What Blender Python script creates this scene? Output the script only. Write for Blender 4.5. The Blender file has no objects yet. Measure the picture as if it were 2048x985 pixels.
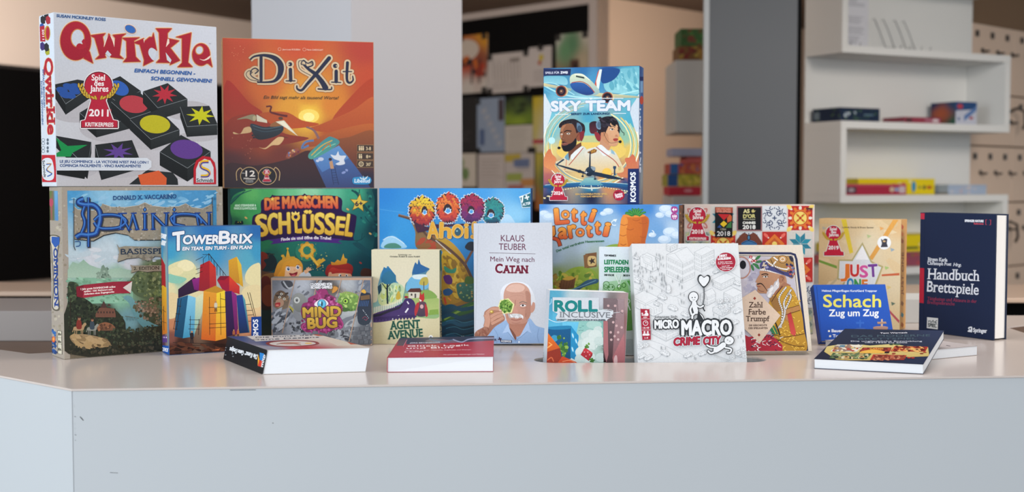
import bpy, bmesh, math, random
import numpy as np
from mathutils import Vector, Matrix, geometry
from math import sin, cos, pi, atan, radians

C = bpy.context.scene.collection
S = bpy.context.scene

# ------------------------------------------------------------------ camera
FPX = 2500.0
TILT = atan(122.5 / FPX)
CAM_Z = 1.30
cam = bpy.data.cameras.new('camera')
cam.sensor_width = 36.0
cam.lens = FPX / 2048 * 36.0
cam.clip_start = 0.05
cam.dof.use_dof = True
cam.dof.focus_distance = 2.18
cam.dof.aperture_fstop = 3.6
cam_o = bpy.data.objects.new('camera', cam)
cam_o.location = (0, 0, CAM_Z)
cam_o.rotation_euler = (pi / 2 - TILT, 0, 0)
C.objects.link(cam_o)
S.camera = cam_o

# ------------------------------------------------------------------ world, lights, exposure
w = bpy.data.worlds.new('daylight_hall')
S.world = w
w.use_nodes = True
bg = w.node_tree.nodes['Background']
bg.inputs['Color'].default_value = (0.86, 0.93, 1.0, 1)
bg.inputs['Strength'].default_value = 0.62

def area(name, loc, aim, sx, sy, power, col):
    l = bpy.data.lights.new(name, 'AREA')
    l.shape = 'RECTANGLE'; l.size = sx; l.size_y = sy; l.energy = power; l.color = col
    o = bpy.data.objects.new(name, l); C.objects.link(o)
    o.location = loc
    o.rotation_euler = (Vector(aim) - Vector(loc)).to_track_quat('-Z', 'Y').to_euler()
    return o
area('window_light_left', (-3.9, -0.6, 2.0), (0, 2.4, 1.2), 3.2, 2.4, 165, (0.86, 0.94, 1.0))
area('window_light_front', (0.6, -3.6, 1.9), (0.7, 3.4, 1.1), 4.4, 2.0, 118, (0.95, 0.97, 1.0))
area('ceiling_light_counter', (0.3, 2.1, 2.75), (0.3, 2.15, 0), 1.6, 1.0, 13, (1.0, 0.86, 0.76))  # unseen light added overhead to brighten the worktop
def lamp(name, loc, power, col, r=0.12):
    l = bpy.data.lights.new(name, 'POINT'); l.energy = power; l.color = col; l.shadow_soft_size = r
    o = bpy.data.objects.new(name, l); C.objects.link(o); o.location = loc
    return o
lamp('pendant_light_far', (1.35, 6.6, 2.05), 46, (1.0, 0.82, 0.68))  # unseen lamp put behind the cabinet to warm the back walls
area('spot_light_right', (2.3, 2.0, 2.7), (1.9, 5.2, 1.5), 1.0, 0.8, 52, (1.0, 0.90, 0.80))  # unseen light added to brighten the shelves and hook panels
area('wall_washer_left', (-2.7, 4.9, 2.25), (-2.3, 7.6, 2.1), 1.4, 0.3, 105, (1.0, 0.84, 0.72))  # unseen light added to brighten the left wall only
lamp('pendant_light_desk', (0.2, 4.6, 2.3), 4, (1.0, 0.86, 0.74))  # weak warm lamp added out of view, mid hall

S.view_settings.view_transform = 'Standard'
S.view_settings.look = 'None'
S.view_settings.gamma = 1.0
S.view_settings.use_curve_mapping = False
S.view_settings.exposure = -0.06

# ------------------------------------------------------------------ materials
def hx(s):
    s = s.lstrip('#')
    if len(s) == 3: s = ''.join(c * 2 for c in s)
    v = [int(s[i:i + 2], 16) / 255 for i in (0, 2, 4)]
    return tuple(c / 12.92 if c <= 0.04045 else ((c + 0.055) / 1.055) ** 2.4 for c in v)
MATS = {}
def mat(name, col, rough=0.5, spec=0.5, noise=0.0, nscale=40, bump=0.0, metal=0.0, coat=0.0, stretch=(1, 1, 1), col2=None):
    if name in MATS: return MATS[name]
    m = bpy.data.materials.new(name); m.use_nodes = True
    nt = m.node_tree; b = nt.nodes['Principled BSDF']
    c = hx(col) if isinstance(col, str) else col
    b.inputs['Base Color'].default_value = (*c, 1)
    b.inputs['Roughness'].default_value = rough
    b.inputs['Metallic'].default_value = metal
    b.inputs['Specular IOR Level'].default_value = spec
    b.inputs['Coat Weight'].default_value = coat
    tc = nt.nodes.new('ShaderNodeTexCoord'); mp = nt.nodes.new('ShaderNodeMapping')
    mp.inputs['Scale'].default_value = stretch
    nt.links.new(tc.outputs['Object'], mp.inputs['Vector'])
    n = nt.nodes.new('ShaderNodeTexNoise'); n.inputs['Scale'].default_value = nscale
    n.inputs['Detail'].default_value = 4
    nt.links.new(mp.outputs['Vector'], n.inputs['Vector'])
    mx = nt.nodes.new('ShaderNodeMix'); mx.data_type = 'RGBA'
    c2 = hx(col2) if col2 else tuple(max(0, v * (1 - noise)) for v in c)
    mx.inputs['A'].default_value = (*c, 1); mx.inputs['B'].default_value = (*c2, 1)
    nt.links.new(n.outputs['Fac'], mx.inputs['Factor'])
    nt.links.new(mx.outputs['Result'], b.inputs['Base Color'])
    if bump:
        bp = nt.nodes.new('ShaderNodeBump'); bp.inputs['Strength'].default_value = bump
        bp.inputs['Distance'].default_value = 0.001
        nt.links.new(n.outputs['Fac'], bp.inputs['Height']); nt.links.new(bp.outputs['Normal'], b.inputs['Normal'])
    MATS[name] = m
    return m
def print_mat(name, rough, spec, bump, bscale):
    m = bpy.data.materials.new(name); m.use_nodes = True
    nt = m.node_tree; b = nt.nodes['Principled BSDF']
    at = nt.nodes.new('ShaderNodeAttribute'); at.attribute_name = 'ink'
    n = nt.nodes.new('ShaderNodeTexNoise'); n.inputs['Scale'].default_value = 300; n.inputs['Detail'].default_value = 3
    tc = nt.nodes.new('ShaderNodeTexCoord'); nt.links.new(tc.outputs['Object'], n.inputs['Vector'])
    hs = nt.nodes.new('ShaderNodeHueSaturation')
    mr = nt.nodes.new('ShaderNodeMapRange'); mr.inputs['To Min'].default_value = 0.90; mr.inputs['To Max'].default_value = 1.10
    nt.links.new(n.outputs['Fac'], mr.inputs['Value']); nt.links.new(mr.outputs['Result'], hs.inputs['Value'])
    nt.links.new(at.outputs['Color'], hs.inputs['Color']); nt.links.new(hs.outputs['Color'], b.inputs['Base Color'])
    b.inputs['Roughness'].default_value = rough; b.inputs['Specular IOR Level'].default_value = spec
    if bump:
        n2 = nt.nodes.new('ShaderNodeTexNoise'); n2.inputs['Scale'].default_value = bscale
        nt.links.new(tc.outputs['Object'], n2.inputs['Vector'])
        bp = nt.nodes.new('ShaderNodeBump'); bp.inputs['Strength'].default_value = bump; bp.inputs['Distance'].default_value = 0.0006
        nt.links.new(n2.outputs['Fac'], bp.inputs['Height']); nt.links.new(bp.outputs['Normal'], b.inputs['Normal'])
    MATS[name] = m
    return m
print_mat('linen_print', 0.45, 0.25, 0.35, 500)
print_mat('matte_print', 0.6, 0.15, 0.0, 100)
print_mat('gloss_print', 0.4, 0.25, 0.0, 100)

# ------------------------------------------------------------------ objects
def meta(o, label=None, cat=None, group=None, kind=None):
    if label: o['label'] = label
    if cat: o['category'] = cat
    if group: o['group'] = group
    if kind: o['kind'] = kind
    return o
def empty(name, loc, label=None, cat=None, group=None, kind=None, rz=0.0):
    o = bpy.data.objects.new(name, None); C.objects.link(o)
    o.empty_display_size = 0.02
    o.location = loc; o.rotation_euler = (0, 0, rz)
    return meta(o, label, cat, group, kind)
def link(name, me, m=None, parent=None):
    o = bpy.data.objects.new(name, me); C.objects.link(o)
    if m is not None and not me.materials: me.materials.append(m)
    if parent: o.parent = parent
    return o
def bm_obj(name, bm, m=None, parent=None, smooth=False):
    me = bpy.data.meshes.new(name); bm.to_mesh(me); bm.free()
    if smooth:
        for p in me.polygons: p.use_smooth = True
    return link(name, me, m, parent)
def add_box(bm, x0, y0, z0, x1, y1, z1):
    v = [bm.verts.new(p) for p in ((x0, y0, z0), (x1, y0, z0), (x1, y1, z0), (x0, y1, z0), (x0, y0, z1), (x1, y0, z1), (x1, y1, z1), (x0, y1, z1))]
    for f in ((3, 2, 1, 0), (4, 5, 6, 7), (0, 1, 5, 4), (1, 2, 6, 5), (2, 3, 7, 6), (3, 0, 4, 7)):
        bm.faces.new([v[i] for i in f])
    return v
def box(name, x0, y0, z0, x1, y1, z1, m, parent=None, bev=0.0, seg=2):
    bm = bmesh.new(); add_box(bm, x0, y0, z0, x1, y1, z1)
    if bev: bmesh.ops.bevel(bm, geom=bm.edges[:], offset=bev, segments=seg, affect='EDGES', profile=0.5)
    return bm_obj(name, bm, m, parent)
def prism(name, pts, z0, z1, m, parent=None, bev=0.0):
    """vertical prism over the ground polygon pts"""
    bm = bmesh.new()
    a = [bm.verts.new((x, y, z0)) for x, y in pts]; b = [bm.verts.new((x, y, z1)) for x, y in pts]
    n = len(pts)
    bm.faces.new(b); bm.faces.new(a[::-1])
    for i in range(n):
        bm.faces.new((a[i], a[(i + 1) % n], b[(i + 1) % n], b[i]))
    bmesh.ops.recalc_face_normals(bm, faces=bm.faces[:])
    if bev:
        bmesh.ops.bevel(bm, geom=[e for e in bm.edges if abs(e.verts[0].co.z - z1) < 1e-6 and abs(e.verts[1].co.z - z1) < 1e-6], offset=bev, segments=2, affect='EDGES')
    return bm_obj(name, bm, m, parent)
def hexa(name, c8, m, parent=None, bev=0.0):
    """c8: bottom FL FR BR BL, top FL FR BR BL"""
    bm = bmesh.new(); v = [bm.verts.new(p) for p in c8]
    for f in ((3, 2, 1, 0), (4, 5, 6, 7), (0, 1, 5, 4), (1, 2, 6, 5), (2, 3, 7, 6), (3, 0, 4, 7)):
        bm.faces.new([v[i] for i in f])
    if bev: bmesh.ops.bevel(bm, geom=bm.edges[:], offset=bev, segments=2, affect='EDGES')
    return bm_obj(name, bm, m, parent)
def tube(name, pts, r, m, parent=None, n=8):
    bm = bmesh.new(); rings = []
    P = [Vector(p) for p in pts]
    for i, p in enumerate(P):
        d = (P[min(i + 1, len(P) - 1)] - P[max(i - 1, 0)]).normalized()
        u = d.orthogonal().normalized(); w_ = d.cross(u)
        if rings:
            u = (last - last.dot(d) * d).normalized(); w_ = d.cross(u)
        last = u
        rings.append([bm.verts.new(p + r * (cos(2 * pi * k / n) * u + sin(2 * pi * k / n) * w_)) for k in range(n)])
    for a, b in zip(rings, rings[1:]):
        for k in range(n): bm.faces.new((a[k], a[(k + 1) % n], b[(k + 1) % n], b[k]))
    bm.faces.new(rings[0][::-1]); bm.faces.new(rings[-1])
    return bm_obj(name, bm, m, parent, True)

# ------------------------------------------------------------------ flat print: inks laid as thin polygons
def homog(src):
    """matrix taking the four source corners (TL TR BR BL) to the unit square"""
    dst = ((0, 0), (1, 0), (1, 1), (0, 1)); A = []; B = []
    for (x, y), (u, v) in zip(src, dst):
        A.append([x, y, 1, 0, 0, 0, -u * x, -u * y]); B.append(u)
        A.append([0, 0, 0, x, y, 1, -v * x, -v * y]); B.append(v)
    h = np.linalg.solve(np.array(A, float), np.array(B, float))
    return np.append(h, 1).reshape(3, 3)
def spline(pts, closed, k=5):
    n = len(pts); out = []
    rng = range(n) if closed else range(n - 1)
    for i in rng:
        if closed: p = [pts[(i + j) % n] for j in (-1, 0, 1, 2)]
        else: p = [pts[max(0, i - 1)], pts[i], pts[i + 1], pts[min(n - 1, i + 2)]]
        for j in range(k):
            t = j / k
            out.append(tuple(0.5 * (2 * p[1][d] + (p[2][d] - p[0][d]) * t + (2 * p[0][d] - 5 * p[1][d] + 4 * p[2][d] - p[3][d]) * t * t
                             + (3 * p[1][d] - p[0][d] - 3 * p[2][d] + p[3][d]) * t ** 3) for d in (0, 1)))
    if not closed: out.append(tuple(pts[-1]))
    return out
def pairs(l):
    if l and isinstance(l[0], (tuple, list)): return [tuple(p) for p in l]
    return list(zip(l[::2], l[1::2]))
TXT = {}
def text_mesh(s, serif=0.0):
    key = (s, serif)
    if key in TXT: return TXT[key]
    c = bpy.data.curves.new('type', 'FONT'); c.body = s; c.resolution_u = 3
    o = bpy.data.objects.new('type', c); me = o.to_mesh()
    v = [(p.co.x, p.co.y) for p in me.vertices]
    f = [tuple(p.vertices) for p in me.polygons]
    if serif:
        cnt = {}
        for p in me.polygons:
            vs = list(p.vertices)
            for a, b in zip(vs, vs[1:] + vs[:1]):
                k = (min(a, b), max(a, b)); cnt[k] = cnt.get(k, 0) + 1
        for (a, b), n in cnt.items():
            if n != 1: continue
            (xa, ya), (xb, yb) = v[a], v[b]
            L = abs(xa - xb)
            if abs(ya - yb) > 0.004 or not 0.035 < L < 0.17: continue
            y = (ya + yb) / 2; x0, x1 = min(xa, xb) - serif, max(xa, xb) + serif; t = 0.035
            if y < 0.02: y0, y1 = y, y + t
            elif y > 0.38: y0, y1 = y - t, y
            else: continue
            if y > 0.38 and s and s[0].islower() and False: continue
            i = len(v); v += [(x0, y0), (x1, y0), (x1, y1), (x0, y1)]; f.append((i, i + 1, i + 2, i + 3))
    o.to_mesh_clear(); bpy.data.objects.remove(o); bpy.data.curves.remove(c)
    xs = [p[0] for p in v]; ys = [p[1] for p in v]
    TXT[key] = (v, f, min(xs), max(xs), max(ys))
    return TXT[key]
INK = 1.05      # reflectance of a printed colour against its look in the picture
STEP = 2.5e-6
def clip_poly(poly):
    for ax, lo in ((0, True), (0, False), (1, True), (1, False)):
        out = []; n = len(poly)
        ins = lambda q: q[ax] >= 0 if lo else q[ax] <= 1
        lim = 0.0 if lo else 1.0
        for i in range(n):
            a, b = poly[i], poly[(i + 1) % n]
            ia, ib = ins(a), ins(b)
            if ia: out.append(a)
            if ia != ib:
                t = (lim - a[ax]) / (b[ax] - a[ax])
                out.append(tuple(a[k] + t * (b[k] - a[k]) for k in range(len(a))))
        poly = out
        if len(poly) < 3: return []
    return poly
class Art:
    def __init__(s, corners, pos, nrm, lift=4e-5):
        s.H = homog(corners); s.pos = pos; s.n = Vector(nrm); s.z = lift
        s.V = []; s.F = []; s.K = []; s.x0 = 0; s.y0 = 0; s.s = 1.0; s.g = 1.0
    def fr(s, x0, y0, sc): s.x0, s.y0, s.s = x0, y0, sc; return s
    def uv(s, x, y):
        q = s.H @ np.array((s.x0 + x / s.s, s.y0 + y / s.s, 1.0)); return q[0] / q[2], q[1] / q[2]
    def col(s, c):
        c = hx(c) if isinstance(c, str) else c
        return tuple(min(0.93, k * INK * s.g) for k in c)
    def face(s, pts, cols):
        """pts in uv, cols per vertex"""
        if any(p[0] < 0 or p[0] > 1 or p[1] < 0 or p[1] > 1 for p in pts):
            q = clip_poly([(*p, *c) for p, c in zip(pts, cols)])
            if not q: return
            pts = [p[:2] for p in q]; cols = [p[2:] for p in q]
        i = len(s.V)
        for p in pts: s.V.append(s.pos(p[0], p[1]) + s.n * s.z)
        s.K += [tuple(c) for c in cols]
        s.F.append(tuple(range(i, i + len(pts))))
    def up(s): s.z += STEP
    def cover(s, c):
        s.up(); s.face([(0, 0), (1, 0), (1, 1), (0, 1)], [s.col(c)] * 4); return s
    def p(s, pts, c, c2=None, keep=False, horiz=False):
        pts = pairs(pts)
        s.up()
        c = s.col(c); c2 = s.col(c2) if c2 else c
        ax = 0 if horiz else 1
        lo = min(q[ax] for q in pts); hi = max(q[ax] for q in pts); hi = hi if hi > lo else lo + 1
        cs = [tuple(a + (b - a) * (q[ax] - lo) / (hi - lo) for a, b in zip(c, c2)) for q in pts]
        uv = [s.uv(*q) for q in pts]
        if len(pts) == 3: s.face(uv, cs); return s
        for t in geometry.tessellate_polygon([[Vector((x, y, 0)) for x, y in pts]]):
            s.face([uv[i] for i in t], [cs[i] for i in t])
        return s
    def sm(s, pts, c, c2=None, keep=False, horiz=False, k=5): return s.p(spline(pairs(pts), True, k), c, c2, keep, horiz)
    def e(s, cx, cy, rx, ry, c, c2=None, rot=0.0, n=28, keep=False):
        a = radians(rot)
        return s.p([(cx + rx * cos(t) * cos(a) - ry * sin(t) * sin(a), cy + rx * cos(t) * sin(a) + ry * sin(t) * cos(a)) for t in (2 * pi * i / n for i in range(n))], c, c2, keep)
    def ring(s, cx, cy, rx, ry, w_, c, rot=0.0, n=32):
        a = radians(rot)
        return s.l([(cx + rx * cos(t) * cos(a) - ry * sin(t) * sin(a), cy + rx * cos(t) * sin(a) + ry * sin(t) * cos(a)) for t in (2 * pi * i / n for i in range(n + 1))], w_, c)
    def l(s, pts, w_, c, curve=False, w2=None, keep=False, caps=True):
        pts = pairs(pts)
        if curve: pts = spline(pts, False, 6)
        s.up()
        n = len(pts); w2 = w_ if w2 is None else w2
        cc = s.col(c)
        L = []; R = []
        for i, (x, y) in enumerate(pts):
            a = pts[max(0, i - 1)]; b = pts[min(n - 1, i + 1)]
            dx, dy = b[0] - a[0], b[1] - a[1]; d = math.hypot(dx, dy) or 1
            k = 1.0
            if 0 < i < n - 1:
                d1 = (x - a[0], y - a[1]); d2 = (b[0] - x, b[1] - y)
                m1 = math.hypot(*d1) or 1; m2 = math.hypot(*d2) or 1
                cs_ = (d1[0] * d2[0] + d1[1] * d2[1]) / (m1 * m2)
                k = min(2.0, 1 / max(0.3, math.sqrt(max(0, (1 + cs_) / 2))))
            h = (w_[i] if isinstance(w_, list) else w_ + (w2 - w_) * i / max(1, n - 1)) / 2 * k
            L.append((x - dy / d * h, y + dx / d * h)); R.append((x + dy / d * h, y - dx / d * h))
        for i in range(n - 1):
            s.face([s.uv(*q) for q in (L[i], L[i + 1], R[i + 1], R[i])], [cc] * 4)
        return s
    def t(s, txt, x0, y0, x1, y1, h, c, b=0.0, out=None, serif=0.0, sh=0.0, arc=0.0, c2=None):
        """type on the baseline (x0,y0)-(x1,y1); h is its height; b thickens it; out=(width, ink)"""
        v, f, mx0, mx1, top = text_mesh(txt, serif); b *= 0.72
        dx, dy = x1 - x0, y1 - y0; L = math.hypot(dx, dy)
        ux, uy = dx / L, dy / L; nx, ny = uy, -ux
        P = []
        for (x, y) in v:
            q = (x - mx0) / (mx1 - mx0); r = y / top
            r2 = r * h + arc * 4 * q * (1 - q)
            P.append((x0 + dx * q + nx * r2 + ux * sh * r * h, y0 + dy * q + ny * r2 + uy * sh * r * h, r))
        s_k = 1 / s.s
        def lay(rad, cc, cc2=None):
            n = 1 if rad <= 0 else (8 if rad * s_k > 0.9 else 5)
            for k in range(n):
                s.up()
                ox = rad * cos(2 * pi * k / n) if rad > 0 else 0; oy = rad * sin(2 * pi * k / n) if rad > 0 else 0
                uv = [s.uv(p[0] + ox, p[1] + oy) for p in P]
                if cc2: cols = [tuple(a * min(1, max(0, p[2])) + bb * (1 - min(1, max(0, p[2]))) for a, bb in zip(cc, cc2)) for p in P]
                else: cols = None
                for g in f: s.face([uv[i] for i in g], [cols[i] for i in g] if cols else [cc] * len(g))
        if out:
            o_ = out if isinstance(out, list) else [out]
            for wd, oc in o_: lay(b + wd, s.col(oc))
        lay(b, s.col(c), s.col(c2) if c2 else None)
        if b > 0 or True:
            if b > 0:
                s.up()
                uv = [s.uv(p[0], p[1]) for p in P]
                cc = s.col(c); d2 = s.col(c2) if c2 else cc
                for g in f: s.face([uv[i] for i in g], [tuple(a * min(1, max(0, P[i][2])) + bb * (1 - min(1, max(0, P[i][2]))) for a, bb in zip(cc, d2)) for i in g])
        return s
    def f(s, samples, nx=40, ny=40, box=None, pw=3.0, jit=0.0, seed=1):
        """smooth ground tint mixed from colour samples (x, y, ink)"""
        s.up()
        X0, Y0, X1, Y1 = (0, 0, 1, 1)
        pts = [(s.uv(x, y), s.col(c)) for x, y, c in samples]
        if box:
            a = s.uv(box[0], box[1]); b = s.uv(box[2], box[3]); X0, Y0, X1, Y1 = max(0, a[0]), max(0, a[1]), min(1, b[0]), min(1, b[1])
        U = np.linspace(X0, X1, nx + 1); Vv = np.linspace(Y0, Y1, ny + 1)
        gu, gv = np.meshgrid(U, Vv)
        W = np.zeros(gu.shape); K = np.zeros(gu.shape + (3,))
        for (u, v), c in pts:
            d = ((gu - u) ** 2 + (gv - v) ** 2 + 1e-5) ** (-pw / 2)
            W += d; K += d[..., None] * np.array(c)
        K /= W[..., None]
        if jit:
            r = np.random.RandomState(seed); K *= 1 + jit * (r.rand(*gu.shape)[..., None] * 2 - 1)
        i0 = len(s.V)
        for j in range(ny + 1):
            for i in range(nx + 1):
                s.V.append(s.pos(gu[j, i], gv[j, i]) + s.n * s.z); s.K.append(tuple(np.clip(K[j, i], 0, 0.95)))
        for j in range(ny):
            for i in range(nx):
                a = i0 + j * (nx + 1) + i; s.F.append((a, a + 1, a + nx + 2, a + nx + 1))
        return s
    def sc(s, region, n, r, cols, seed=1, asp=1.0, ang=None, star=False, layers=6):
        """scatter n small daubs of ink inside a polygon"""
        rnd = random.Random(seed); P = pairs(region)
        xs = [p[0] for p in P]; ys = [p[1] for p in P]
        def inside(x, y):
            c = False
            for (ax, ay), (bx, by) in zip(P, P[1:] + P[:1]):
                if (ay > y) != (by > y) and x < (bx - ax) * (y - ay) / (by - ay) + ax: c = not c
            return c
        k = 0; z0 = s.z; m = 0
        while k < n and m < n * 30:
            m += 1
            x, y = rnd.uniform(min(xs), max(xs)), rnd.uniform(min(ys), max(ys))
            if not inside(x, y): continue
            k += 1; s.z = z0 + STEP * (1 + k % 30)
            rr = r * rnd.uniform(0.5, 1.4); a = radians(ang + rnd.uniform(-25, 25)) if ang is not None else rnd.uniform(0, pi)
            q = []
            for i in range(7):
                th = 2 * pi * i / 7; g = rr * rnd.uniform(0.7, 1.2)
                dx, dy = g * cos(th) * asp, g * sin(th)
                q.append((x + dx * cos(a) - dy * sin(a), y + dx * sin(a) + dy * cos(a)))
            cc = s.col(rnd.choice(cols))
            s.face([s.uv(*g) for g in q], [cc] * 7)
        s.z = z0 + STEP * 32
        return s
    def build(s, name, parent, m='matte_print', label=None):
        me = bpy.data.meshes.new(name)
        me.from_pydata([tuple(v) for v in s.V], [], s.F)
        ca = me.color_attributes.new('ink', 'FLOAT_COLOR', 'POINT')
        buf = np.ones((len(s.V), 4), np.float32); buf[:, :3] = np.array(s.K, np.float32)[:, :3]
        ca.data.foreach_set('color', buf.ravel())
        # every ink faces outwards
        nrm = np.array(s.n)
        flip = []
        for p in me.polygons:
            if p.normal.dot(s.n) < 0: flip.append(p.index)
        if flip:
            bm = bmesh.new(); bm.from_mesh(me); bm.faces.ensure_lookup_table()
            bmesh.ops.reverse_faces(bm, faces=[bm.faces[i] for i in flip]); bm.to_mesh(me); bm.free()
        o = link(name, me, MATS[m], parent)
        if label: o['label'] = label
        return o

def quad(tl, tr, br, bl):
    tl, tr, br, bl = map(Vector, (tl, tr, br, bl))
    def f(u, v): return tl * (1 - u) * (1 - v) + tr * u * (1 - v) + br * u * v + bl * (1 - u) * v
    n = (bl - tl).cross(tr - tl).normalized()
    return f, n
E_ = 0.0007
def front(w_, t, h, e=E_):
    return quad((e, 0, h - e), (w_ - e, 0, h - e), (w_ - e, 0, e), (e, 0, e))
def left(w_, t, h, e=E_):
    return quad((0, t - e, h - e), (0, e, h - e), (0, e, e), (0, t - e, e))
def right(w_, t, h, e=E_):
    return quad((w_, e, h - e), (w_, t - e, h - e), (w_, t - e, e), (w_, e, e))
def art(corners, face, fr=None):
    pos, n = face
    a = Art(corners, pos, n)
    if fr: a.fr(*fr)
    return a

def stand(name, loc, yaw, lean, tilt, t, label, cat, group=None):
    """an Empty at the lower front left corner of a standing box or book; it leans back on its rear edge"""
    o = empty(name, loc, label, cat, group)
    R = Matrix.Rotation(radians(yaw), 4, 'Z') @ Matrix.Rotation(radians(-lean), 4, 'X') @ Matrix.Rotation(radians(tilt), 4, 'Y')
    o.rotation_euler = R.to_euler()
    o.location.z += t * sin(radians(lean))
    return o
def game_box(loc, yaw, lean, tilt, w_, t, h, col, label, group='board games shown on the counter', tray='#e8e6e0', name='board_game_box'):
    o = stand(name, loc, yaw, lean, tilt, t, label, 'board game', group)
    box('lid', 0, 0, 0, w_, t * 0.93, h, mat('card_' + col.strip('#'), col, 0.5, 0.4, 0.05, 200), o, 0.0007)
    box('tray', 0.0015, t * 0.93 - 0.0002, 0.0015, w_ - 0.0015, t, h - 0.0015, mat('card_' + tray.strip('#'), tray, 0.6, 0.3, 0.05, 200), o, 0.0005)
    return o
paper_m = mat('book_pages', '#f4f2ee', 0.8, 0.2, 0.10, 30, 0.25, stretch=(1, 60, 1))
def hardcover(loc, yaw, lean, tilt, w_, t, h, col, label, group='books on display', spine='left'):
    """spine along the left edge (x=0)"""
    o = stand('book', loc, yaw, lean, tilt, t, label, 'book', group)
    m = mat('cloth_' + col.strip('#'), col, 0.45, 0.4, 0.05, 200)
    b = 0.0025
    box('front_cover', 0.0, 0, 0, w_, b, h, m, o, 0.0006)
    box('back_cover', 0.0, t - b, 0, w_, t, h, m, o, 0.0006)
    box('spine', 0, b * 0.98, 0, b, t - b * 0.98, h, m, o, 0)
    box('page_block', b * 0.99, b * 0.98, 0.003, w_ - 0.003, t - b * 0.98, h - 0.003, paper_m, o, 0)
    return o
def paperback(loc, yaw, lean, tilt, w_, t, h, col, label, group='books on display'):
    o = stand('book', loc, yaw, lean, tilt, t, label, 'book', group)
    m = mat('cloth_' + col.strip('#'), col, 0.4, 0.4, 0.05, 200)
    b = 0.0005
    box('front_cover', 0, 0, 0, w_, b, h, m, o)
    box('back_cover', 0, t - b, 0, w_, t, h, m, o)
    box('spine', 0, b, 0, b, t - b, h, m, o)
    box('page_block', b, b, 0.0004, w_ - 0.0006, t - b, h - 0.0004, paper_m, o)
    return o
# ------------------------------------------------------------------ room shell
def at(px, py, Y):
    """point of the place seen at photograph pixel (px, py) at depth Y"""
    dx = (px - 1024) / FPX; dy = -(py - 492.5) / FPX
    y = cos(TILT) + dy * sin(TILT); z = -sin(TILT) + dy * cos(TILT)
    return Vector((dx * Y / y, Y, CAM_Z + z * Y / y))
CEIL = 2.46
wall_m = mat('wall_paint', '#ccc1b8', 0.85, 0.2, 0.04, 3)
dark_m = mat('black_panel', '#040405', 0.7, 0.08)
white_m = mat('white_laminate', '#d9dad8', 0.4, 0.4, 0.03, 6)
floor = meta(box('floor', -9, -6, -0.1, 9, 14, 0.0, mat('floor_covering', '#8f857c', 0.6, 0.3, 0.15, 8)), kind='structure')
ceiling = meta(box('ceiling', -9, 3.3, CEIL, 9, 14, CEIL + 0.1, mat('ceiling_paint', '#74655a', 0.9, 0.1, 0.05, 4)), kind='structure')
def wall(name, a, b, z0, z1, m, thick=0.1, parent=None):
    """upright slab between ground points a and b, thickness away from the camera"""
    a = Vector((*a, 0)); b = Vector((*b, 0)); d = (b - a).normalized(); n = Vector((-d.y, d.x, 0))
    if n.y < 0: n = -n
    p = [a, b, b + n * thick, a + n * thick]
    return prism(name, [(q.x, q.y) for q in p], z0, z1, m, parent)
# left wall runs back to the right; a black opening fills its lower two metres
meta(wall('wall_left', (-6.0, 2.39), (0.5, 12.71), 0, CEIL, wall_m), kind='structure')
wp = empty('wall_screen', (-4.4, 4.9, 0.74), 'large black wall screen behind the boxes at the left edge', 'screen')
scr = wall('screen_panel', (-0.0, -0.06), (3.45, 5.418), 0.0, 1.23, dark_m, 0.05, wp)
scr2 = wall('screen_frame', (-0.02, -0.09), (3.47, 5.45), 1.2302, 1.25, mat('dark_frame', '#1b191a', 0.5), 0.05, wp)
# seams of the wall cladding above the screen
for px in (40, 478):
    pass
# rear walls meeting in a convex corner
K = (0.529, 7.73)
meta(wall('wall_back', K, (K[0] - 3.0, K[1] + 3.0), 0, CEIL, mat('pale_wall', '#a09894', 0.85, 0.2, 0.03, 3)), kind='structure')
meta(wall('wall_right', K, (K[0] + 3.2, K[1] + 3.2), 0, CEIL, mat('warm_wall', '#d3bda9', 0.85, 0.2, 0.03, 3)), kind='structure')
# free-standing white column
cx, cy = -0.434, 3.40
col_p = [(cx, cy), (cx + 0.287, cy + 0.29), (cx - 0.05, cy + 0.62), (cx - 0.337, cy + 0.33)]
meta(prism('column', col_p, 0, CEIL, mat('column_paint', '#bfbec2', 0.75, 0.25, 0.02, 3)), kind='structure')

# ------------------------------------------------------------------ pinboard with notices
bd = Vector((-1, 1, 0)).normalized(); bn = Vector((-1, -1, 0)).normalized()
# u runs along the board from the corner towards the left, z up
def board_pt(px, py, off=0.0):
    o = Vector((K[0], K[1], 0)) + bn * off
    r = at(px, py, 1.0) - Vector((0, 0, CAM_Z)); r.z = at(px, py, 1.0).z - CAM_Z
    # ray (r.x t, t, ...) hits the board plane: (p - o).bn = 0
    t = o.dot(bn) / (r.x * bn.x + r.y * bn.y)
    return Vector((r.x * t, r.y * t, CAM_Z + r.z * t))
def board_quad(name, px0, py0, px1, py1, off, th, m, parent):
    """upright rectangle on the pinboard; heights are taken at its left edge"""
    tl = board_pt(px0, py0, off); bl = board_pt(px0, py1, off); tr = board_pt(px1, py0, off)
    z1, z0 = tl.z, bl.z
    a = Vector((tl.x, tl.y, 0)); b = Vector((tr.x, tr.y, 0))
    p = [a, b, b - bn * th, a - bn * th]
    o = prism(name, [(q.x, q.y) for q in p], z0, z1, m, parent)
    return o, (Vector((a.x, a.y, z1)), Vector((b.x, b.y, z1)), Vector((b.x, b.y, z0)), Vector((a.x, a.y, z0)))
pb = empty('pinboard', (K[0], K[1], 0), 'black pinboard wall behind the white column, covered with pinned notices', 'pinboard')
def bq(name, u0, u1, z0, z1, off, th, m, parent):
    o = Vector((0, 0, 0)) + bn * off
    a = o + bd * u0; b = o + bd * u1
    p = [a, b, b - bn * th, a - bn * th]
    return prism(name, [(q.x, q.y) for q in p], z0, z1, m, parent)
bq('board_face', 0.06, 2.6, 0.4, 2.415, 0.012, 0.011, dark_m, pb)
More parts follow.
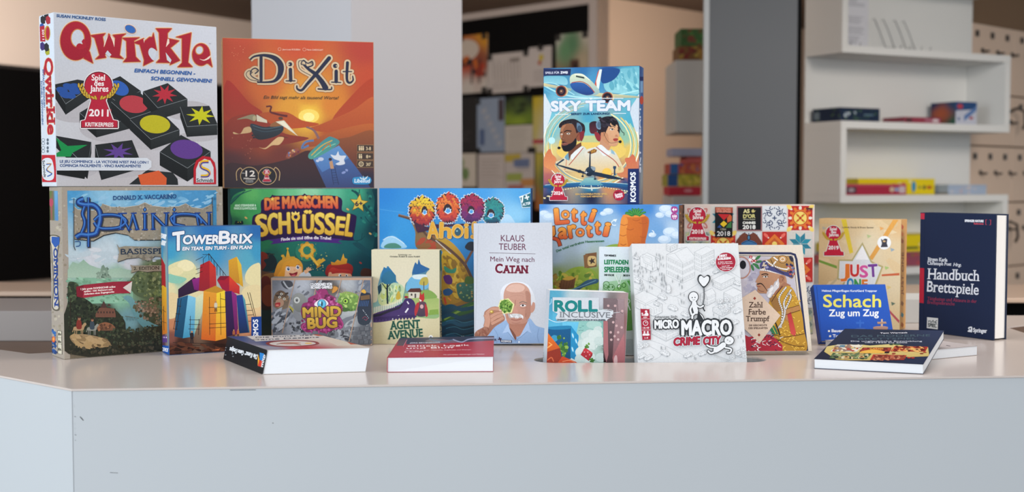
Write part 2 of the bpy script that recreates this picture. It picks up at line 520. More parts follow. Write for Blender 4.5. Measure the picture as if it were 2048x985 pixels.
frm = mat('board_frame', '#938b87', 0.7)
bq('frame_rail', 0.0, 2.6, 2.4152, CEIL - 0.002, 0.02, 0.018, frm, pb)
bq('frame_rail', 0.0, 0.0598, 0.4, 2.415, 0.02, 0.018, frm, pb)
clip_m = mat('clip_black', '#151515', 0.4)
def notice(px0, py0, px1, py1, col, label, draw=None, clips=((0.1, 0.04), (0.9, 0.04))):
    c = board_pt((px0 + px1) / 2, py1, 0.02)
    r = empty('notice', c, label, 'poster', 'notices on the pinboard')
    tl = board_pt(px0, py0, 0.02) - c; bl = board_pt(px0, py1, 0.02) - c; tr = board_pt(px1, py0, 0.02) - c
    A = Vector((tl.x, tl.y, 0)); B = Vector((tr.x, tr.y, 0)); z1, z0 = tl.z, bl.z
    p = [A, B, B - bn * 0.004, A - bn * 0.004]
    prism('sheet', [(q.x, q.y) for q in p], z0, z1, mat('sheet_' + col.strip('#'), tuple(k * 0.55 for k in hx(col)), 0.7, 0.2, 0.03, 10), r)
    q4 = [Vector((A.x, A.y, z1)), Vector((B.x, B.y, z1)), Vector((B.x, B.y, z0)), Vector((A.x, A.y, z0))]
    if draw:
        f, n = quad(*q4)
        if n.dot(bn) < 0: n = -n
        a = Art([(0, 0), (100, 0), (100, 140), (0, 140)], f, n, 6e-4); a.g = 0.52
        draw(a); a.build('sheet_print', r)
    for u, v in clips:
        x = A + (B - A) * u; z = z1 + (z0 - z1) * v
        bm = bmesh.new(); add_box(bm, -0.018, -0.006, -0.018, 0.018, 0.006, 0.018)
        k = bm_obj('clip', bm, clip_m, r); k.location = (x.x + bn.x * 0.007, x.y + bn.y * 0.007, z); k.rotation_euler = (0, 0, -pi / 4)
def lines_(a, x0, y0, x1, y1, n, c='#8a8480', w_=1.6, seed=3):
    r = random.Random(seed)
    for i in range(n):
        y = y0 + (y1 - y0) * i / max(1, n - 1); a.l([x0, y, x1 - r.random() * (x1 - x0) * 0.4, y], w_, c, keep=i > 0)
def d1(a):
    a.f([(0, 0, '#c9822a'), (100, 0, '#d99a2a'), (50, 60, '#b5452a'), (0, 80, '#c04a2c'), (50, 130, '#cfc9c2'), (100, 130, '#cfc9c2'), (80, 70, '#8c4a38')], 16, 20)
    a.e(45, 35, 34, 26, '#cfc4b8'); a.sc([20, 60, 90, 55, 95, 100, 60, 100], 12, 9, ['#2d2a30', '#b0402a', '#c86a30'], 2); a.l([62, 70, 60, 118], 4, '#3a3438'); a.l([80, 60, 80, 118], 4, '#3a3438')
def d2(a): 
    for i in range(9): a.l([12 + i * 8, 20 + (i * 37 % 23), 14 + i * 8, 90 + (i * 13 % 20)], 1.4, '#8d857f')
    a.p([55, 20, 78, 20, 78, 34, 55, 34], '#8c8580'); lines_(a, 10, 108, 90, 124, 3)
def d3(a): a.e(55, 38, 10, 12, '#c9b53a'); a.e(48, 56, 8, 8, '#b0522e'); lines_(a, 20, 85, 85, 120, 5)
def d4(a):
    a.f([(0, 0, '#c9c6bd'), (50, 30, '#5f8c68'), (100, 0, '#c9c2b4'), (30, 40, '#6a9a70'), (80, 80, '#b9ab90'), (0, 130, '#a8674c'), (60, 110, '#4a3a34'), (100, 135, '#9a8a70')], 14, 18)
    a.p([45, 70, 72, 70, 72, 115, 45, 115], '#5d4338'); a.p([54, 80, 66, 80, 66, 112, 54, 112], '#2b211f')
def d5(a): a.e(40, 50, 13, 18, '#4a4745'); lines_(a, 20, 90, 90, 110, 3, '#5a5755')
def d6(a):
    a.p([78, 5, 97, 5, 97, 60, 78, 60], '#4c3f45')
    for i in range(6): a.p([15 + i * 11, 30 + i * 17, 32 + i * 11, 24 + i * 17, 38 + i * 11, 34 + i * 17, 20 + i * 11, 42 + i * 17], '#a7adb8')
    a.p([10, 80, 28, 80, 28, 122, 10, 122], '#53658a'); lines_(a, 20, 14, 60, 22, 2, '#8b94a5')
def d7(a):
    a.f([(0, 0, '#1f2a20'), (100, 0, '#2f3b30'), (50, 60, '#4d6034'), (0, 130, '#7e9431'), (100, 130, '#6d8630'), (50, 135, '#8aa236')], 12, 12)
    a.sc([5, 20, 95, 20, 95, 80, 5, 80], 18, 8, ['#33432a', '#47552f', '#26301f'], 4)
def d8(a): lines_(a, 12, 20, 95, 70, 6); lines_(a, 12, 85, 80, 125, 4)
def d9(a):
    a.f([(0, 0, '#c9b32f'), (100, 0, '#c9bb6a'), (0, 70, '#c4b86a'), (50, 100, '#c8bfb0'), (100, 135, '#c8bfb0')], 10, 10); a.p([0, 108, 100, 108, 100, 118, 0, 118], '#b0304a')
def d10(a): a.s = 1; a.e(40, 40, 16, 22, '#8ea27a'); a.e(60, 85, 14, 26, '#75905f'); a.l([40, 30, 60, 120], 3, '#5a6a44', True)
def d11(a):
    for i, (c, y, x) in enumerate((('#b9a64a', 5, 0), ('#6e7da0', 20, 30), ('#9aa858', 62, 5), ('#bf8a54', 78, 55), ('#a9706c', 96, 10), ('#c2a24c', 112, 40))):
        a.p([x, y, x + 55, y - 2, x + 55, y + 22, x, y + 22], c)
    lines_(a, 40, 28, 95, 50, 4, '#56607c')
def d12(a): a.f([(0, 0, '#b8ab4a'), (100, 0, '#a8a04a'), (50, 70, '#5b7a48'), (0, 135, '#a86a3c'), (100, 135, '#4f7050')], 8, 10); a.e(60, 40, 22, 14, '#2e2a2c')
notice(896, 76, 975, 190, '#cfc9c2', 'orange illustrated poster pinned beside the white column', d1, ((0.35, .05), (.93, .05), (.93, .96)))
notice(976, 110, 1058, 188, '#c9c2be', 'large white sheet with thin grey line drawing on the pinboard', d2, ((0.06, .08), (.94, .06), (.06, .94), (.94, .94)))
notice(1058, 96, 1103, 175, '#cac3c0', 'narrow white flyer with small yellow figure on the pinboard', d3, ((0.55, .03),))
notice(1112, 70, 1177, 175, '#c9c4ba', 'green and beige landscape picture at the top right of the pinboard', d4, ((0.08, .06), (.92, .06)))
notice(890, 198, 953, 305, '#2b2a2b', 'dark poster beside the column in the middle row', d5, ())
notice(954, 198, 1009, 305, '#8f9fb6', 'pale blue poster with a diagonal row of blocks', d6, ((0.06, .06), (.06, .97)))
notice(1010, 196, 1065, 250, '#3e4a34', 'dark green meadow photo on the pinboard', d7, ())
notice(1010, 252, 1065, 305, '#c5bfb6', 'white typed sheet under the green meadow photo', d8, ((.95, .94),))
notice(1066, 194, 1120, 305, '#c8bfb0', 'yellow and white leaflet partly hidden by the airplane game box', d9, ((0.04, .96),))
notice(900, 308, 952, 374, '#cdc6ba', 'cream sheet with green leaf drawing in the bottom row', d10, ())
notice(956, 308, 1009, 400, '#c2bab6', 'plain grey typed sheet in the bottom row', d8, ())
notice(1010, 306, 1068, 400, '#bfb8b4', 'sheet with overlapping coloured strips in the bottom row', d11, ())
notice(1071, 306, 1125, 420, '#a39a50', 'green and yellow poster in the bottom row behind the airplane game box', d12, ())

# ------------------------------------------------------------------ tall grey cabinet
g = empty('tall_cabinet', (0.709, 4.65, 0), 'tall plain grey cabinet between the pinboard corner and the white shelves', 'cabinet', rz=radians(-8))
box('body', 0.02, 0.0, 0, 0.338, 0.28, CEIL - 0.02, mat('cabinet_grey', '#55585c', 0.55, 0.4, 0.05, 3), g)
box('side_panel', 0.0, -0.002, 0, 0.0195, 0.28, CEIL - 0.02, mat('cabinet_edge', '#a4a8aa', 0.5, 0.4), g)
box('black_strip', 0.3385, 0.012, 0, 0.354, 0.28, CEIL - 0.02, dark_m, g)  # plain black strip along the right end of the cabinet

# ------------------------------------------------------------------ white zigzag shelving, seen from its left
YAW = radians(27)
sh = empty('shelf_unit', (1.312, 5.0, 0), 'white staggered open shelving unit against the right side of the hall', 'shelf', rz=YAW)
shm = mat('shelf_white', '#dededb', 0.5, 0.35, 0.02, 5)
T = 0.03; D = 0.225; W1 = 0.945; W2 = 0.945
zb = [0.10, 0.36, 0.66, 0.944, 1.243, 1.541, 1.842, 2.14]
for i, z in enumerate(zb):
    box('shelf_board', 0, 0, z - T / 2, W2 if i % 2 == 0 or True and i in (1, 3, 5, 6, 4, 2) else W2, D, z + T / 2, shm, sh, 0.001)
for i in range(len(zb) - 1):
    a, b = zb[i] + T / 2 + 1e-4, zb[i + 1] - T / 2 - 1e-4
    wide = i in (1, 3, 5)
    if wide:
        box('side_board', W2 - T, 0, a, W2, D, b, shm, sh, 0.001)
    else:
        box('side_board', 0, 0, a, T, D, b, shm, sh, 0.001)
    box('back_board', 0 if wide else T, D - 0.008, a, (W2 - T) if wide else W1, D, b, shm, sh)
def on_shelf(x, y, z): return sh.matrix_basis @ Vector((x, y, z))
def shelf_box(x, y, z, w_, d, h, cols, label, rz=0.0, draw=None, side=None, name='game_box'):
    o = empty(name, on_shelf(x, y, z), label, 'box', 'games on the white shelves', rz=YAW + radians(rz))
    m = mat('card_' + cols.strip('#'), cols, 0.5, 0.4)
    box('lid', 0, 0, h * 0.25, w_, d, h, m, o, 0.001)
    box('tray', 0.001, 0.001, 0, w_ - 0.001, d - 0.001, h * 0.25 - 1e-4, mat('card_tray', '#8f9092', 0.6), o)
    if draw:
        a = art([(0, 0), (100, 0), (100, 20), (0, 20)], front(w_, d, h)); a.z = 3e-4; a.cover(cols); draw(a); a.build('front_print', o)
    if side:
        a = art([(0, 0), (100, 0), (100, 30), (0, 30)], left(w_, d, h)); a.z = 3e-4; a.cover(cols); side(a); a.build('side_print', o)
    return o
s5 = zb[5] + T / 2 + 4e-4; s4 = zb[4] + T / 2 + 4e-4; s3 = zb[3] + T / 2 + 4e-4; s6 = zb[6] + T / 2 + 4e-4
def e1(a): a.sc([2, 2, 98, 2, 98, 18, 2, 18], 30, 2, ['#24364a', '#3c5a3e', '#1c2a3e'], 1); a.sc([8, 6, 40, 6, 40, 13, 8, 13], 10, 2, ['#b9c4cc', '#8fa0ac'], 9); a.l([60, 10, 84, 10], 2, '#5d7784')
def e1s(a): a.sc([2, 2, 98, 2, 98, 28, 2, 28], 20, 3, ['#2a3c50', '#46603f', '#1c2a3e'], 2); a.p([5, 8, 26, 8, 26, 24, 5, 24], '#6c7a84')
o1 = shelf_box(0.02, 0.03, s5, 0.21, 0.165, 0.055, '#1e2b42', 'long dark blue game box lying on the middle white shelf', 0, e1, e1s)
def e2(a): a.p([55, 4, 96, 4, 96, 16, 55, 16], '#9c6070'); a.e(85, 10, 9, 6, '#c8b8bc'); a.p([4, 4, 20, 4, 20, 16, 4, 16], '#4a3436')
shelf_box(0.375, 0.04, s5, 0.20, 0.13, 0.026, '#8c3a4a', 'flat dark red box lying on the middle white shelf beside the small cube box', -2, e2)
def e3(a):
    a.p([0, 0, 100, 0, 100, 8, 0, 8], '#2a4a78'); a.p([0, 8, 100, 6, 100, 20, 0, 20], '#b9bcc8'); a.p([40, 12, 100, 3, 100, 7, 40, 17], '#5a78a8'); a.e(20, 4, 14, 2.2, '#b0404c'); a.e(74, 14, 10, 1.4, '#a04a58'); a.e(15, 15, 5, 1.6, '#48608c')
def e3s(a): a.f([(0, 0, '#1f3558'), (100, 0, '#27466a'), (40, 15, '#a5563a'), (100, 30, '#2b5a4a'), (0, 30, '#1b2c48')], 8, 8)
shelf_box(0.665, 0.04, s5, 0.125, 0.14, 0.098, '#2c4468', 'small blue and white cube game box at the right of the middle shelf', 0, e3, e3s)
def e4(a): a.p([0, 0, 100, 0, 100, 4, 0, 4], '#b04a58'); a.p([2, 5, 18, 5, 18, 17, 2, 17], '#4a3a44'); a.e(10, 11, 5, 4, '#9a8a90'); a.e(76, 10, 4, 5, '#c0a890'); a.e(84, 10, 4, 4, '#8a98b8'); a.p([88, 4, 98, 4, 98, 17, 88, 17], '#c0b0b4')
shelf_box(0.033, 0.01, s4, 0.33, 0.10, 0.045, '#a02a40', 'long red box lying in front on the shelf below the middle one', 0, e4)
def e5(a):
    a.sc([40, 3, 72, 3, 72, 18, 40, 18], 26, 2.2, ['#c0a060', '#8fb0a0', '#c87a50', '#d9d0a0'], 5); a.e(72, 10, 3, 7, '#3a88b0'); a.e(80, 11, 1.5, 2, '#5a6a48'); a.e(86, 11, 2, 3, '#5a5a38'); a.e(93, 11, 4, 2.4, '#b06028'); a.p([0, 14, 38, 14, 38, 17, 0, 17], '#4a5a30')
shelf_box(0.195, 0.112, s4, 0.43, 0.10, 0.068, '#d9c31a', 'long bright yellow game box behind the red one on the lower white shelf', 0, e5)
def e6(a): a.sc([3, 3, 70, 3, 70, 17, 3, 17], 20, 3, ['#b0a0a8', '#98a8c0', '#c0b8b8'], 6)
shelf_box(0.64, 0.05, s4, 0.215, 0.14, 0.042, '#9aa8bc', 'pale grey blue box sticking out over the right end of the lower shelf', -3, e6)
def e7(a): a.sc([2, 2, 60, 2, 60, 18, 2, 18], 12, 2.5, ['#8a6a30', '#5a6a88', '#b04a48'], 7)
shelf_box(0.05, 0.04, s3, 0.24, 0.17, 0.05, '#a84a50', 'red box lying on the low shelf left of the pale yellow party game', 0, e7)
shelf_box(0.06, 0.05, s3 + 0.0505, 0.24, 0.16, 0.05, '#d2bd2a', 'yellow box on the red one left of the pale yellow party game', 0, e5)
shelf_box(0.38, 0.04, s3, 0.26, 0.17, 0.06, '#8a4858', 'plum coloured box lying on the low shelf under a yellow one', 0, e7)
shelf_box(0.35, 0.04, s3 + 0.0605, 0.30, 0.17, 0.07, '#d9c31a', 'thick yellow box showing between the party game and the dark blue handbook', 0, e5)
# the printed sheet and the wire stands in the upper compartment
sheet = empty('notice_sheet', on_shelf(0.17, 0.212, s6 + 0.004), 'white typed sheet hanging on the back of the upper white shelf', 'paper', rz=YAW)
box('sheet', 0, 0, 0, 0.16, 0.001, 0.255, mat('sheet_white', '#d6d6dc', 0.6), sheet)
a = art([(0, 0), (100, 0), (100, 140), (0, 140)], front(0.16, 0.001, 0.255)); a.z = 3e-4
for i, y in enumerate((20, 60, 84, 106)): lines_(a, 12, y, 90, y + 14, 4, '#9a9aa2', 1.6, i + 2)
a.build('sheet_print', sheet)
wire = mat('wire_grey', '#6f7274', 0.35, 0.5, metal=0.6)
for x, lb in ((0.045, 'thin wire display stand at the left of the upper white shelf'), (0.315, 'middle wire display stand in front of the typed sheet'), (0.43, 'rightmost wire display stand on the upper white shelf')):
    o = empty('display_stand', on_shelf(x, 0.1, s6), lb, 'display stand', 'wire stands on the upper shelf', rz=YAW)
    for dx in (0.0, 0.05):
        tube('support', [(dx - 0.006, 0.066, 0.135), (dx, 0.06, 0.14), (dx + 0.02, 0.05, 0.09), (dx + 0.035, 0.03, 0.02), (dx + 0.04, 0.0, 0.004), (dx + 0.042, -0.05, 0.004), (dx + 0.042, -0.055, 0.02)], 0.0017, wire, o)
    tube('cross_wire', [(0.036, 0.028, 0.018), (0.088, 0.028, 0.018)], 0.002, wire, o)

# ------------------------------------------------------------------ second staggered shelf seen end-on, left of the cabinet
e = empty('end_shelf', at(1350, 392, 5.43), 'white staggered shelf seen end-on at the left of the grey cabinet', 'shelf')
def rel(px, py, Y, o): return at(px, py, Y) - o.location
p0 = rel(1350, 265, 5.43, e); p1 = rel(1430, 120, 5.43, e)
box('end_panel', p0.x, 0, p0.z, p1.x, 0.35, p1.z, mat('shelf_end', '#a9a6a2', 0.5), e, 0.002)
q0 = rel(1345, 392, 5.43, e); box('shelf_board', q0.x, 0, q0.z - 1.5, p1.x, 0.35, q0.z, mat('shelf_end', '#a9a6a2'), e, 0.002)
def stack(px0, py0, px1, py1, Y, col, label, draw=None):
    a0 = at(px0, py1, Y); a1 = at(px1, py0, Y)
    o = empty('game_box', a0, label, 'box', 'games stacked on the end shelf')
    box('lid', 0, 0, 0, a1.x - a0.x, 0.2, a1.z - a0.z - 0.0006, mat('card_' + col.strip('#'), col, 0.5), o, 0.001)
    if draw:
        a = art([(0, 0), (100, 0), (100, 40), (0, 40)], front(a1.x - a0.x, 0.2, a1.z - a0.z - 0.0006)); a.z = 3e-4; a.cover(col); draw(a); a.build('front_print', o)
def st(cols, seed):
    return lambda a: a.sc([2, 2, 98, 2, 98, 38, 2, 38], 24, 7, cols, seed)
stack(1357, 92, 1440, 119.5, 5.44, '#6a4a2c', 'brown and gold box on top of the end shelf block', st(['#8a6a34', '#5a3428', '#94803a', '#6b2f28'], 3))
stack(1361, 57, 1440, 92, 5.45, '#3c5a34', 'green and brown game box, topmost above the end shelf block', st(['#44703a', '#5f4a30', '#6b3d30', '#35502c'], 4))
stack(1338, 373.5, 1402, 391.5, 5.44, '#a52a38', 'red box at the bottom of the small stack beside the airplane game', lambda a: a.e(60, 18, 14, 7, '#c08088'))
stack(1335, 349, 1402, 373, 5.45, '#8f8a34', 'olive and blue box second from the bottom of the small stack', lambda a: (a.sc([30, 2, 98, 2, 98, 38, 30, 38], 26, 7, ['#a89a38', '#7f7a30', '#b5a048', '#8a6a34'], 8), a.p([0, 0, 30, 0, 30, 40, 0, 40], '#28487c')))
stack(1340, 327, 1403, 348.5, 5.45, '#9c4438', 'red and blue box third in the small stack', lambda a: (a.sc([30, 2, 98, 2, 98, 38, 30, 38], 22, 7, ['#a8503a', '#404a80', '#b56a40'], 9), a.p([0, 0, 26, 0, 26, 40, 0, 40], '#2f5a90')))
stack(1372, 313, 1404, 326.5, 5.46, '#b04a44', 'small red box near the top of the small stack', None)
stack(1344, 296.5, 1405, 312.5, 5.44, '#8d8fa6', 'flat lavender box on top of the small stack', None)

# ------------------------------------------------------------------ coat-hook wall on the right
hp = empty('hook_wall', (2.095, 5.772, 0), 'peach coloured wall of numbered coat hook panels at the right edge', 'coat rack', rz=radians(42))
pm = mat('hook_panel', '#ead0ba', 0.7, 0.3, 0.04, 4)
hk = mat('hook_dark', '#3c3430', 0.4, 0.5)
rows = [(0.10, 0.55), (0.553, 0.905), (0.908, 1.216), (1.219, 1.483), (1.486, 1.727), (1.73, 2.05)]
plate_me = hook_me = None
for r_, (za, zb_) in enumerate(rows):
    for c_ in range(4):
        x0 = c_ * 0.44
        pn = box('panel', x0, 0, za, x0 + 0.437, 0.02, zb_ - 0.004, pm, hp, 0.002)
        for k in range(3):
            for j, zz in ((0, zb_ - 0.05), (1, zb_ - 0.125)):
                nm = 'hook' if j else 'number_plate'
                if (hook_me if j else plate_me) is None:
                    bm = bmesh.new()
                    if j == 0: add_box(bm, -0.011, -0.008, -0.014, 0.011, 0.0, 0.014); plate_me = bm_obj(nm, bm, hk, pn); h = plate_me
                    else: add_box(bm, -0.009, -0.006, -0.010, 0.009, 0.0, 0.010); add_box(bm, -0.005, -0.035, -0.010, 0.005, -0.006, 0.0); hook_me = bm_obj(nm, bm, hk, pn); h = hook_me
                else: h = link(nm, (hook_me if j else plate_me).data, None, pn)
                h.location = (x0 + 0.07 + k * 0.145 + 0.055 * j, -0.0005, zz)
for (x, z) in ((0.385, 1.62), (0.05, 1.08), (0.33, 1.08), (0.60, 1.35)):
    tube('coat_hook', [(x, -0.002, z + 0.03), (x, -0.05, z + 0.045), (x + 0.03, -0.07, z + 0.03), (x + 0.04, -0.07, z - 0.03), (x + 0.035, -0.06, z - 0.055)], 0.007, hk, hp)
meta(wall('wall_far', (1.90, 5.635), (4.9, 8.34), 0, CEIL, mat('far_wall', '#8a7058', 0.8, 0.2)), kind='structure')
# ------------------------------------------------------------------ counter
def P2(v):
    x, y, z = v[0], v[1], v[2] - CAM_Z
    yc = y * cos(TILT) - z * sin(TILT); zc = y * sin(TILT) + z * cos(TILT)
    return 1024 + FPX * x / yc, 492.5 - FPX * zc / yc
top_m = mat('worktop_laminate', '#cfc3bc', 0.2, 0.5, 0.02, 3)
panel_m = mat('panel_laminate', '#bcc1c5', 0.5, 0.35, 0.03, 3)
panel_l = panel_m
ct = empty('counter', (0, 2.1, 0), 'large angular white laminate counter carrying the games and books', 'counter')
ct.location = (0, 0, 0)
C0 = (-0.647, 1.8234)
outline = [C0, (1.6, 2.0245), (1.6, 2.25), (1.2, 2.25), (1.035, 2.46), (1.043, 2.625), (1.35, 2.86), (0.6, 2.86), (-0.55, 2.72), (-0.74, 2.62),
           (-0.80, 2.236), (-0.8584, 2.2096), (-1.3, 2.533), (-1.3, 2.361)]
SX0, SX1, SY, SR = 0.0375, 0.4368, 2.134, 0.0365
slot = []
for k in range(13):
    t = -pi / 2 + pi * k / 12; slot.append((SX1 - SR + SR * cos(t), SY + 0.004 + SR * sin(t)))
for k in range(13):
    t = pi / 2 + pi * k / 12; slot.append((SX0 + SR + SR * cos(t), SY - 0.004 + SR * sin(t)))
def worktop():
    bm = bmesh.new(); n = len(outline); m = len(slot)
    tri = geometry.tessellate_polygon([[Vector((*p, 0)) for p in outline], [Vector((*p, 0)) for p in slot[::-1]]])
    for z in (1.0, 0.997):
        vs = [bm.verts.new((*p, z)) for p in outline + slot[::-1]]
        for t in tri: bm.faces.new([vs[i] for i in t])
    bm.verts.ensure_lookup_table(); N = n + m
    for i in range(n): bm.faces.new((bm.verts[i], bm.verts[(i + 1) % n], bm.verts[N + (i + 1) % n], bm.verts[N + i]))
    for i in range(m): bm.faces.new((bm.verts[n + i], bm.verts[n + (i + 1) % m], bm.verts[N + n + (i + 1) % m], bm.verts[N + n + i]))
    bmesh.ops.recalc_face_normals(bm, faces=bm.faces[:])
    return bm_obj('worktop', bm, top_m, ct)
worktop()
# sunken cable trough under the slot
def trough():
    bm = bmesh.new(); m = len(slot); c = Vector(((SX0 + SX1) / 2, SY, 0))
    big = [(c.x + (x - c.x) * 1.004, c.y + (y - c.y) * 1.03) for x, y in slot]
    a = [bm.verts.new((*p, 0.9968)) for p in big]; b = [bm.verts.new((*p, 0.955)) for p in big]
    for i in range(m): bm.faces.new((a[i], a[(i + 1) % m], b[(i + 1) % m], b[i]))
    bm.faces.new(b[::-1])
    return bm_obj('cable_trough', bm, mat('trough_grey', '#b4b4b4', 0.5), ct)
trough()
def panel(name, a, b, z0, z1, m, th=0.02, inset=0.0015):
    A = Vector((*a, 0)); B = Vector((*b, 0)); d = (B - A).normalized(); n = Vector((-d.y, d.x, 0))
    A += n * inset; B += n * inset
    p = [A, B, B + n * th, A + n * th]
    return prism(name, [(q.x, q.y) for q in p], z0, z1, m, ct)
panel('front_panel', (C0[0] + 0.0012, C0[1]), (1.6, 2.0245), 0, 0.9965, panel_m)
panel('side_panel', (-1.3, 2.361), (C0[0] - 0.0012, C0[1]), 0, 0.9965, panel_l)
# scuffs on the front panel near the corner
fd = Vector((1.6 - C0[0], 2.0245 - C0[1], 0)).normalized(); fn = Vector((fd.y, -fd.x, 0))
O = Vector((C0[0], C0[1], 0)) - fn * 0.0015 + fd * 0.003
q = (O + Vector((0, 0, 0.996)), O + fd * 0.4 + Vector((0, 0, 0.996)), O + fd * 0.4 + Vector((0, 0, 0.83)), O + Vector((0, 0, 0.83)))
pos, n_ = quad(*q)
a = Art([P2(v) for v in q], pos, n_, 1e-4)
for pts, w_ in (([205, 791, 220, 789.5, 234, 788.5], .9), ([460, 779.5 + 1.5, 486, 780.8, 512, 780.5], .9), ([160, 834, 164, 838, 167, 842], 1.3), ([161, 836, 166, 841], 1.0), ([146, 806, 148, 812], 1.6), ([147, 833, 152, 834.5], .8), ([147, 870, 153, 871], .8), ([220, 946, 236, 947], .7), ([150, 881, 152, 882], .7), ([545, 846.5, 547, 847.5], 1.2), ([146, 848, 148, 850], .7)):
    a.l(pts, w_ * 1.4, '#4c4e50')
a.e(147.5, 813, 2.2, 4, '#aeb2b4', n=10)
for r in range(12): a.l([147, 845 + r * 2.3, 149 + (r * 7) % 4, 845.4 + r * 2.3], 0.4, '#8c9092')
a.build('scuff_marks', ct, 'matte_print', 'dark scuffs and scratches near the left corner')['kind'] = 'stuff'
# inner side of the counter ring
brown = mat('inner_board', '#6e5a4e', 0.6, 0.3, 0.1, 10)
box('inner_board', -1.9, 2.24, 0.90, 1.9, 3.2, 0.94, brown, ct)
ins = empty('inner_desk', (-1.25, 2.86, 0.9404), 'grey desk block on the inner side of the counter at the left edge', 'desk')
box('body', -0.65, 0, 0, 0.50, 0.33, 0.07, mat('inner_grey', '#8c8582', 0.6), ins, 0.002)
up = empty('low_cabinet', (0.80, 2.70, 1.0003), 'low white block standing behind the party game and the handbook', 'cabinet')
box('body', 0, 0, 0, 0.20, 0.15, 0.052, white_m, up, 0.001)
far_m = mat('rear_laminate', '#c6ac98', 0.35, 0.4, 0.03, 5)
for x0, x1, y0, dp, rc, lb in ((-3.2, -0.9, 3.5, 0.36, '#2a211d', 'far left segment of the ring counter, beige with a dark recess below'), (0.05, 3.2, 3.3, 0.45, '#060606', 'far right segment of the ring counter seen beside the navy handbook')):
    far = empty('rear_counter', (x0, y0, 0), lb, 'counter', 'rear segments of the ring counter')
    box('worktop', 0, 0, 0.987, x1 - x0, dp, 1.0, far_m, far, 0.002)
    box('recess_panel', 0, 0.08, 0.0, x1 - x0, 0.11, 0.9865, mat('recess_' + rc.strip('#'), rc, 0.7, 0.1), far)  # dark colour stands in for the shade below the worktop
# ------------------------------------------------------------------ games and books
def on(o, face, fr=None):
    pos, n = face; M = o.matrix_basis
    a = Art([P2(M @ pos(u, v)) for u, v in ((0, 0), (1, 0), (1, 1), (0, 1))], pos, n)
    if fr: a.fr(*fr)
    return a
FQ = (60, 0, 2.525); FQT = (110, 30, 6.206); FD = (430, 60, 2.985); FDT = (480, 100, 8.192); FDM = (60, 350, 2.525); FDMT = (130, 370, 5.185)
FTB = (300, 430, 3.284); FSC = (430, 360, 4.103); FMB = (430, 540, 4.103); FDO = (740, 360, 2.897); FDOT = (800, 370, 7.578); FSK = (1070, 120, 3.283)
FSK2 = (1090, 230, 5.47); FKL = (930, 430, 3.518); FLO = (1070, 400, 3.283); FLT = (1090, 400, 7.314); FRO = (1070, 480, 3.648); FMI = (1250, 480, 3.648)
FM2 = (1270, 490, 4.283); FAZ = (1360, 395, 7.036); FZA = (1350, 390, 2.983); FJS = (1590, 420, 3.519); FHA = (1600, 420, 2.736); FMO = (1620, 640, 6.024); FRD = (740, 640, 5.535)
GOLD = '#c9a53a'
def award(a, cx, cy, H, year, base='', tilt=0.0, red='#b2213a', edge='#e6dfe0'):
    """red prize pawn with two golden ears of corn; cx, cy = top of the head, H = height"""
    k = H / 295.0
    T_ = lambda l: [(cx + x * k + y * tilt * k, cy + y * k) for x, y in pairs(l)]
    hd = [(73 * sin(t), 72 - 72 * cos(t)) for t in (radians(d) for d in range(-140, 141, 14))]
    body = hd[::-1] if False else hd
    shape = body + [(45, 128), (38, 150), (75, 250), (100, 255), (100, 290), (-90, 290), (-90, 255), (-68, 250), (-38, 150), (-45, 128)]
    sh_ = T_([c for p in shape for c in p])
    for i in range(8):
        t = i * pi / 4; a.p([(x + 5 * k * cos(t), y + 5 * k * sin(t)) for x, y in sh_], edge, keep=i > 0)
    a.p([(x, y) for x, y in sh_], '#3a1822')
    a.p(T_([c for x, y in [(x * 0.965, 4 + y * 0.975) for x, y in shape] for c in (x, y)]), red)
    for sg in (-1, 1):
        for i in range(6):
            u = i / 5; bx = sg * (22 + 72 * math.sqrt(u)); by = 150 - 12 * (1 - u) - 75 * u ** 1.3
            for s2 in (-1, 1):
                ax, ay = cx + (bx + s2 * 7) * k + by * tilt * k, cy + (by - s2 * sg * 0 - 4) * k
                a.e(ax, ay, 6.5 * k, 14 * k, '#5a4416', rot=sg * (38 - 50 * u) + s2 * 16, n=10)
                a.e(ax, ay, 5 * k, 12 * k, GOLD, rot=sg * (38 - 50 * u) + s2 * 16, n=10)
    f = lambda x, y: (cx + x * k + y * tilt * k, cy + y * k)
    for s_, x0, x1, y, h in (('Spiel', -35, 32, 45, 30), ('des', -22, 27, 72, 24), ('Jahres', -43, 50, 102, 30)):
        p, q = f(x0, y), f(x1, y + 1); a.t(s_, *p, *q, h * k, '#f0e4e4', 1.6 * k)
    p, q = f(-48, 228), f(50, 230); a.t(year, *p, *q, 34 * k, '#f0e4e4', 2.6 * k)
    if base:
        p, q = f(-68, 281), f(76, 283); a.t(base, *p, *q, 20 * k, '#f0e4e4', 1.0 * k)

# ---- white box with red lettering and black tiles (top left)
o = game_box((-0.780, 2.143, 1.2972), 41.2, 0, 0, 0.3055, 0.07, 0.2965, '#c9ced6', 'white game box with red title and black tiles standing on the stone-grey box')
Wd, Td, Ht = 0.3055, 0.0651, 0.2965
a = on(o, front(Wd, Td, Ht), FQ)
a.f([(120, 60, '#c3c9d3'), (900, 150, '#c9ced8'), (500, 400, '#c8ccd4'), (150, 600, '#c4c6cc'), (900, 800, '#c2c2c8'), (450, 800, '#b9b6ba')], 12, 12)
def tile(top, depth, dy=0, col='#23282b'):
    """a black block: top quad (left, back, right, front) and its height"""
    t_ = pairs(top); l_, b_, r_, f_ = t_
    a.p([l_, f_, (f_[0], f_[1] + depth), (l_[0], l_[1] + depth)], '#1b2023', '#14181b'); a.p([f_, r_, (r_[0], r_[1] + depth), (f_[0], f_[1] + depth)], '#2c3234', '#1b1f22')
    a.p(t_, col); a.l([l_, f_, r_], 1.6, '#8d9499')
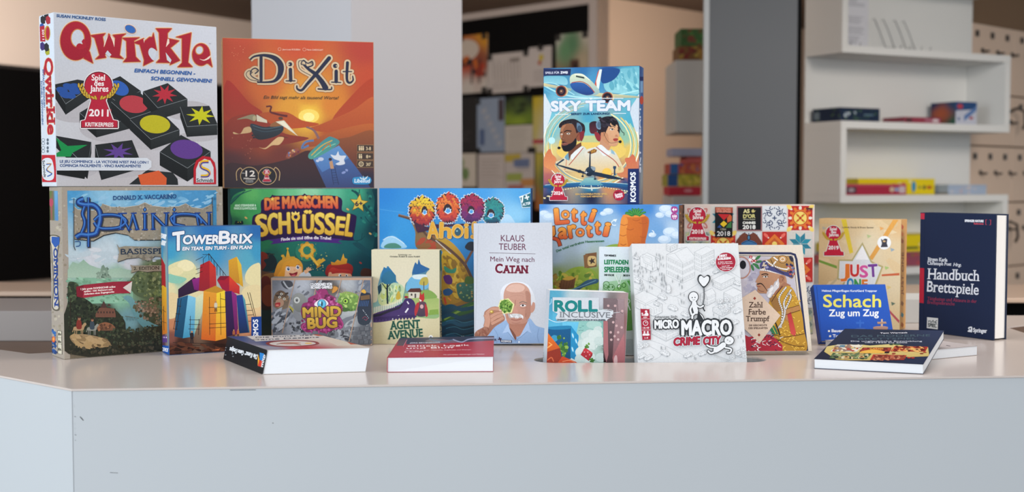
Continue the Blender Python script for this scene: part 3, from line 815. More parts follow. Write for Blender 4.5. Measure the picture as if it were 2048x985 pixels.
def star(cx, cy, R, r, n, c, sx=1.0, sy=1.0, rot=0):
    a.p([(cx + sx * (R if i % 2 == 0 else r) * cos(pi * i / n + rot), cy + sy * (R if i % 2 == 0 else r) * sin(pi * i / n + rot)) for i in range(2 * n)], c)
for sx, sy, rx, ry in ((230, 560, 130, 60), (420, 650, 170, 70), (620, 700, 150, 60), (800, 560, 120, 50), (230, 860, 110, 40), (450, 870, 110, 30), (800, 850, 140, 60), (850, 690, 100, 26)):
    a.e(sx, sy, rx, ry, '#b3b1b6')
tile([118, 428, 240, 402, 335, 420, 180, 525], 55)
for dx, dy in ((-38, -4), (-5, -22), (25, 0), (2, 22), (-22, 20), (30, -22)): a.e(200 + dx, 460 + dy, 30, 16, '#27509a', rot=15)
tile([330, 440, 455, 385, 560, 460, 440, 515], 50); a.e(450, 445, 52, 34, '#2f5eb0', rot=28)
tile([250, 570, 400, 480, 505, 600, 335, 645], 50); a.e(425, 560, 22, 14, '#b0303c')
tile([410, 515, 550, 465, 655, 550, 505, 600], 55); a.e(524, 527, 73, 44, '#b23c46', rot=8)
tile([570, 462, 695, 420, 795, 500, 645, 545], 60); star(680, 477, 64, 28, 9, '#b22c3c', 1, 0.78, 0.15)
tile([505, 605, 650, 552, 755, 655, 610, 705], 52); a.e(631, 628, 77, 46, '#b8b022', rot=6)
tile([758, 540, 905, 535, 948, 630, 792, 640], 52); star(862, 584, 74, 30, 8, '#c0c01c', 1, 0.66, 0.1)
tile([655, 768, 762, 682, 912, 765, 795, 850], 68); a.e(790, 755, 82, 48, '#5d3a88', rot=8)
tile([128, 688, 128, 686, 310, 718, 290, 850], 55, col='#202427'); a.p([128, 850, 290, 850, 275, 905, 128, 880], '#15191b')
a.p([160, 716, 190, 738, 290, 732, 215, 772, 205, 792, 132, 792, 132, 775, 158, 760, 132, 700, 132, 697], '#148a48')
tile([328, 732, 515, 708, 550, 795, 360, 850], 60, col='#212528'); star(445, 768, 78, 30, 8, '#5d3f8c', 1, 0.6, 0.3)
a.p([500, 932, 590, 860, 720, 872, 745, 905, 748, 935], '#23282b'); a.p([545, 885, 650, 862, 690, 900, 688, 935, 560, 935], '#cf5b32')
# title letters
a.fr(*FQT)
RED = '#a81e33'; EDG = '#c9884f'; PAL = '#e8d2c4'
Lw = [430, 255, 625, 228, 590, 270, 612, 400, 665, 232, 690, 262, 735, 400, 745, 285, 715, 250, 880, 232, 830, 270, 800, 500, 850, 545, 690, 525, 650, 440, 618, 500, 632, 530, 500, 550, 552, 500, 490, 285]
Li = [828, 285, 1050, 280, 980, 320, 1000, 520, 1060, 580, 845, 585, 890, 530, 885, 325]
Lr = [970, 345, 1100, 290, 1105, 330, 1170, 275, 1205, 275, 1220, 220, 1262, 440, 1200, 405, 1160, 440, 1165, 500, 1222, 570, 1095, 632, 1105, 560, 1050, 370]
Lk = [1250, 168, 1448, 168, 1395, 225, 1395, 290, 1540, 320, 1430, 410, 1550, 565, 1425, 622, 1435, 580, 1370, 460, 1385, 560, 1430, 595, 1255, 592, 1300, 545, 1290, 220]
Ll = [1500, 275, 1690, 220, 1650, 590, 1705, 645, 1520, 648, 1575, 595, 1575, 290]
Qt = [350, 540, 400, 430, 430, 460, 470, 600, 355, 540]
Qo = [(255 + 190 * cos(t) , 322 + 240 * sin(t)) for t in (2 * pi * i / 40 for i in range(40))]
Eo = [(1812 + 110 * cos(t) * 1.0, 492 + 138 * sin(t)) for t in (2 * pi * i / 30 for i in range(30))]
Et = [1860, 600, 1920, 500, 1950, 648, 1900, 605]
for rad, cc in ((17, PAL), (9, EDG)):
    for k in range(8):
        dx, dy = rad * cos(k * pi / 4), rad * sin(k * pi / 4)
        for j, L_ in enumerate((Lw, Li, Lr, Lk, Ll, Qt, Qo, Eo, Et)): a.p([(x + dx, y + dy) for x, y in pairs(L_)], cc, keep=not (k == 0 and j == 0))
for j, L_ in enumerate((Lw, Li, Lr, Lk, Ll, Qt, Qo, Eo, Et)): a.p(L_, RED, '#9c1c30', keep=j > 0)
a.e(280, 288, 88, 116, EDG); a.e(280, 288, 76, 104, '#c6ccd6'); a.sm([262, 400, 275, 365, 305, 352, 345, 365, 330, 330, 362, 300, 380, 400, 300, 430], RED)
for L_ in ([602, 402, 612, 330, 662, 244, 622, 360], [680, 250, 738, 300, 735, 402, 715, 330]): a.p(L_, PAL)
a.p([622, 480, 650, 440, 700, 495, 672, 520], '#c6ccd6'); a.p([1095, 300, 1110, 300, 1105, 350], PAL); a.sm([1160, 440, 1195, 408, 1250, 440, 1255, 500, 1222, 565, 1165, 500], '#c6ccd6')
a.p([1375, 400, 1395, 295, 1415, 300, 1418, 350], PAL); a.p([1372, 465, 1445, 560, 1430, 592, 1390, 560], '#c6ccd6')
a.e(1790, 438, 52, 58, EDG, rot=20); a.e(1790, 438, 40, 46, '#c6ccd6', rot=20); a.sm([1790, 545, 1850, 555, 1925, 505, 1915, 540, 1850, 568], PAL)
a.e(935, 178, 84, 58, PAL, rot=28); a.e(935, 178, 76, 50, '#8a7a80', rot=28); a.e(932, 176, 66, 42, '#2f66b4', rot=28)
a.t('SUSAN MCKINLEY ROSS', 18, 25, 625, 75, 34, '#34598c', 3.0)
a.fr(*FQ)
a.t('EINFACH BEGONNEN -', 527, 365, 832, 380, 18, '#2f5da0', 1.6, sh=.15); a.t('SCHNELL GEWONNEN!', 610, 405, 915, 418, 18, '#2f5da0', 1.6, sh=.15)
a.t('TM', 902, 222, 912, 223, 4, '#555')
award(a, 345, 362, 290, '2011', 'KRITIKERPREIS')
a.p(spline([(125, 797), (590, 798), (612, 815), (612, 845), (590, 862), (125, 862)], True, 1), '#cfd5dd')
a.t('LE JEU COMMENCE - LA VICTOIRE N\'EST PAS LOIN !', 150, 822, 596, 827, 13, '#2d4c80', 1.2)
a.t('COMINCIA FACILMENTE - VINCI RAPIDAMENTE!', 150, 843, 558, 846, 13, '#2d4c80', 1.2)
def smf(a, x, y, s_):
    a.p([x - 58 * s_, y + 75 * s_, x - 58 * s_, y - 10 * s_, x - 45 * s_, y - 50 * s_, x - 10 * s_, y - 75 * s_, x + 30 * s_, y - 70 * s_, x + 55 * s_, y - 40 * s_, x + 62 * s_, y, x + 62 * s_, y + 75 * s_], '#b5202e')
    a.p([x - 45 * s_, y + 66 * s_, x - 45 * s_, y - 5 * s_, x - 30 * s_, y - 42 * s_, x, y - 60 * s_, x + 32 * s_, y - 50 * s_, x + 48 * s_, y - 15 * s_, x + 50 * s_, y + 66 * s_], '#ccd0d6')
    for w_, c_, dy in ((15, '#c53a2c', 4), (9, '#e0b52c', -2), (6, '#25509a', 8)):
        a.l([x + 22 * s_, y - (48 - dy) * s_, x - 16 * s_, y - (44 - dy) * s_, x - 16 * s_, y - (18 - dy) * s_, x + 22 * s_, y + (2 + dy) * s_, x + 18 * s_, y + (26 + dy) * s_, x - 20 * s_, y + (30 + dy * .6) * s_], w_ * s_, c_, True)
    a.t('Schmidt', x - 42 * s_, y + 62 * s_, x + 46 * s_, y + 64 * s_, 18 * s_, '#20242c', .9 * s_)
smf(a, 880, 860, .95)
a.build('cover_print', o, 'linen_print')
a = on(o, left(Wd, Td, Ht), (70, 10, 2.665))
a.f([(30, 60, '#c8d0da'), (100, 500, '#ccd4de'), (60, 900, '#c6ccd4')], 4, 10)
for x, y, c in ((42, 80, '#23262c'), (60, 60, '#23262c'), (40, 220, '#3a2c6a'), (66, 245, '#a0a030'), (70, 80, '#a02c38'), (62, 225, '#23262c'), (38, 120, '#27509a')): a.p([x - 12, y - 15, x, y - 24, x + 12, y - 10, x + 12, y + 18, x - 4, y + 24, x - 12, y + 10], c)
a.p([25, 115, 50, 110, 56, 195, 28, 195], '#a82034'); a.e(66, 150, 16, 40, '#b89030'); a.e(68, 150, 10, 34, '#a82034'); a.t('2011', 38, 130, 40, 185, 10, '#e8d8d8', .8)
a.t('Qwirkle', 52, 285, 70, 690, 40, '#a81e33', 3.4, serif=.09, out=(2.5, '#d9a070'))
a.t('EINFACH BEGONNEN -', 40, 345, 46, 560, 9, '#34598c', 1); a.t('SCHNELL GEWONNEN!', 30, 405, 37, 640, 8, '#34598c', 1)
for y in (720, 738, 762, 780): a.ring(44, y, 8, 8, 2, '#55606c'); a.e(68, y, 6, 8, '#55606c')
a.p([32, 800, 108, 800, 118, 945, 38, 945], '#b5202e'); a.sm([38, 830, 90, 825, 100, 925, 45, 925], '#ccd0d6'); a.l([60, 850, 85, 850, 62, 880, 90, 900, 66, 915], 6, '#25509a', True); a.l([64, 846, 88, 848, 66, 876, 92, 896], 3, '#d9a52c', True)
a.t('Schmidt', 40, 830, 48, 920, 12, '#20242c', 1)
a.build('side_print', o, 'linen_print')

# ---- orange storybook game
o = game_box((-0.557, 2.42, 1.2935), 15, 0, 0, 0.2925, 0.07, 0.2895, '#b98a5e', 'orange sunset game box with dark ornamental title on the green fairy tale box')
Wd, Td, Ht = 0.2925, 0.0651, 0.2895
a = on(o, front(Wd, Td, Ht), FD)
a.p([40, 40, 970, 40, 970, 960, 40, 960], '#c09468')
a.sm([62, 80, 75, 58, 500, 72, 925, 88, 945, 105, 950, 500, 952, 925, 935, 945, 500, 945, 85, 942, 68, 925, 62, 500], '#5a2418', k=8)
a.f([(100, 90, '#b8452a'), (500, 90, '#bd4a28'), (900, 110, '#a83a2c'), (80, 300, '#b84628'), (930, 300, '#b44427'), (300, 330, '#c5622a'), (560, 400, '#d08a2c'), (560, 500, '#e8b93c'), (450, 480, '#d4912e'), (700, 450, '#cc7a2a'), (120, 480, '#a8361f'), (900, 480, '#a03a26'), (300, 640, '#8f3a22'), (700, 620, '#a84c22'), (900, 620, '#8a4a28'), (120, 640, '#7c2a20'), (400, 760, '#6a2c24'), (100, 800, '#4c2428'), (300, 900, '#2e2030'), (100, 930, '#2b2030'), (600, 900, '#33304c'), (900, 900, '#262236'), (900, 760, '#5a3226')], 56, 56, box=None, pw=3.4)
def fd_(pts, c, c2=None): a.sm(pts, c, c2)
a.e(560, 515, 62, 42, '#f0d060'); a.e(560, 520, 34, 26, '#f6e690')
a.sm([70, 300, 200, 430, 280, 500, 70, 520], '#aa2a1e', '#9c3420'); a.sm([950, 290, 800, 410, 700, 560, 950, 530], '#a8391e', '#a64422')
a.sm([270, 500, 420, 490, 520, 540, 620, 560, 560, 580, 400, 590, 280, 560], '#a84c22', '#b0481c'); a.sm([950, 400, 820, 480, 640, 560, 560, 590, 700, 610, 950, 560], '#b8582c', '#a54822')
a.sm([80, 540, 240, 500, 330, 560, 420, 620, 560, 650, 300, 700, 80, 690], '#8f3220', '#7a2c22'); a.sm([950, 560, 760, 590, 620, 640, 520, 700, 700, 680, 950, 640], '#b35c2a', '#8c4426')
a.sm([950, 605, 800, 640, 700, 660, 560, 720, 420, 770, 640, 820, 950, 800], '#8a4c2a', '#5a3028'); a.sm([70, 800, 250, 810, 440, 770, 560, 720, 620, 800, 660, 940, 300, 945, 70, 945], '#3e2022', '#241a26')
a.p([585, 770, 740, 690, 850, 830, 930, 945, 665, 945], '#41669f', '#33406e'); a.p([585, 770, 740, 690, 800, 765, 640, 850], '#5a8abc', '#466ea8')
a.sm([560, 740, 660, 650, 700, 640, 740, 680, 590, 770], '#3c8088', '#4a9484'); a.l([575, 750, 640, 690, 700, 660], 6, '#c9a040', True); a.l([590, 760, 660, 705, 720, 680], 5, '#7ab89c', True); a.l([640, 720, 680, 680, 690, 700], 7, '#b07028', True)
a.l([545, 580, 590, 600, 620, 650], 10, '#7c5a5c', True, w2=16); a.l([590, 660, 540, 670, 520, 705, 560, 690], 12, '#54709c', True); a.l([500, 715, 450, 735, 432, 765], 24, '#8a4a3c', True); a.sc([440, 720, 510, 710, 500, 745, 440, 765], 14, 6, ['#b8704c', '#5a6c98', '#c9a070', '#6a2c3a'], 5)
# flying boat
a.sm([215, 560, 300, 580, 380, 562, 408, 580, 400, 610, 350, 640, 260, 655, 222, 610], '#28343f', '#1b2028'); a.l([225, 570, 300, 590, 400, 575], 4, '#4a606a', True); a.l([230, 590, 300, 608, 395, 592], 3, '#3d525e', True)
a.sm([345, 555, 400, 540, 400, 570, 330, 578], '#8a5a34'); a.p([248, 505, 310, 540, 312, 556, 250, 545], '#cfc8b0'); a.p([362, 548, 412, 540, 495, 635, 430, 590], '#d5d0b8'); a.p([380, 552, 408, 545, 470, 612], '#e4dcc4')
a.sm([130, 535, 220, 505, 248, 520, 235, 545, 190, 530], '#8d8468'); a.sm([110, 610, 150, 620, 175, 585, 210, 580, 215, 610, 160, 620, 115, 622], '#c9a678'); a.sm([262, 700, 300, 705, 350, 660, 380, 640, 412, 645, 385, 685, 340, 690, 300, 712], '#cfaa78')
a.l([305, 458, 335, 458, 330, 488, 360, 500, 400, 510, 432, 515], 9, '#5a1c20', True, w2=14); a.e(392, 528, 14, 9, '#54382c'); a.e(235, 528, 10, 16, '#b0a480')
for i in range(6): a.e(225 + i * 7, 630 + (i * 13 % 26), 7, 6, '#1c2228', n=8)
a.l([385, 632, 435, 645], 3, '#4a2a20')
# card with bird and ladder
a.sm([690, 745, 720, 750, 735, 725, 745, 750, 782, 752, 770, 775, 775, 800, 740, 808, 720, 800, 745, 785, 710, 770], '#ccd0d8'); a.e(632, 772, 17, 11, '#b8c0d4'); a.e(612, 782, 10, 8, '#b8c0d4')
a.l([692, 825, 708, 925], 2.4, '#1c2240'); a.l([715, 820, 738, 925], 2.4, '#1c2240')
for i in range(6): a.l([694 + i * 3, 838 + i * 15, 718 + i * 4, 836 + i * 15], 1.8, '#1c2240')
a.p([682, 788, 700, 780, 710, 828, 690, 830], '#b58a68'); a.e(688, 773, 10, 9, '#2c2030'); a.e(768, 852, 13, 7, '#8090c0', rot=-20); a.e(786, 838, 9, 7, '#8090c0', rot=30)
a.sc([90, 80, 180, 100, 160, 190, 100, 170], 14, 2.2, ['#d98c60'], 3); a.sc([100, 600, 250, 660, 230, 780, 90, 700], 16, 3, ['#a85c48'], 8)
# title
a.fr(*FDT)
CR = '#cdb592'; NV = '#161c38'
D1 = [(165, 150), (250, 95), (400, 80), (540, 120), (640, 190), (690, 300), (670, 420), (600, 510), (480, 550), (280, 535)]
strokes = [([165, 160, 240, 105, 400, 88, 560, 130, 650, 220, 670, 320, 640, 430, 560, 510, 430, 530, 280, 528], 26, 60), ([345, 120, 345, 500], 52, 52), ([310, 500, 200, 440, 170, 390, 190, 330, 250, 300, 300, 340, 250, 385], 16, 22),
           ([290, 510, 180, 490, 110, 430, 105, 380, 150, 340, 200, 370, 160, 400], 10, 10), ([820, 235, 821, 236], 70, 70), ([825, 320, 830, 500], 58, 58), ([755, 508, 900, 508], 20, 20),
           ([1460, 135, 1240, 400, 1100, 560, 1010, 660, 940, 640, 930, 590], 66, 24), ([1050, 250, 1130, 320, 1240, 400, 1340, 520, 1400, 620], 34, 96), ([1280, 640, 1480, 650, 1500, 610], 26, 22), ([1060, 250, 1000, 230, 1040, 170, 1110, 220, 1180, 190, 1190, 250, 1120, 280], 14, 24),
           ([1160, 420, 1000, 330, 960, 250, 970, 180, 1060, 190, 1080, 250], 10, 12), ([1560, 262, 1561, 263], 74, 74), ([1575, 350, 1575, 520], 58, 58), ([1500, 528, 1650, 535], 20, 20),
           ([1760, 210, 1750, 470, 1790, 540, 1850, 500, 1845, 430], 52, 20), ([1690, 355, 1830, 355], 22, 18)]
for add, cc in ((70, '#8f4a24'), (56, CR), (0, NV)):
    for j, (pts, w1, w2) in enumerate(strokes):
        if pts[0] + 1 == pts[2]: a.e(pts[0], pts[1], (w1 + add) / 2, (w1 + add) / 2, cc, keep=j > 0)
        else:
            thick = len(pts) == 20 and pts[0] == 165
            pp = spline(pairs(pts), False, 7) if len(pts) > 4 else pairs(pts)
            if thick:      # bowl of the D swells in its middle
                n = len(pp)
                a.l(pp, [28 + 74 * max(0, sin(pi * i / (n - 1))) ** 3 + add for i in range(n)], cc)
            else:
                a.l(pp, w1 + add, cc, w2=w2 + add, keep=j > 0)
                a.e(*pp[0], (w1 + add) / 2, (w1 + add) / 2, cc, n=12, keep=True); a.e(*pp[-1], (w2 + add) / 2, (w2 + add) / 2, cc, n=12, keep=True)
a.l([388, 130, 385, 490], 7, CR); a.e(800, 236, 12, 14, CR, n=10); a.e(1580, 262, 11, 12, CR, n=10)
a.t('Ein Bild sagt mehr als tausend Worte!', 385, 800, 1605, 812, 52, '#2b2c1c', 1.2, sh=.3)
a.fr(*FD)
a.ring(385, 115, 9, 9, 1.6, '#dfb9a0'); a.ring(533, 117, 9, 9, 1.6, '#dfb9a0'); a.t('Jean-Louis ROUBIRA', 402, 121, 510, 123, 10, '#e3b8a2', .3); a.t('Marie CARDOUAT', 548, 123, 645, 125, 10, '#e3b8a2', .3)
for i, (y, s_) in enumerate(((707, '3-8'), (755, '8+'), (801, '30\''))):
    a.sm([848, y - 20, 945, y - 18, 945, y + 20, 848, y + 20], '#3a2a24', k=1); a.l([848, y - 20, 945, y - 20, 945, y + 20, 848, y + 20, 848, y - 20], 1.6, '#a08058')
    a.t(s_, 902, y + 11, 930, y + 11, 19, '#d8c29a', .5)
    if i < 2:
        for k in range(3 - i): a.e(862 + k * 11, y - 9, 4, 5, '#d8c29a', n=10); a.p([858 + k * 11, y - 3, 867 + k * 11, y - 3, 866 + k * 11, y + 13, 859 + k * 11, y + 13], '#d8c29a')
    else: a.ring(872, y, 13, 13, 4, '#d8c29a'); a.ring(872, y, 5, 5, 2, '#d8c29a')
for x in (206, 312):
    a.e(x, 872, 56, 54, '#17141c'); a.ring(x, 872, 54, 52, 3.5, '#c9a878')
a.l([130, 900, 128, 850, 150, 825, 165, 840], 4, '#c9a878', True); a.l([382, 900, 386, 850, 362, 822, 350, 838], 4, '#c9a878', True)
a.t('12', 183, 875, 238, 875, 34, '#e8e0d8', 1.6); a.t('Millionen', 172, 893, 240, 893, 10, '#d8d0c8', 1); a.t('verkaufte', 182, 903, 228, 903, 6, '#bbb', .3); a.t('Exemplare', 182, 911, 228, 911, 6, '#bbb', .3); a.t('Ueber', 160, 858, 180, 858, 6, '#ccc', .3)
award(a, 308, 832, 76, '2010')
a.sm([820, 895, 835, 880, 915, 878, 932, 892, 930, 910, 910, 922, 838, 922, 822, 912], '#2c86b8'); a.t('Libellud', 832, 912, 922, 912, 22, '#e0eaf0', .9, sh=.1); a.sm([865, 878, 880, 888, 885, 870, 890, 888, 912, 872, 900, 892, 872, 892], '#c9d8e0')
a.build('cover_print', o, 'gloss_print')

# ---- stone-grey medieval box (bottom left)
o = game_box((-0.7685, 2.1333, 1.0003), 36.5, 0, 0, 0.2925, 0.074, 0.2962, '#a39a8a', 'stone-grey game box with castle landscape standing at the left end of the counter')
Wd, Td, Ht = 0.2925, 0.0688, 0.2962
a = on(o, front(Wd, Td, Ht), FDM)
ST = ['#a49a88', '#8f8675', '#b3aa98', '#99907f']
a.p([140, 40, 1010, 40, 1010, 960, 140, 960], '#a0968a'); a.sc([150, 50, 1000, 50, 1000, 940, 160, 940], 520, 6, ST, 3)
a.up()
a.f([(200, 90, '#4a94c4'), (400, 90, '#86b8d4'), (600, 100, '#5aa2cc'), (850, 90, '#4a90be'), (950, 130, '#3f86b0'), (300, 200, '#6faacb'), (500, 330, '#a0c0d0'), (250, 340, '#90b6cc'), (220, 400, '#b5c6ce'), (400, 400, '#bccad2'), (300, 430, '#c5c9d0'), (500, 440, '#c8c9cf'), (240, 480, '#98b8a8'), (450, 500, '#8fb0a0'), (600, 480, '#6b7a58'), (300, 560, '#7fae94'), (460, 620, '#7fb096'), (560, 560, '#6a7c50'), (220, 640, '#4c5a40'), (620, 620, '#586648'), (380, 700, '#3a4232'), (600, 760, '#3c4434'), (500, 730, '#6f98a0'), (240, 860, '#6f6250'), (420, 860, '#4a4436'), (640, 880, '#3b3a2e'), (850, 500, '#66745a'), (880, 800, '#30372c')], 60, 60, box=(188, 80, 950, 878 + 20), pw=3.6, jit=.05)
a.sc([200, 90, 940, 90, 940, 200, 200, 200], 90, 7, ['#8fbcd8', '#6faace', '#8bbcd6', '#5a9cc8'], 4, asp=3, ang=-15)
a.sc([190, 380, 640, 380, 640, 440, 190, 440], 30, 10, ['#c9ced4', '#b5c4cc'], 5, asp=3, ang=0)
a.p([190, 480, 215, 440, 245, 450, 270, 428, 300, 455, 340, 470, 380, 480, 450, 470, 520, 485, 520, 520, 190, 520], '#8eac98', '#a2bba8')
a.p([330, 540, 340, 500, 355, 490, 362, 460, 372, 455, 380, 470, 392, 465, 395, 500, 410, 515, 412, 540], '#6f8576', '#8aa08e'); a.sc([335, 500, 400, 470, 410, 540, 335, 540], 30, 5, ['#5d7264', '#7f9484', '#93a898'], 6)
a.p([190, 545, 260, 520, 420, 530, 520, 560, 520, 650, 190, 650], '#7fab90', '#87b89c'); a.sc([190, 520, 520, 530, 520, 640, 190, 650], 110, 6, ['#6f9a7e', '#94bfa4', '#7aa68c', '#5f8a72'], 7, asp=2, ang=10)
a.sm([500, 560, 530, 500, 600, 450, 700, 440, 700, 620, 560, 620], '#62704a', '#4f6048'); a.sc([510, 530, 600, 455, 700, 450, 700, 620, 560, 610], 170, 7, ['#6a7850', '#4b5a3a', '#68784c', '#8a9468', '#3f4e34'], 8)
a.sm([470, 620, 500, 650, 520, 700, 560, 760, 640, 820, 700, 830, 700, 790, 600, 740, 545, 690, 530, 640, 500, 610], '#6f9ea4', '#4c7a80'); a.l([480, 715, 550, 725], 4, '#5d6a60'); 
for i in range(4): a.e(490 + i * 15, 728, 6, 9, '#5d8288', n=10)
a.sc([510, 650, 700, 600, 700, 790, 560, 720], 180, 7, ['#3f3f30', '#5c5a44', '#6d5f4c', '#37402c', '#7d6a58'], 9); a.sc([530, 640, 620, 620, 640, 700, 540, 690], 60, 5, ['#8a7464', '#6d5c4c', '#9a8270'], 10)
# dark trees, castle, rock, riders
a.sm([190, 650, 215, 610, 250, 612, 300, 640, 335, 670, 400, 672, 440, 690, 478, 740, 490, 790, 560, 790, 640, 765, 950, 760, 950, 905, 195, 905], '#283024', '#2c2a20')
a.sm([192, 550, 215, 540, 240, 555, 245, 610, 215, 630, 192, 620], '#3a4632')
a.sc([190, 640, 250, 610, 330, 660, 430, 680, 480, 740, 470, 840, 200, 830], 420, 7, ['#20271d', '#2b3323', '#353f2c', '#1d241b', '#3c4733'], 11)
a.sc([195, 545, 235, 545, 240, 620, 195, 640], 50, 10, ['#3b4834', '#4e5d40', '#2b3628'], 12); a.l([205, 620, 200, 780], 4, '#2c261e')
a.p([330, 705, 350, 672, 358, 672, 372, 640, 384, 672, 425, 676, 432, 705, 432, 720, 330, 720], '#6f4a3c'); a.p([355, 672, 372, 636, 388, 672], '#4c3430'); a.p([390, 662, 398, 650, 408, 662], '#4c3430')
for i in range(6): a.p([340 + i * 15, 690, 346 + i * 15, 690, 346 + i * 15, 700, 340 + i * 15, 700], '#3a2c28', keep=i > 0)
a.sm([340, 760, 380, 745, 420, 760, 425, 785, 345, 785], '#8f5c40', '#6a4a38'); a.sc([345, 755, 420, 760, 420, 785, 345, 785], 12, 7, ['#a06a4a', '#5a3c2c'], 13)
a.sm([200, 815, 260, 805, 330, 815, 390, 835, 400, 865, 300, 880, 230, 860], '#9a815e', '#6f5a42'); a.sc([210, 815, 380, 825, 390, 870, 240, 865], 50, 11, ['#b0946c', '#8a7250', '#6a563c', '#a88c62'], 14, asp=2, ang=8)
a.sc([200, 850, 300, 880, 500, 860, 640, 840, 900, 820, 900, 900, 200, 905], 380, 7, ['#26281e', '#343326', '#403c2e', '#22241c', '#4c4536'], 15)
a.sc([400, 780, 640, 760, 660, 860, 420, 860], 220, 6, ['#2c3024', '#262b20', '#3c4432', '#4a4c38'], 16)
def horse(x, y, k, c, rc):
    a.sm([x - 26 * k, y - 8 * k, x + 10 * k, y - 12 * k, x + 30 * k, y - 30 * k, x + 40 * k, y - 22 * k, x + 30 * k, y - 8 * k, x + 20 * k, y + 10 * k, x - 24 * k, y + 10 * k], c)
    for dx in (-22, -12, 12, 20): a.l([x + dx * k, y + 5 * k, x + dx * k, y + 38 * k], 4.5 * k, c, w2=3 * k)
    a.l([x - 26 * k, y - 4 * k, x - 34 * k, y + 20 * k], 4 * k, c); a.sm([x - 10 * k, y - 42 * k, x + 10 * k, y - 42 * k, x + 14 * k, y, x - 12 * k, y], rc); a.e(x + 2 * k, y - 52 * k, 8 * k, 9 * k, '#9a6a50'); a.e(x + 2 * k, y - 59 * k, 14 * k, 4 * k, '#3a2c24')
horse(246, 776, .95, '#a88a66', '#7c3028'); horse(312, 778, .85, '#8a8a80', '#3a4650')
# ribbon
a.p([232, 572, 270, 556, 420, 540, 515, 538, 468, 572, 508, 598, 430, 600, 270, 622, 250, 600], '#8f2436', '#a02a3c'); a.p([232, 566, 270, 556, 265, 622, 235, 615], '#7a1c2c'); a.p([515, 538, 468, 570, 508, 598], '#d9d0c8')
a.t('1 Jahr gratis DOMINION® online', 255, 582, 430, 569, 9, '#ead9d4', .8, serif=.05); a.t('spielen - inkl. Stichwort zum', 272, 593, 416, 582, 8, '#ead9d4', .8, serif=.05); a.t('Anfordern eines Zugangscodes', 272, 607, 424, 594, 8, '#ead9d4', .8, serif=.05)
# banner and title
a.fr(*FDMT)
BN = [85, 220, 130, 260, 290, 268, 370, 230, 385, 198, 480, 232, 620, 235, 760, 215, 825, 185, 900, 220, 1040, 235, 1180, 225, 1250, 195, 1310, 235, 1420, 250, 1525, 200, 1525, 430, 1440, 500, 1150, 560, 960, 570, 715, 570, 650, 520, 520, 495, 400, 520, 290, 580, 90, 560]
a.p([(x + 6, y + 9) for x, y in pairs(BN)], '#23282c'); a.p([(x, y - 4) for x, y in pairs(BN)], '#d0c8ba'); a.p(BN, '#8d8576', '#978b78'); a.sc(BN, 380, 10, ['#a0968a', '#7d7466', '#938a7a', '#aaa192'], 17)
for pts in ([90, 140, 90, 640, 105, 680], [1525, 130, 1525, 240]): a.l(pts, 9, '#4a4c50')
SB = '#1c3f86'; LB = '#3f78c0'; dsh = '#3a3c40'
TS = [([190, 145, 145, 165, 140, 188, 200, 205, 290, 210, 348, 262, 362, 345, 345, 430, 318, 500], 44), ([110, 545, 160, 515, 230, 520, 300, 510, 330, 490], 42), ([240, 130, 240, 645], 18), ([200, 225, 178, 300, 200, 370, 196, 430, 168, 500], 26),
      ([300, 370, 360, 320, 480, 310, 580, 330, 630, 380, 560, 440, 420, 455, 340, 440, 300, 390], 26), ([570, 300, 590, 330, 570, 460], 20), ([575, 305, 660, 460, 700, 310], 18), ([700, 305, 745, 460], 24), ([825, 300, 825, 465], 24),
      ([905, 300, 910, 460], 18), ([905, 305, 1040, 440], 22), ([1050, 295, 1045, 420], 18), ([1130, 295, 1130, 400], 24), ([1110, 380, 1100, 340, 1180, 305, 1330, 310, 1400, 350, 1410, 400], 24), ([1100, 370, 1130, 410, 1240, 430], 24),
      ([1360, 300, 1380, 420], 16), ([1360, 300, 1470, 420], 22), ([1490, 290, 1490, 420], 18)]
for (dx, dy, ad, cc) in ((8, 12, 16, dsh), (0, 0, 12, '#10254e'), (0, 0, 0, SB), (-2, -3, -9, LB)):
    for j, (pts, w_) in enumerate(TS):
        a.l([(x + dx, y + dy) for x, y in pairs(pts)], max(3, w_ + ad if ad >= 0 else w_ * .45), cc, curve=len(pts) > 6, keep=j > 0)
for x in (825, 1130): a.p([x - 22, 258, x, 228, x + 22, 258, x, 285], '#10254e'); a.p([x - 14, 258, x, 238, x + 14, 258, x, 276], LB)
for x0, x1, y in ((545, 640, 298), (680, 740, 296), (545, 610, 462), (640, 690, 465), (720, 770, 465), (795, 855, 298), (795, 858, 466), (885, 940, 298), (885, 935, 462), (1020, 1080, 293), (1110, 1160, 293), (1340, 1400, 295), (1460, 1520, 288)): a.l([x0, y, x1, y - 3], 14, SB)
a.t('DONALD X. VACCARINO', 498, 158, 1152, 140, 42, '#1f4478', 2.2, serif=.07)
a.l([100, 590, 150, 590, 150, 630, 110, 640], 9, '#20467e', True)
B2 = [532, 612, 556, 650, 620, 635, 760, 640, 960, 645, 1200, 640, 1200, 770, 930, 740, 855, 790, 760, 752, 640, 765, 540, 800, 560, 700]
a.p([(x + 5, y + 6) for x, y in pairs(B2)], '#26292a'); a.p(B2, '#8f8775', '#9a907e'); a.sc(B2, 40, 18, ['#a0968a', '#7d7466', '#938a7a'], 18)
a.t('BASISSPIEL', 575, 722, 1110, 712, 56, '#2f3b4c', 2.6, serif=.08)
B3 = [672, 828, 700, 838, 980, 835, 1150, 835, 1150, 900, 920, 895, 850, 905, 760, 890, 680, 915, 690, 870]
a.p([(x + 4, y + 4) for x, y in pairs(B3)], '#2a2a28'); a.p(B3, '#968b78'); a.t('2. EDITION', 710, 884, 975, 877, 32, '#40382c', 1.8, serif=.07)
a.ring(1550, 142, 12, 12, 3, '#2a5a84'); a.e(1550, 142, 4, 5, '#2a5a84')
a.build('cover_print', o, 'linen_print')
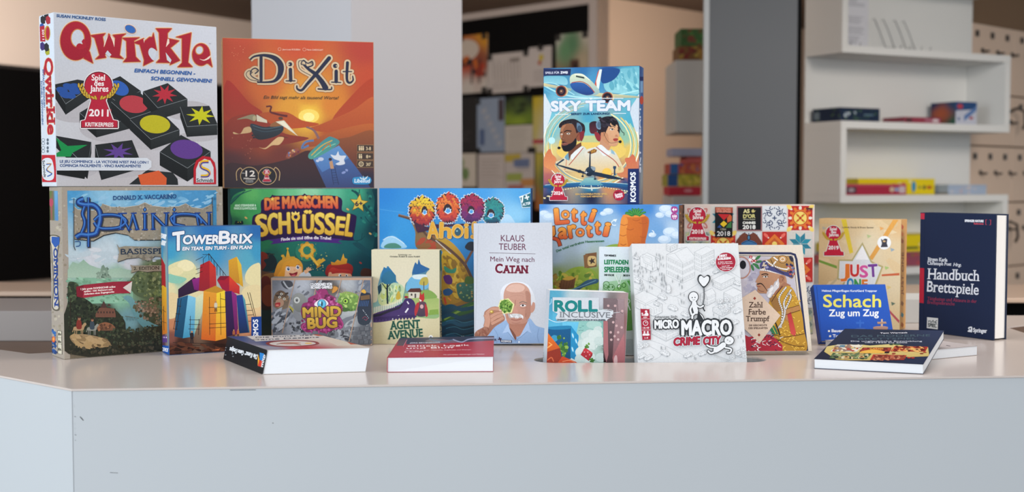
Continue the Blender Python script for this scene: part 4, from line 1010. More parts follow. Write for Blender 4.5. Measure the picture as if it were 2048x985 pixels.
a = on(o, left(Wd, Td, Ht), (80, 365, 2.665))
a.p([0, 0, 140, 0, 140, 950, 0, 950], '#a0968a'); a.sc([15, 20, 130, 30, 135, 940, 25, 920], 130, 8, ST, 23)
a.f([(40, 60, '#3f6a34'), (60, 60, '#4f7a3c'), (62, 110, '#a84c5c'), (85, 60, '#6aa2cc'), (88, 170, '#4f86b8'), (50, 190, '#38502c'), (70, 150, '#5a6a40')], 10, 18, box=(38, 45, 98, 205)); a.e(60, 108, 11, 22, '#b0485e')
a.sm([50, 285, 105, 290, 100, 350, 90, 450, 100, 600, 105, 680, 65, 670, 72, 560, 66, 440, 60, 350], '#5a5548'); a.sm([54, 290, 100, 295, 94, 350, 86, 450, 94, 600, 98, 672, 70, 664, 76, 560, 70, 440, 64, 350], '#c4bcac')
a.t('DOMINION', 72, 300, 78, 665, 20, '#1c3f86', 2.6, serif=.12); a.p([62, 290, 104, 292, 104, 330, 82, 350, 62, 320], '#2a58a4')
a.t('BASISSPIEL', 44, 395, 52, 540, 9, '#5a5242', .6, serif=.06); a.t('2. EDITION', 44, 555, 48, 610, 5, '#5a5242', .3)
a.l([48, 385, 46, 470, 54, 560], 1.2, '#4a4438', True)
a.sc([58, 785, 82, 790, 84, 915, 60, 910], 46, 7, ['#1f4a86', '#2a62a4', '#163a6c'], 24); a.e(73, 838, 9, 16, '#d8602c'); a.e(73, 836, 5, 9, '#e6a24a')
a.l([94, 790, 116, 794, 118, 918, 96, 914, 94, 790], 2, '#2c2a24'); a.p([95, 792, 115, 796, 117, 916, 97, 912], '#c9c2ae')
for i in range(3):
    a.l([95, 828 + i * 34, 117, 830 + i * 34], 1.4, '#2c2a24'); a.e(102, 810 + i * 40, 4, 8, '#2c2a24', n=10); a.e(110, 812 + i * 40, 3, 6, '#2c2a24', n=10)
a.build('side_print', o, 'linen_print')

# ---- small blue tower-building game
o = game_box((-0.603, 2.1855, 1.0003), 28, 0, 0, 0.1671, 0.055, 0.2262, '#2c5f96', 'small blue game box with coloured block towers leaning at the stone-grey box')
Wd, Td, Ht = 0.1671, 0.0511, 0.2262
a = on(o, front(Wd, Td, Ht), FTB)
a.f([(120, 90, '#2b6aa8'), (400, 90, '#2a6cae'), (710, 90, '#2c66a4'), (130, 250, '#3f96bc'), (400, 250, '#3a8fbc'), (700, 250, '#3f92b8'), (130, 350, '#6fb4b0'), (160, 420, '#6fb0a0'), (650, 300, '#55a0b8'), (140, 470, '#d9cfa0'), (300, 480, '#d8cda0'), (700, 470, '#dacb9c'), (140, 620, '#d8b888'), (690, 600, '#dcc090'), (140, 720, '#b87a58'), (660, 740, '#c88a64'), (140, 800, '#7a4a40'), (200, 840, '#3c241e'), (450, 860, '#3a2018'), (700, 800, '#5a3028'), (140, 900, '#3a1f1a'), (500, 920, '#402018')], 40, 50, pw=3.6)
a.sm([118, 345, 150, 320, 190, 305, 240, 295, 290, 325, 310, 380, 290, 420, 230, 440, 180, 450, 118, 420], '#dcd3a4', '#c9c998'); a.e(235, 335, 55, 36, '#e6dcb0'); a.e(175, 370, 45, 28, '#ded4a4'); a.sm([118, 390, 170, 400, 240, 420, 200, 450, 118, 440], '#86bda8')
a.sm([725, 330, 690, 322, 650, 350, 625, 400, 640, 450, 725, 470], '#ddd2a2'); a.sm([725, 470, 640, 470, 600, 520, 640, 600, 725, 600], '#dccb9c')
a.sm([118, 520, 200, 540, 210, 640, 118, 680], '#dac496')
def block(fr_, side_, c, c2, s1, s2_, topq=None, ct_=None):
    a.p(fr_, c, c2); a.p(side_, s1, s2_)
    if topq: a.p(topq, ct_)
block([185, 490, 290, 410, 335, 430, 320, 500, 185, 548], [275, 425, 335, 408, 325, 500, 290, 492], '#3b2440', '#2a1c34', '#8c2c7c', '#6c2064')
block([180, 550, 250, 528, 215, 812, 160, 800], [250, 528, 310, 548, 290, 800, 215, 812], '#235a80', '#173e58', '#7fc0dc', '#3a86a8'); a.p([300, 545, 350, 515, 345, 640, 290, 790], '#d8d8b0', '#6fa8a0')
block([330, 330, 390, 300, 392, 505, 320, 500], [390, 300, 432, 345, 436, 470, 392, 505], '#a8262c', '#8c2430', '#c83a2c', '#a02c34')
block([515, 300, 570, 275, 600, 460, 520, 430], [570, 275, 600, 330, 612, 475, 590, 460], '#d09a30', '#b8802c', '#e0bb40', '#c8962c')
block([440, 430, 520, 402, 590, 520, 480, 500], [520, 402, 588, 470, 588, 522, 520, 500], '#a8202c', '#8c2040', '#d8442c', '#b02c34', [440, 428, 460, 402, 520, 402, 490, 430], '#7c1c30')
block([490, 505, 540, 500, 560, 790, 505, 800], [535, 500, 568, 525, 580, 780, 558, 790], '#3a2458', '#2c1a3c', '#8a2c78', '#5a2050'); block([568, 530, 606, 525, 650, 775, 585, 780], [606, 525, 625, 560, 655, 775, 648, 775], '#27458c', '#1a2c50', '#5a9cac', '#30586c')
block([352, 500, 438, 475, 430, 830, 336, 820], [438, 470, 492, 500, 500, 812, 430, 830], '#dc9a34', '#c25a24', '#ecd03a', '#d8882c', [352, 500, 430, 466, 492, 498, 438, 515], '#b8842c')
LN = '#2c2420'
for pts in ([350, 290, 385, 255, 500, 400], [350, 290, 350, 330], [385, 255, 388, 300], [400, 275, 402, 310], [420, 300, 422, 345], [300, 360, 345, 345], [300, 390, 345, 372], [350, 275, 300, 300], [345, 262, 395, 262], [440, 325, 440, 400], [460, 350, 460, 400], [480, 372, 480, 400], [390, 540, 392, 790], [462, 515, 466, 790], [385, 610, 495, 605], [388, 650, 498, 642], [388, 718, 505, 712], [388, 745, 505, 738], [495, 540, 498, 640], [462, 550, 498, 560], [190, 548, 155, 750], [205, 552, 172, 760], [180, 600, 205, 602], [168, 650, 200, 652], [160, 700, 190, 702], [152, 750, 182, 752], [265, 665, 262, 790], [322, 685, 318, 790], [258, 690, 330, 690], [255, 720, 330, 722], [252, 750, 326, 752], [640, 510, 690, 690], [655, 510, 700, 690], [628, 590, 665, 588], [632, 630, 675, 628], [640, 660, 680, 658], [645, 700, 690, 698], [150, 840, 500, 850], [170, 860, 400, 856]):
    a.l(pts, 3.2, LN)
for (x, y, k, c) in ((432, 600, 1, '#c9c0a8'), (275, 800, 1.15, '#2a2428'), (550, 780, .8, '#a05a3c'), (578, 778, .8, '#b0603c')):
    a.e(x, y - 26 * k, 6 * k, 7 * k, '#b08058', n=12); a.sm([x - 9 * k, y - 18 * k, x + 9 * k, y - 18 * k, x + 8 * k, y + 12 * k, x - 8 * k, y + 12 * k], c); a.l([x - 4 * k, y + 8 * k, x - 5 * k, y + 38 * k], 5 * k, '#1c1a20'); a.l([x + 4 * k, y + 8 * k, x + 6 * k, y + 38 * k], 5 * k, '#1c1a20')
a.sc([140, 850, 500, 850, 600, 900, 140, 915], 40, 9, ['#4a281e', '#2b1813', '#5a3424'], 3, asp=3, ang=0); a.l([130, 850, 230, 890], 3, '#6a3c2c'); a.p([405, 890, 460, 880, 450, 892], '#b0603c')
W_ = '#e4e6ea'
a.t('T', 150, 238, 222, 228, 118, W_, 6, sh=.14, out=(5, '#1c4474')); a.t('OWER', 216, 192, 452, 190, 56, W_, 5, sh=.1, out=(4, '#1c4474')); a.t('B', 452, 190, 524, 188, 80, W_, 6, sh=.1, out=(4, '#1c4474')); a.t('RIX', 532, 188, 668, 186, 58, W_, 5, sh=.1, out=(4, '#1c4474'))
a.t('EIN TEAM, EIN TURM - EIN PLAN?', 212, 234, 668, 224, 22, W_, 2.2, sh=.2, out=(1.5, '#1c4474'))
a.p([665, 672, 735, 668, 735, 900, 665, 900], '#1d3f86'); a.t('KOSMOS', 712, 870, 708, 688, 32, '#e6e8ee', 2.2)
a.build('cover_print', o, 'matte_print')
a = on(o, left(Wd, Td, Ht), FTB)
a.f([(85, 90, '#2c6cac'), (80, 250, '#3a90bc'), (90, 400, '#8fb8a0'), (85, 600, '#cfa878'), (90, 780, '#6a4040'), (90, 840, '#4a2c50')], 6, 24)
a.p([66, 260, 100, 330, 104, 480, 68, 470], '#a8262c'); a.p([66, 480, 84, 462, 108, 480, 112, 780, 72, 790], '#dba82c', '#c8702c'); a.p([62, 330, 66, 270, 70, 470], '#6a2030')
a.l([90, 600, 92, 760], 3, LN); a.l([76, 620, 104, 640], 2.5, LN); a.l([78, 700, 108, 712], 2.5, LN)
a.t('TOWER', 64, 150, 102, 160, 30, W_, 2.6); a.t('BRIX', 72, 196, 98, 204, 30, W_, 2.6)
for i in range(3): a.p([72 + i * 14, 794, 84 + i * 14, 796, 85 + i * 14, 840, 73 + i * 14, 838], '#5a3c88'); a.e(79 + i * 14, 806, 4, 6, '#c8b8d8', n=8)
a.p([60, 856, 122, 862, 126, 930, 64, 916], '#1f55a8'); a.t('KOSMOS', 70, 892, 116, 902, 24, '#e6e8ee', 1.2)
a.build('side_print', o, 'matte_print')
# ---- green fairy tale box
o = game_box((-0.5414, 2.40, 1.0003), 16, 0, 0, 0.286, 0.07, 0.2926, '#1d4c4c', 'green fairy tale game box with golden key under the orange sunset box')
Wd, Td, Ht = 0.286, 0.0651, 0.2926
a = on(o, front(Wd, Td, Ht), FSC)
a.f([(140, 90, '#2c7a50'), (300, 110, '#5cae62'), (420, 90, '#4aa060'), (600, 95, '#6ab884'), (780, 95, '#8ac8a0'), (950, 100, '#5ab08c'), (1150, 100, '#3d9878'), (1320, 100, '#1c5050'), (180, 250, '#3f9050'), (300, 250, '#3e9858'), (160, 340, '#245c40'), (1200, 300, '#1f6a66'), (1320, 400, '#123c44'), (1100, 520, '#1c5e62'), (800, 520, '#20666a'), (600, 520, '#1f6e5c'), (420, 540, '#28724e'), (450, 600, '#1f5a50'), (500, 750, '#154048'), (850, 750, '#184e56'), (1200, 700, '#16424c'), (420, 800, '#5a3a28'), (400, 900, '#6a2c24'), (420, 1100, '#22302e')], 46, 46, pw=3.4, jit=.03)
a.sm([65, 80, 250, 80, 180, 110, 140, 150, 125, 250, 140, 360, 62, 370], '#1b4a48', '#173a3e'); a.l([110, 220, 160, 150, 230, 110, 300, 85], 18, '#245c54', True, w2=5); a.l([130, 200, 190, 140, 250, 85], 12, '#1e5048', True, w2=4)
a.sm([1340, 80, 1290, 80, 1310, 160, 1300, 300, 1320, 420, 1300, 560, 1340, 620], '#123840'); a.l([1120, 85, 1170, 120, 1240, 240, 1330, 330], 14, '#184a4c', True, w2=30)
for pts in ([1150, 90, 1180, 110, 1185, 80], [1230, 300, 1270, 350, 1330, 360], [1120, 480, 1150, 500, 1200, 490, 1230, 460], [1165, 500, 1180, 560, 1250, 570], [1200, 495, 1210, 440]): a.l(pts, 7, '#16474c', True)
a.sm([1130, 520, 1180, 515, 1240, 560, 1290, 600, 1280, 640, 1200, 580, 1150, 545], '#1a4c54'); a.sc([1150, 100, 1330, 100, 1330, 500, 1180, 300], 20, 12, ['#1a5a58', '#2c8070', '#17484e'], 3)
a.sm([165, 345, 175, 335, 205, 345, 225, 335, 230, 365, 165, 366], '#11262a'); a.e(190, 348, 4, 3, '#c9b23c'); a.e(210, 348, 4, 3, '#c9b23c'); a.p([66, 255, 82, 250, 72, 272], '#c9b47a')
# monster left, bushes, rock
a.sm([378, 610, 430, 600, 470, 610, 505, 660, 500, 720, 460, 750, 400, 750, 378, 720], '#1c2a30'); a.sm([375, 600, 420, 605, 440, 640, 400, 660, 420, 700, 375, 740], '#7a2c20', '#5a2420'); a.l([430, 640, 450, 610, 490, 612], 8, '#2c3a34', True)
a.sm([378, 800, 430, 770, 520, 765, 600, 790, 600, 830, 500, 860, 378, 900], '#7c5a34', '#6a3a26'); a.sm([378, 820, 450, 810, 470, 1000, 460, 1060, 378, 1050], '#5a2420', '#28221f'); a.e(440, 950, 60, 90, '#6a3424')
a.sm([1200, 745, 1230, 725, 1290, 745, 1290, 800, 1200, 790], '#4a2c24'); a.sm([780, 760, 860, 750, 920, 780, 920, 810, 780, 810], '#1d5c5c')
for x, y in ((1190, 680), (1270, 440), (250, 310), (1085, 240)): a.sm([x - 8, y, x, y - 8, x + 16, y + 4, x + 8, y + 12], '#9a3c34' if x > 1180 and y > 600 else '#c9a060')
# title cartouche
CT = [375, 210, 385, 165, 450, 145, 470, 122, 500, 130, 700, 128, 735, 112, 770, 128, 950, 128, 1025, 145, 1045, 180, 1040, 240, 1060, 262, 1150, 290, 1160, 330, 1135, 470, 1100, 500, 700, 470, 450, 490, 370, 500, 310, 400, 305, 330, 320, 290, 375, 270]
a.sm(CT, '#2a1a44', k=3)
a.p([440, 492, 700, 462, 1048, 487, 1010, 505, 1045, 524, 700, 500, 455, 530, 480, 508], '#4a2878')
a.t('DIE MAGISCHEN', 412, 246, 1004, 232, 92, '#d8904a', 7, out=(5, '#8c3428'), c2='#cc5040', arc=12)
star(740, 145, 20, 9, 5, '#ecc85a', rot=-pi / 2); star(470, 158, 18, 8, 5, '#ecc85a', rot=-pi / 2)
for s_, x0, x1, y0, y1, h in (('S', 345, 435, 462, 455, 172), ('C', 442, 520, 448, 443, 168), ('H', 530, 615, 440, 437, 165), ('Ü', 725, 805, 432, 432, 178), ('S', 820, 895, 440, 440, 166), ('S', 905, 980, 446, 446, 168), ('E', 990, 1055, 444, 450, 140), ('L', 1068, 1120, 455, 462, 172)):
    a.t(s_, x0, y0, x1, y1, h, '#e8cc60', 9, out=(5, '#7a5a28'), c2='#d6a83a')
a.ring(662, 305, 26, 26, 20, '#e0b848'); a.l([662, 332, 668, 435], 24, '#dfb847'); a.p([668, 405, 715, 398, 712, 440, 668, 440], '#d6a83a'); a.p([625, 268, 635, 262, 650, 274, 660, 256, 672, 274, 688, 262, 694, 268, 690, 284, 630, 286], '#ecd070'); a.e(662, 305, 10, 12, '#2a1a44')
for x in (740, 783): star(x, 262, 18, 8, 5, '#ecc85a', rot=-pi / 2)
a.t('Finde sie und öffne die Truhe!', 542, 502, 952, 492, 24, '#ece4ea', 1.6, arc=10, serif=.04)
for i in range(6): star(1180, 192, 82 - i * 3 if i < 2 else 70, 36 if i == 0 else 32, 5, '#6a5424' if i == 0 else ('#8a7030' if i == 1 else '#d8b84c'), rot=-pi / 2 + .12) if i < 3 else None
a.t('6+', 1152, 216, 1212, 212, 38, '#2c2440', 3)
a.t('ARNO STEINWENDER &', 162, 220, 336, 218, 18, '#b8dcc0', 1.8); a.t('MARKUS SLAWITSCHECK', 156, 243, 342, 244, 18, '#b8dcc0', 1.8)
# key and sparkles
a.e(748, 590, 90, 80, '#2f7a64'); a.ring(755, 580, 46, 48, 28, '#a87424'); 
for i in range(8): a.e(755 + 56 * cos(i * pi / 4), 580 + 58 * sin(i * pi / 4), 15, 15, '#c08a30', keep=False)
a.ring(755, 580, 45, 47, 22, '#d8a83c'); a.l([785, 625, 855, 712], 24, '#c8962c'); a.l([783, 622, 850, 708], 12, '#e2b84a'); a.p([828, 668, 862, 645, 870, 655, 885, 640, 908, 660, 852, 698], '#d0a034'); a.l([835, 720, 868, 700], 14, '#b07c28')
a.sc([680, 520, 900, 520, 940, 760, 720, 740], 46, 3.4, ['#e8d87c', '#b8c070', '#8ab070'], 6)
# two crowned children
a.sm([500, 800, 495, 740, 520, 680, 560, 650, 620, 630, 680, 650, 715, 690, 720, 740, 700, 800], '#d8a03a', '#c07a2c'); a.sm([545, 800, 560, 750, 580, 700, 640, 690, 700, 700, 712, 760, 700, 805], '#e8b890')
a.sm([545, 735, 560, 690, 600, 665, 660, 665, 715, 700, 690, 715, 620, 712, 580, 715, 570, 790, 540, 800, 510, 790], '#dd9c36', '#d8902c')
for x, y, rx in ((600, 732, 17), (678, 718, 15)): a.e(x, y, rx, 18, '#ece8e4'); a.e(x + 2, y, 10, 13, '#3a5a90'); a.e(x + 3, y, 5, 7, '#14182c'); a.e(x + 5, y - 4, 3, 3, '#fff')
a.l([585, 706, 612, 712], 4, '#7c3c1c'); a.l([668, 700, 695, 694], 4, '#7c3c1c'); a.sm([608, 765, 640, 768, 676, 755, 668, 785, 640, 795, 618, 785], '#8c2430'); a.sm([625, 785, 650, 778, 662, 782, 645, 794], '#d86a70'); a.e(652, 742, 7, 4, '#d09070')
a.p([548, 660, 560, 610, 580, 640, 596, 565, 615, 630, 655, 630, 650, 650, 600, 640], '#e0b446', '#c8902c'); a.e(596, 565, 9, 9, '#d8a83c'); a.e(552, 625, 10, 10, '#d8a83c')
a.sm([690, 800, 705, 770, 740, 752, 780, 770, 782, 805], '#c9cfd8'); a.l([735, 760, 760, 745], 30, '#e0ac84'); 
for dx, dy in ((-10, -25), (5, -32), (22, -26), (30, -12)): a.l([762, 748, 762 + dx, 748 + dy], 9, '#e0ac84')
a.sm([920, 790, 915, 720, 950, 690, 1020, 680, 1090, 685, 1130, 715, 1125, 770, 1100, 800], '#a02c24', '#7a2028'); a.sm([940, 800, 945, 760, 985, 745, 1060, 750, 1110, 770, 1105, 805], '#d8a07c'); a.sm([925, 760, 960, 720, 1020, 735, 1100, 740, 1120, 770, 1040, 765, 980, 770, 940, 775], '#b8352a', '#98282a')
a.e(945, 775, 14, 18, '#d09a78'); a.e(1025, 785, 12, 12, '#e8e4e0'); a.e(1030, 786, 6, 8, '#2a2030'); a.e(1080, 786, 11, 11, '#e8e4e0'); a.e(1078, 787, 6, 8, '#2a2030')
a.p([955, 700, 950, 672, 980, 680, 1005, 655, 1030, 668, 1053, 605, 1062, 640, 1085, 650, 1080, 688, 1010, 700], '#e0b03c', '#c07a28')
a.build('cover_print', o, 'matte_print')
a = on(o, left(Wd, Td, Ht)); a.cover('#1b4648'); a.build('side_print', o, 'matte_print')

# ---- small grey creature card game
o = game_box((-0.4475, 2.3135, 1.0003), 1.0, 0, 0, 0.187, 0.034, 0.1275, '#85807c', 'small grey card game box with pink creature around a blue eye and gold letters')
Wd, Td, Ht = 0.187, 0.0316, 0.1275
a = on(o, front(Wd, Td, Ht), FMB)
a.p([460, 60, 1300, 60, 1300, 640, 460, 640], '#b09078')
a.f([(480, 100, '#6c7078'), (600, 120, '#8c8f98'), (520, 300, '#7c8088'), (700, 120, '#a8acb4'), (900, 120, '#3c3a40'), (980, 150, '#5a5048'), (1080, 120, '#a4a8ac'), (1150, 300, '#b8bcbc'), (1240, 120, '#5c6474'), (1240, 300, '#2c3444'), (520, 480, '#70747c'), (650, 480, '#9498a0'), (900, 550, '#5c5e64'), (1100, 480, '#a0a4a8'), (1220, 500, '#4c5058'), (1240, 600, '#54565c'), (640, 300, '#84868c')], 40, 30, box=(468, 86, 1278, 618), pw=3.4, jit=.06)
a.sc([470, 90, 1275, 90, 1275, 610, 470, 610], 60, 13, ['#6c7078', '#8a8e96', '#94989e', '#5e6068', '#767a82'], 3, asp=2.2, ang=-50)
a.sm([545, 95, 620, 92, 640, 130, 600, 160, 560, 140], '#3c3e46'); a.l([560, 95, 600, 150, 640, 140], 12, '#a8acb2', True)
a.sm([480, 240, 500, 190, 540, 170, 580, 190, 605, 230, 610, 290, 580, 320, 520, 325, 480, 300], '#5a4434', '#7a6a58'); a.sc([485, 190, 600, 190, 600, 250, 490, 260], 34, 9, ['#3c2c22', '#6c543e', '#8a7054'], 4, asp=1.8); a.sm([495, 270, 520, 240, 560, 250, 560, 290, 520, 310], '#b08a70'); a.sm([495, 275, 535, 270, 530, 300, 500, 305], '#a82c30'); a.e(512, 292, 14, 8, '#d87868')
for x, y in ((530, 225), (568, 240), (545, 200)): a.e(x, y, 11, 10, '#d8d4c8'); a.e(x, y, 5, 5, '#201c1c')
a.sc([470, 340, 600, 360, 560, 500, 470, 510], 40, 16, ['#5c626c', '#848a94', '#40454e', '#a8aeb6'], 5, asp=2.4, ang=-50)
a.sm([640, 260, 640, 220, 680, 190, 730, 210, 750, 260, 730, 330, 690, 350, 650, 320], '#8a8c88', '#6a6c6a'); a.e(672, 250, 24, 26, '#c0c2be'); a.e(672, 250, 13, 15, '#7c7e7c'); a.e(672, 252, 6, 7, '#26262a'); a.l([610, 300, 640, 330, 650, 360], 16, '#a89c3c', True); a.l([616, 320, 636, 350], 8, '#3a382c'); a.sm([645, 330, 700, 370, 720, 410, 680, 420, 650, 390], '#7a7c80'); a.sc([600, 440, 700, 430, 740, 520, 600, 520], 40, 12, ['#34363c', '#5a5e66', '#8a8e96'], 7)
a.sm([1010, 290, 1010, 240, 1040, 190, 1090, 180, 1160, 200, 1185, 240, 1170, 310, 1130, 340, 1060, 330], '#7fa04c', '#4f7434'); a.sc([1020, 190, 1170, 200, 1150, 330, 1030, 320], 40, 10, ['#8fb058', '#5f8440', '#a8c06c', '#48682c'], 8); a.e(1074, 258, 28, 28, '#4a6c2c'); a.e(1072, 258, 19, 19, '#9ac04c'); a.e(1070, 258, 8, 10, '#1c2418'); a.sm([1015, 320, 1070, 310, 1110, 330, 1060, 345], '#3c5c28')
for i in range(9): a.l([1050 + i * 15, 200 - abs(4 - i) * 2, 1020 + i * 22, 168 - (i % 3) * 14 + i * 6], 5, '#a89070', w2=1)
a.sm([1020, 440, 1060, 400, 1130, 380, 1130, 400, 1080, 430, 1040, 480], '#6c7078'); a.sc([930, 490, 1100, 470, 1100, 580, 940, 570], 50, 14, ['#3a3c42', '#74787e', '#9a9ea4', '#54565c'], 9, asp=1.8)
a.sm([1190, 200, 1260, 190, 1280, 230, 1275, 430, 1180, 440, 1170, 300], '#1c2638', '#28323e'); a.p([1195, 215, 1270, 205, 1272, 240, 1195, 250], '#6a5034'); a.sm([1200, 180, 1220, 160, 1240, 180, 1230, 195], '#d0a03c'); 
for i in range(6): a.l([1190 + i * 14, 255, 1180 + i * 14, 300], 7, '#2f4c78')
for i in range(8): a.e(1215 + (i * 29 % 50), 330 + (i * 41 % 70), 3, 3, '#c0c8d0', n=6)
a.l([1210, 400, 1230, 385, 1250, 400, 1240, 415, 1225, 405], 4, '#8a3c50', True)
for r in range(4):
    for c in range(5): a.p([1110 + c * 40 + r * 12, 470 + r * 36, 1144 + c * 40 + r * 12, 468 + r * 36, 1142 + c * 40 + r * 12, 498 + r * 36, 1108 + c * 40 + r * 12, 500 + r * 36], '#62656b' if (r + c) % 2 else '#595c62', keep=r + c > 0)
a.e(975, 155, 34, 26, '#7a5a34'); a.e(985, 150, 14, 12, '#e0a850'); a.sm([960, 190, 980, 140, 1010, 150, 990, 180], '#c08438')
for x0, x1, y1 in ((655, 552, 520), (1036, 1000, 220), (1218, 1100, 590), (840, 815, 210)): a.l([x0, 84, x1, y1], 6, '#b09078')
PK = '#8c2c62'
a.sm([830, 200, 850, 165, 890, 155, 920, 170, 935, 200, 990, 230, 985, 260, 1040, 290, 1045, 340, 1020, 370, 1050, 430, 1045, 480, 1000, 475, 960, 500, 900, 520, 820, 500, 770, 515, 735, 505, 705, 475, 715, 440, 745, 430, 715, 390, 705, 340, 720, 280, 760, 265, 765, 235, 800, 215], PK, '#7a2454')
a.sc([720, 270, 840, 190, 980, 220, 1040, 330, 1000, 340, 900, 320, 740, 330], 60, 10, ['#a84480', '#6c1c48', '#b85c90', '#5a1840'], 10); a.sc([710, 400, 740, 500, 1030, 470, 1040, 400, 1000, 490, 760, 500], 40, 9, ['#a84480', '#6c1c48'], 11)
for pts in ([740, 440, 715, 470, 740, 500], [1025, 400, 1050, 450, 1020, 490], [800, 500, 790, 520], [850, 500, 855, 525], [910, 500, 915, 525], [830, 170, 850, 200, 870, 180]): a.l(pts, 10, '#a03c74', True)
a.sm([815, 285, 840, 255, 880, 240, 915, 255, 930, 280, 900, 305, 870, 320, 840, 310], '#e4dce0'); a.e(877, 280, 37, 37, '#1c5474'); a.e(877, 280, 32, 33, '#5ab0d0'); a.e(866, 270, 12, 10, '#a8dcec'); a.e(878, 280, 6, 22, '#14202c')
a.t('MIND', 726, 392, 1032, 380, 78, '#c8a23a', 8, out=(6, '#3a2820'), c2='#a8802c'); a.t('BUG', 765, 482, 1000, 470, 82, '#c8a23a', 8, out=(6, '#3a2820'), c2='#a8802c')
a.t('CO-DESIGNED VON', 782, 133, 960, 128, 22, '#e0e0e4', 2, out=(2, '#2a2a30')); a.t('RICHARD GARFIELD', 788, 156, 962, 153, 22, '#e0e0e4', 2, out=(2, '#2a2a30'))
a.build('cover_print', o, 'gloss_print')

# ---- blue feather letter game
o = game_box((-0.2600, 2.448, 1.0003), -5, 0, 0, 0.2975, 0.055, 0.2932, '#2f7cb8', 'bright blue game box with feathered rainbow letters behind the white portrait book')
Wd, Td, Ht = 0.2975, 0.0511, 0.2932
a = on(o, front(Wd, Td, Ht), FDO)
a.f([(50, 60, '#1f7cc8'), (300, 60, '#2a86cc'), (600, 55, '#3f94d4'), (900, 60, '#4a9cd4'), (50, 300, '#2486cc'), (200, 350, '#2f90d0'), (150, 400, '#4aa4d8'), (850, 230, '#8ac4e4'), (920, 260, '#6ab0dc'), (400, 400, '#2c88c8'), (560, 480, '#2878b4'), (480, 600, '#2a5c70'), (560, 700, '#2c4a54'), (450, 850, '#17384c'), (580, 900, '#12303f'), (430, 950, '#122c3c')], 46, 46, pw=3.4)
a.sm([760, 230, 790, 200, 820, 215, 840, 265, 760, 270], '#b0d4ec'); a.sm([915, 262, 930, 235, 955, 225, 955, 270], '#a8d0e8'); a.l([50, 170, 120, 180, 200, 190], 3, '#4a9cd4', True)
a.sm([70, 395, 85, 345, 130, 325, 170, 345, 200, 370, 205, 395], '#9ccbe6'); a.sm([85, 395, 100, 372, 150, 368, 180, 395], '#4c8a78'); a.l([75, 350, 110, 330, 150, 338, 200, 372], 4, '#d0e4f0', True)
# ship hull and sails
a.sm([240, 240, 262, 300, 275, 400, 420, 400, 440, 330, 400, 350, 300, 280], '#8a6a44', '#7c5a38'); a.sm([330, 350, 440, 340, 540, 440, 580, 560, 600, 640, 600, 700, 420, 720, 420, 420], '#b8902f', '#8a6428'); a.sm([420, 420, 500, 450, 560, 560, 560, 680, 430, 720, 420, 560], '#c8a030', '#a07828')
a.sc([425, 430, 540, 480, 590, 650, 430, 700], 60, 13, ['#c8a234', '#a8802c', '#d8b444', '#8c6a28'], 3, asp=1.8, ang=60); a.sc([290, 330, 420, 360, 400, 395, 290, 395], 12, 14, ['#a8442c', '#8a5c34'], 4, asp=2)
a.l([165, 205, 260, 240, 340, 330, 430, 380, 540, 480, 590, 570], 16, '#5a4034', True); a.l([165, 200, 260, 234, 340, 322], 6, '#8a6a54', True); a.l([605, 390, 560, 470, 545, 500], 14, '#6a4c3c', True); a.l([380, 350, 470, 430], 5, '#c8c0b4')
a.sm([550, 390, 570, 362, 600, 360, 612, 380, 610, 410, 570, 408], '#1c2430'); a.sm([430, 500, 470, 520, 500, 510, 490, 540, 440, 535], '#3c8a6c'); a.sm([425, 560, 460, 552, 478, 580, 470, 605, 440, 600], '#5a2c6a'); a.sm([425, 640, 460, 630, 480, 650, 460, 670, 430, 668], '#27507c'); a.l([430, 680, 440, 720], 12, '#b8442c'); a.l([450, 684, 470, 700], 8, '#d88434')
a.sm([500, 620, 510, 600, 560, 594, 600, 610, 600, 690, 560, 710, 515, 680], '#3c7060', '#2c5448'); a.sc([510, 610, 595, 610, 595, 690, 520, 680], 24, 5, ['#8aa060', '#5a8a70', '#c09a50'], 5); a.sm([560, 560, 600, 570, 600, 600, 550, 600], '#4a6a30')
a.sm([420, 800, 470, 770, 560, 720, 605, 710, 605, 760, 520, 790, 430, 830], '#3c6a34', '#2c5030'); a.l([430, 810, 520, 760, 600, 730], 12, '#7a9a40', True)
for i, (y, c) in enumerate(((740, '#1c4a60'), (790, '#1a4258'), (830, '#205068'), (870, '#163a50'), (910, '#1a4660'))): a.l([415, y + 10, 470, y - 8, 530, y + 12, 620, y - 5], 22, c, True)
for y in (822, 862, 900): a.l([440, y, 490, y - 10, 540, y + 6, 600, y - 6], 3, '#3a7a90', True)
a.fr(*FDOT)
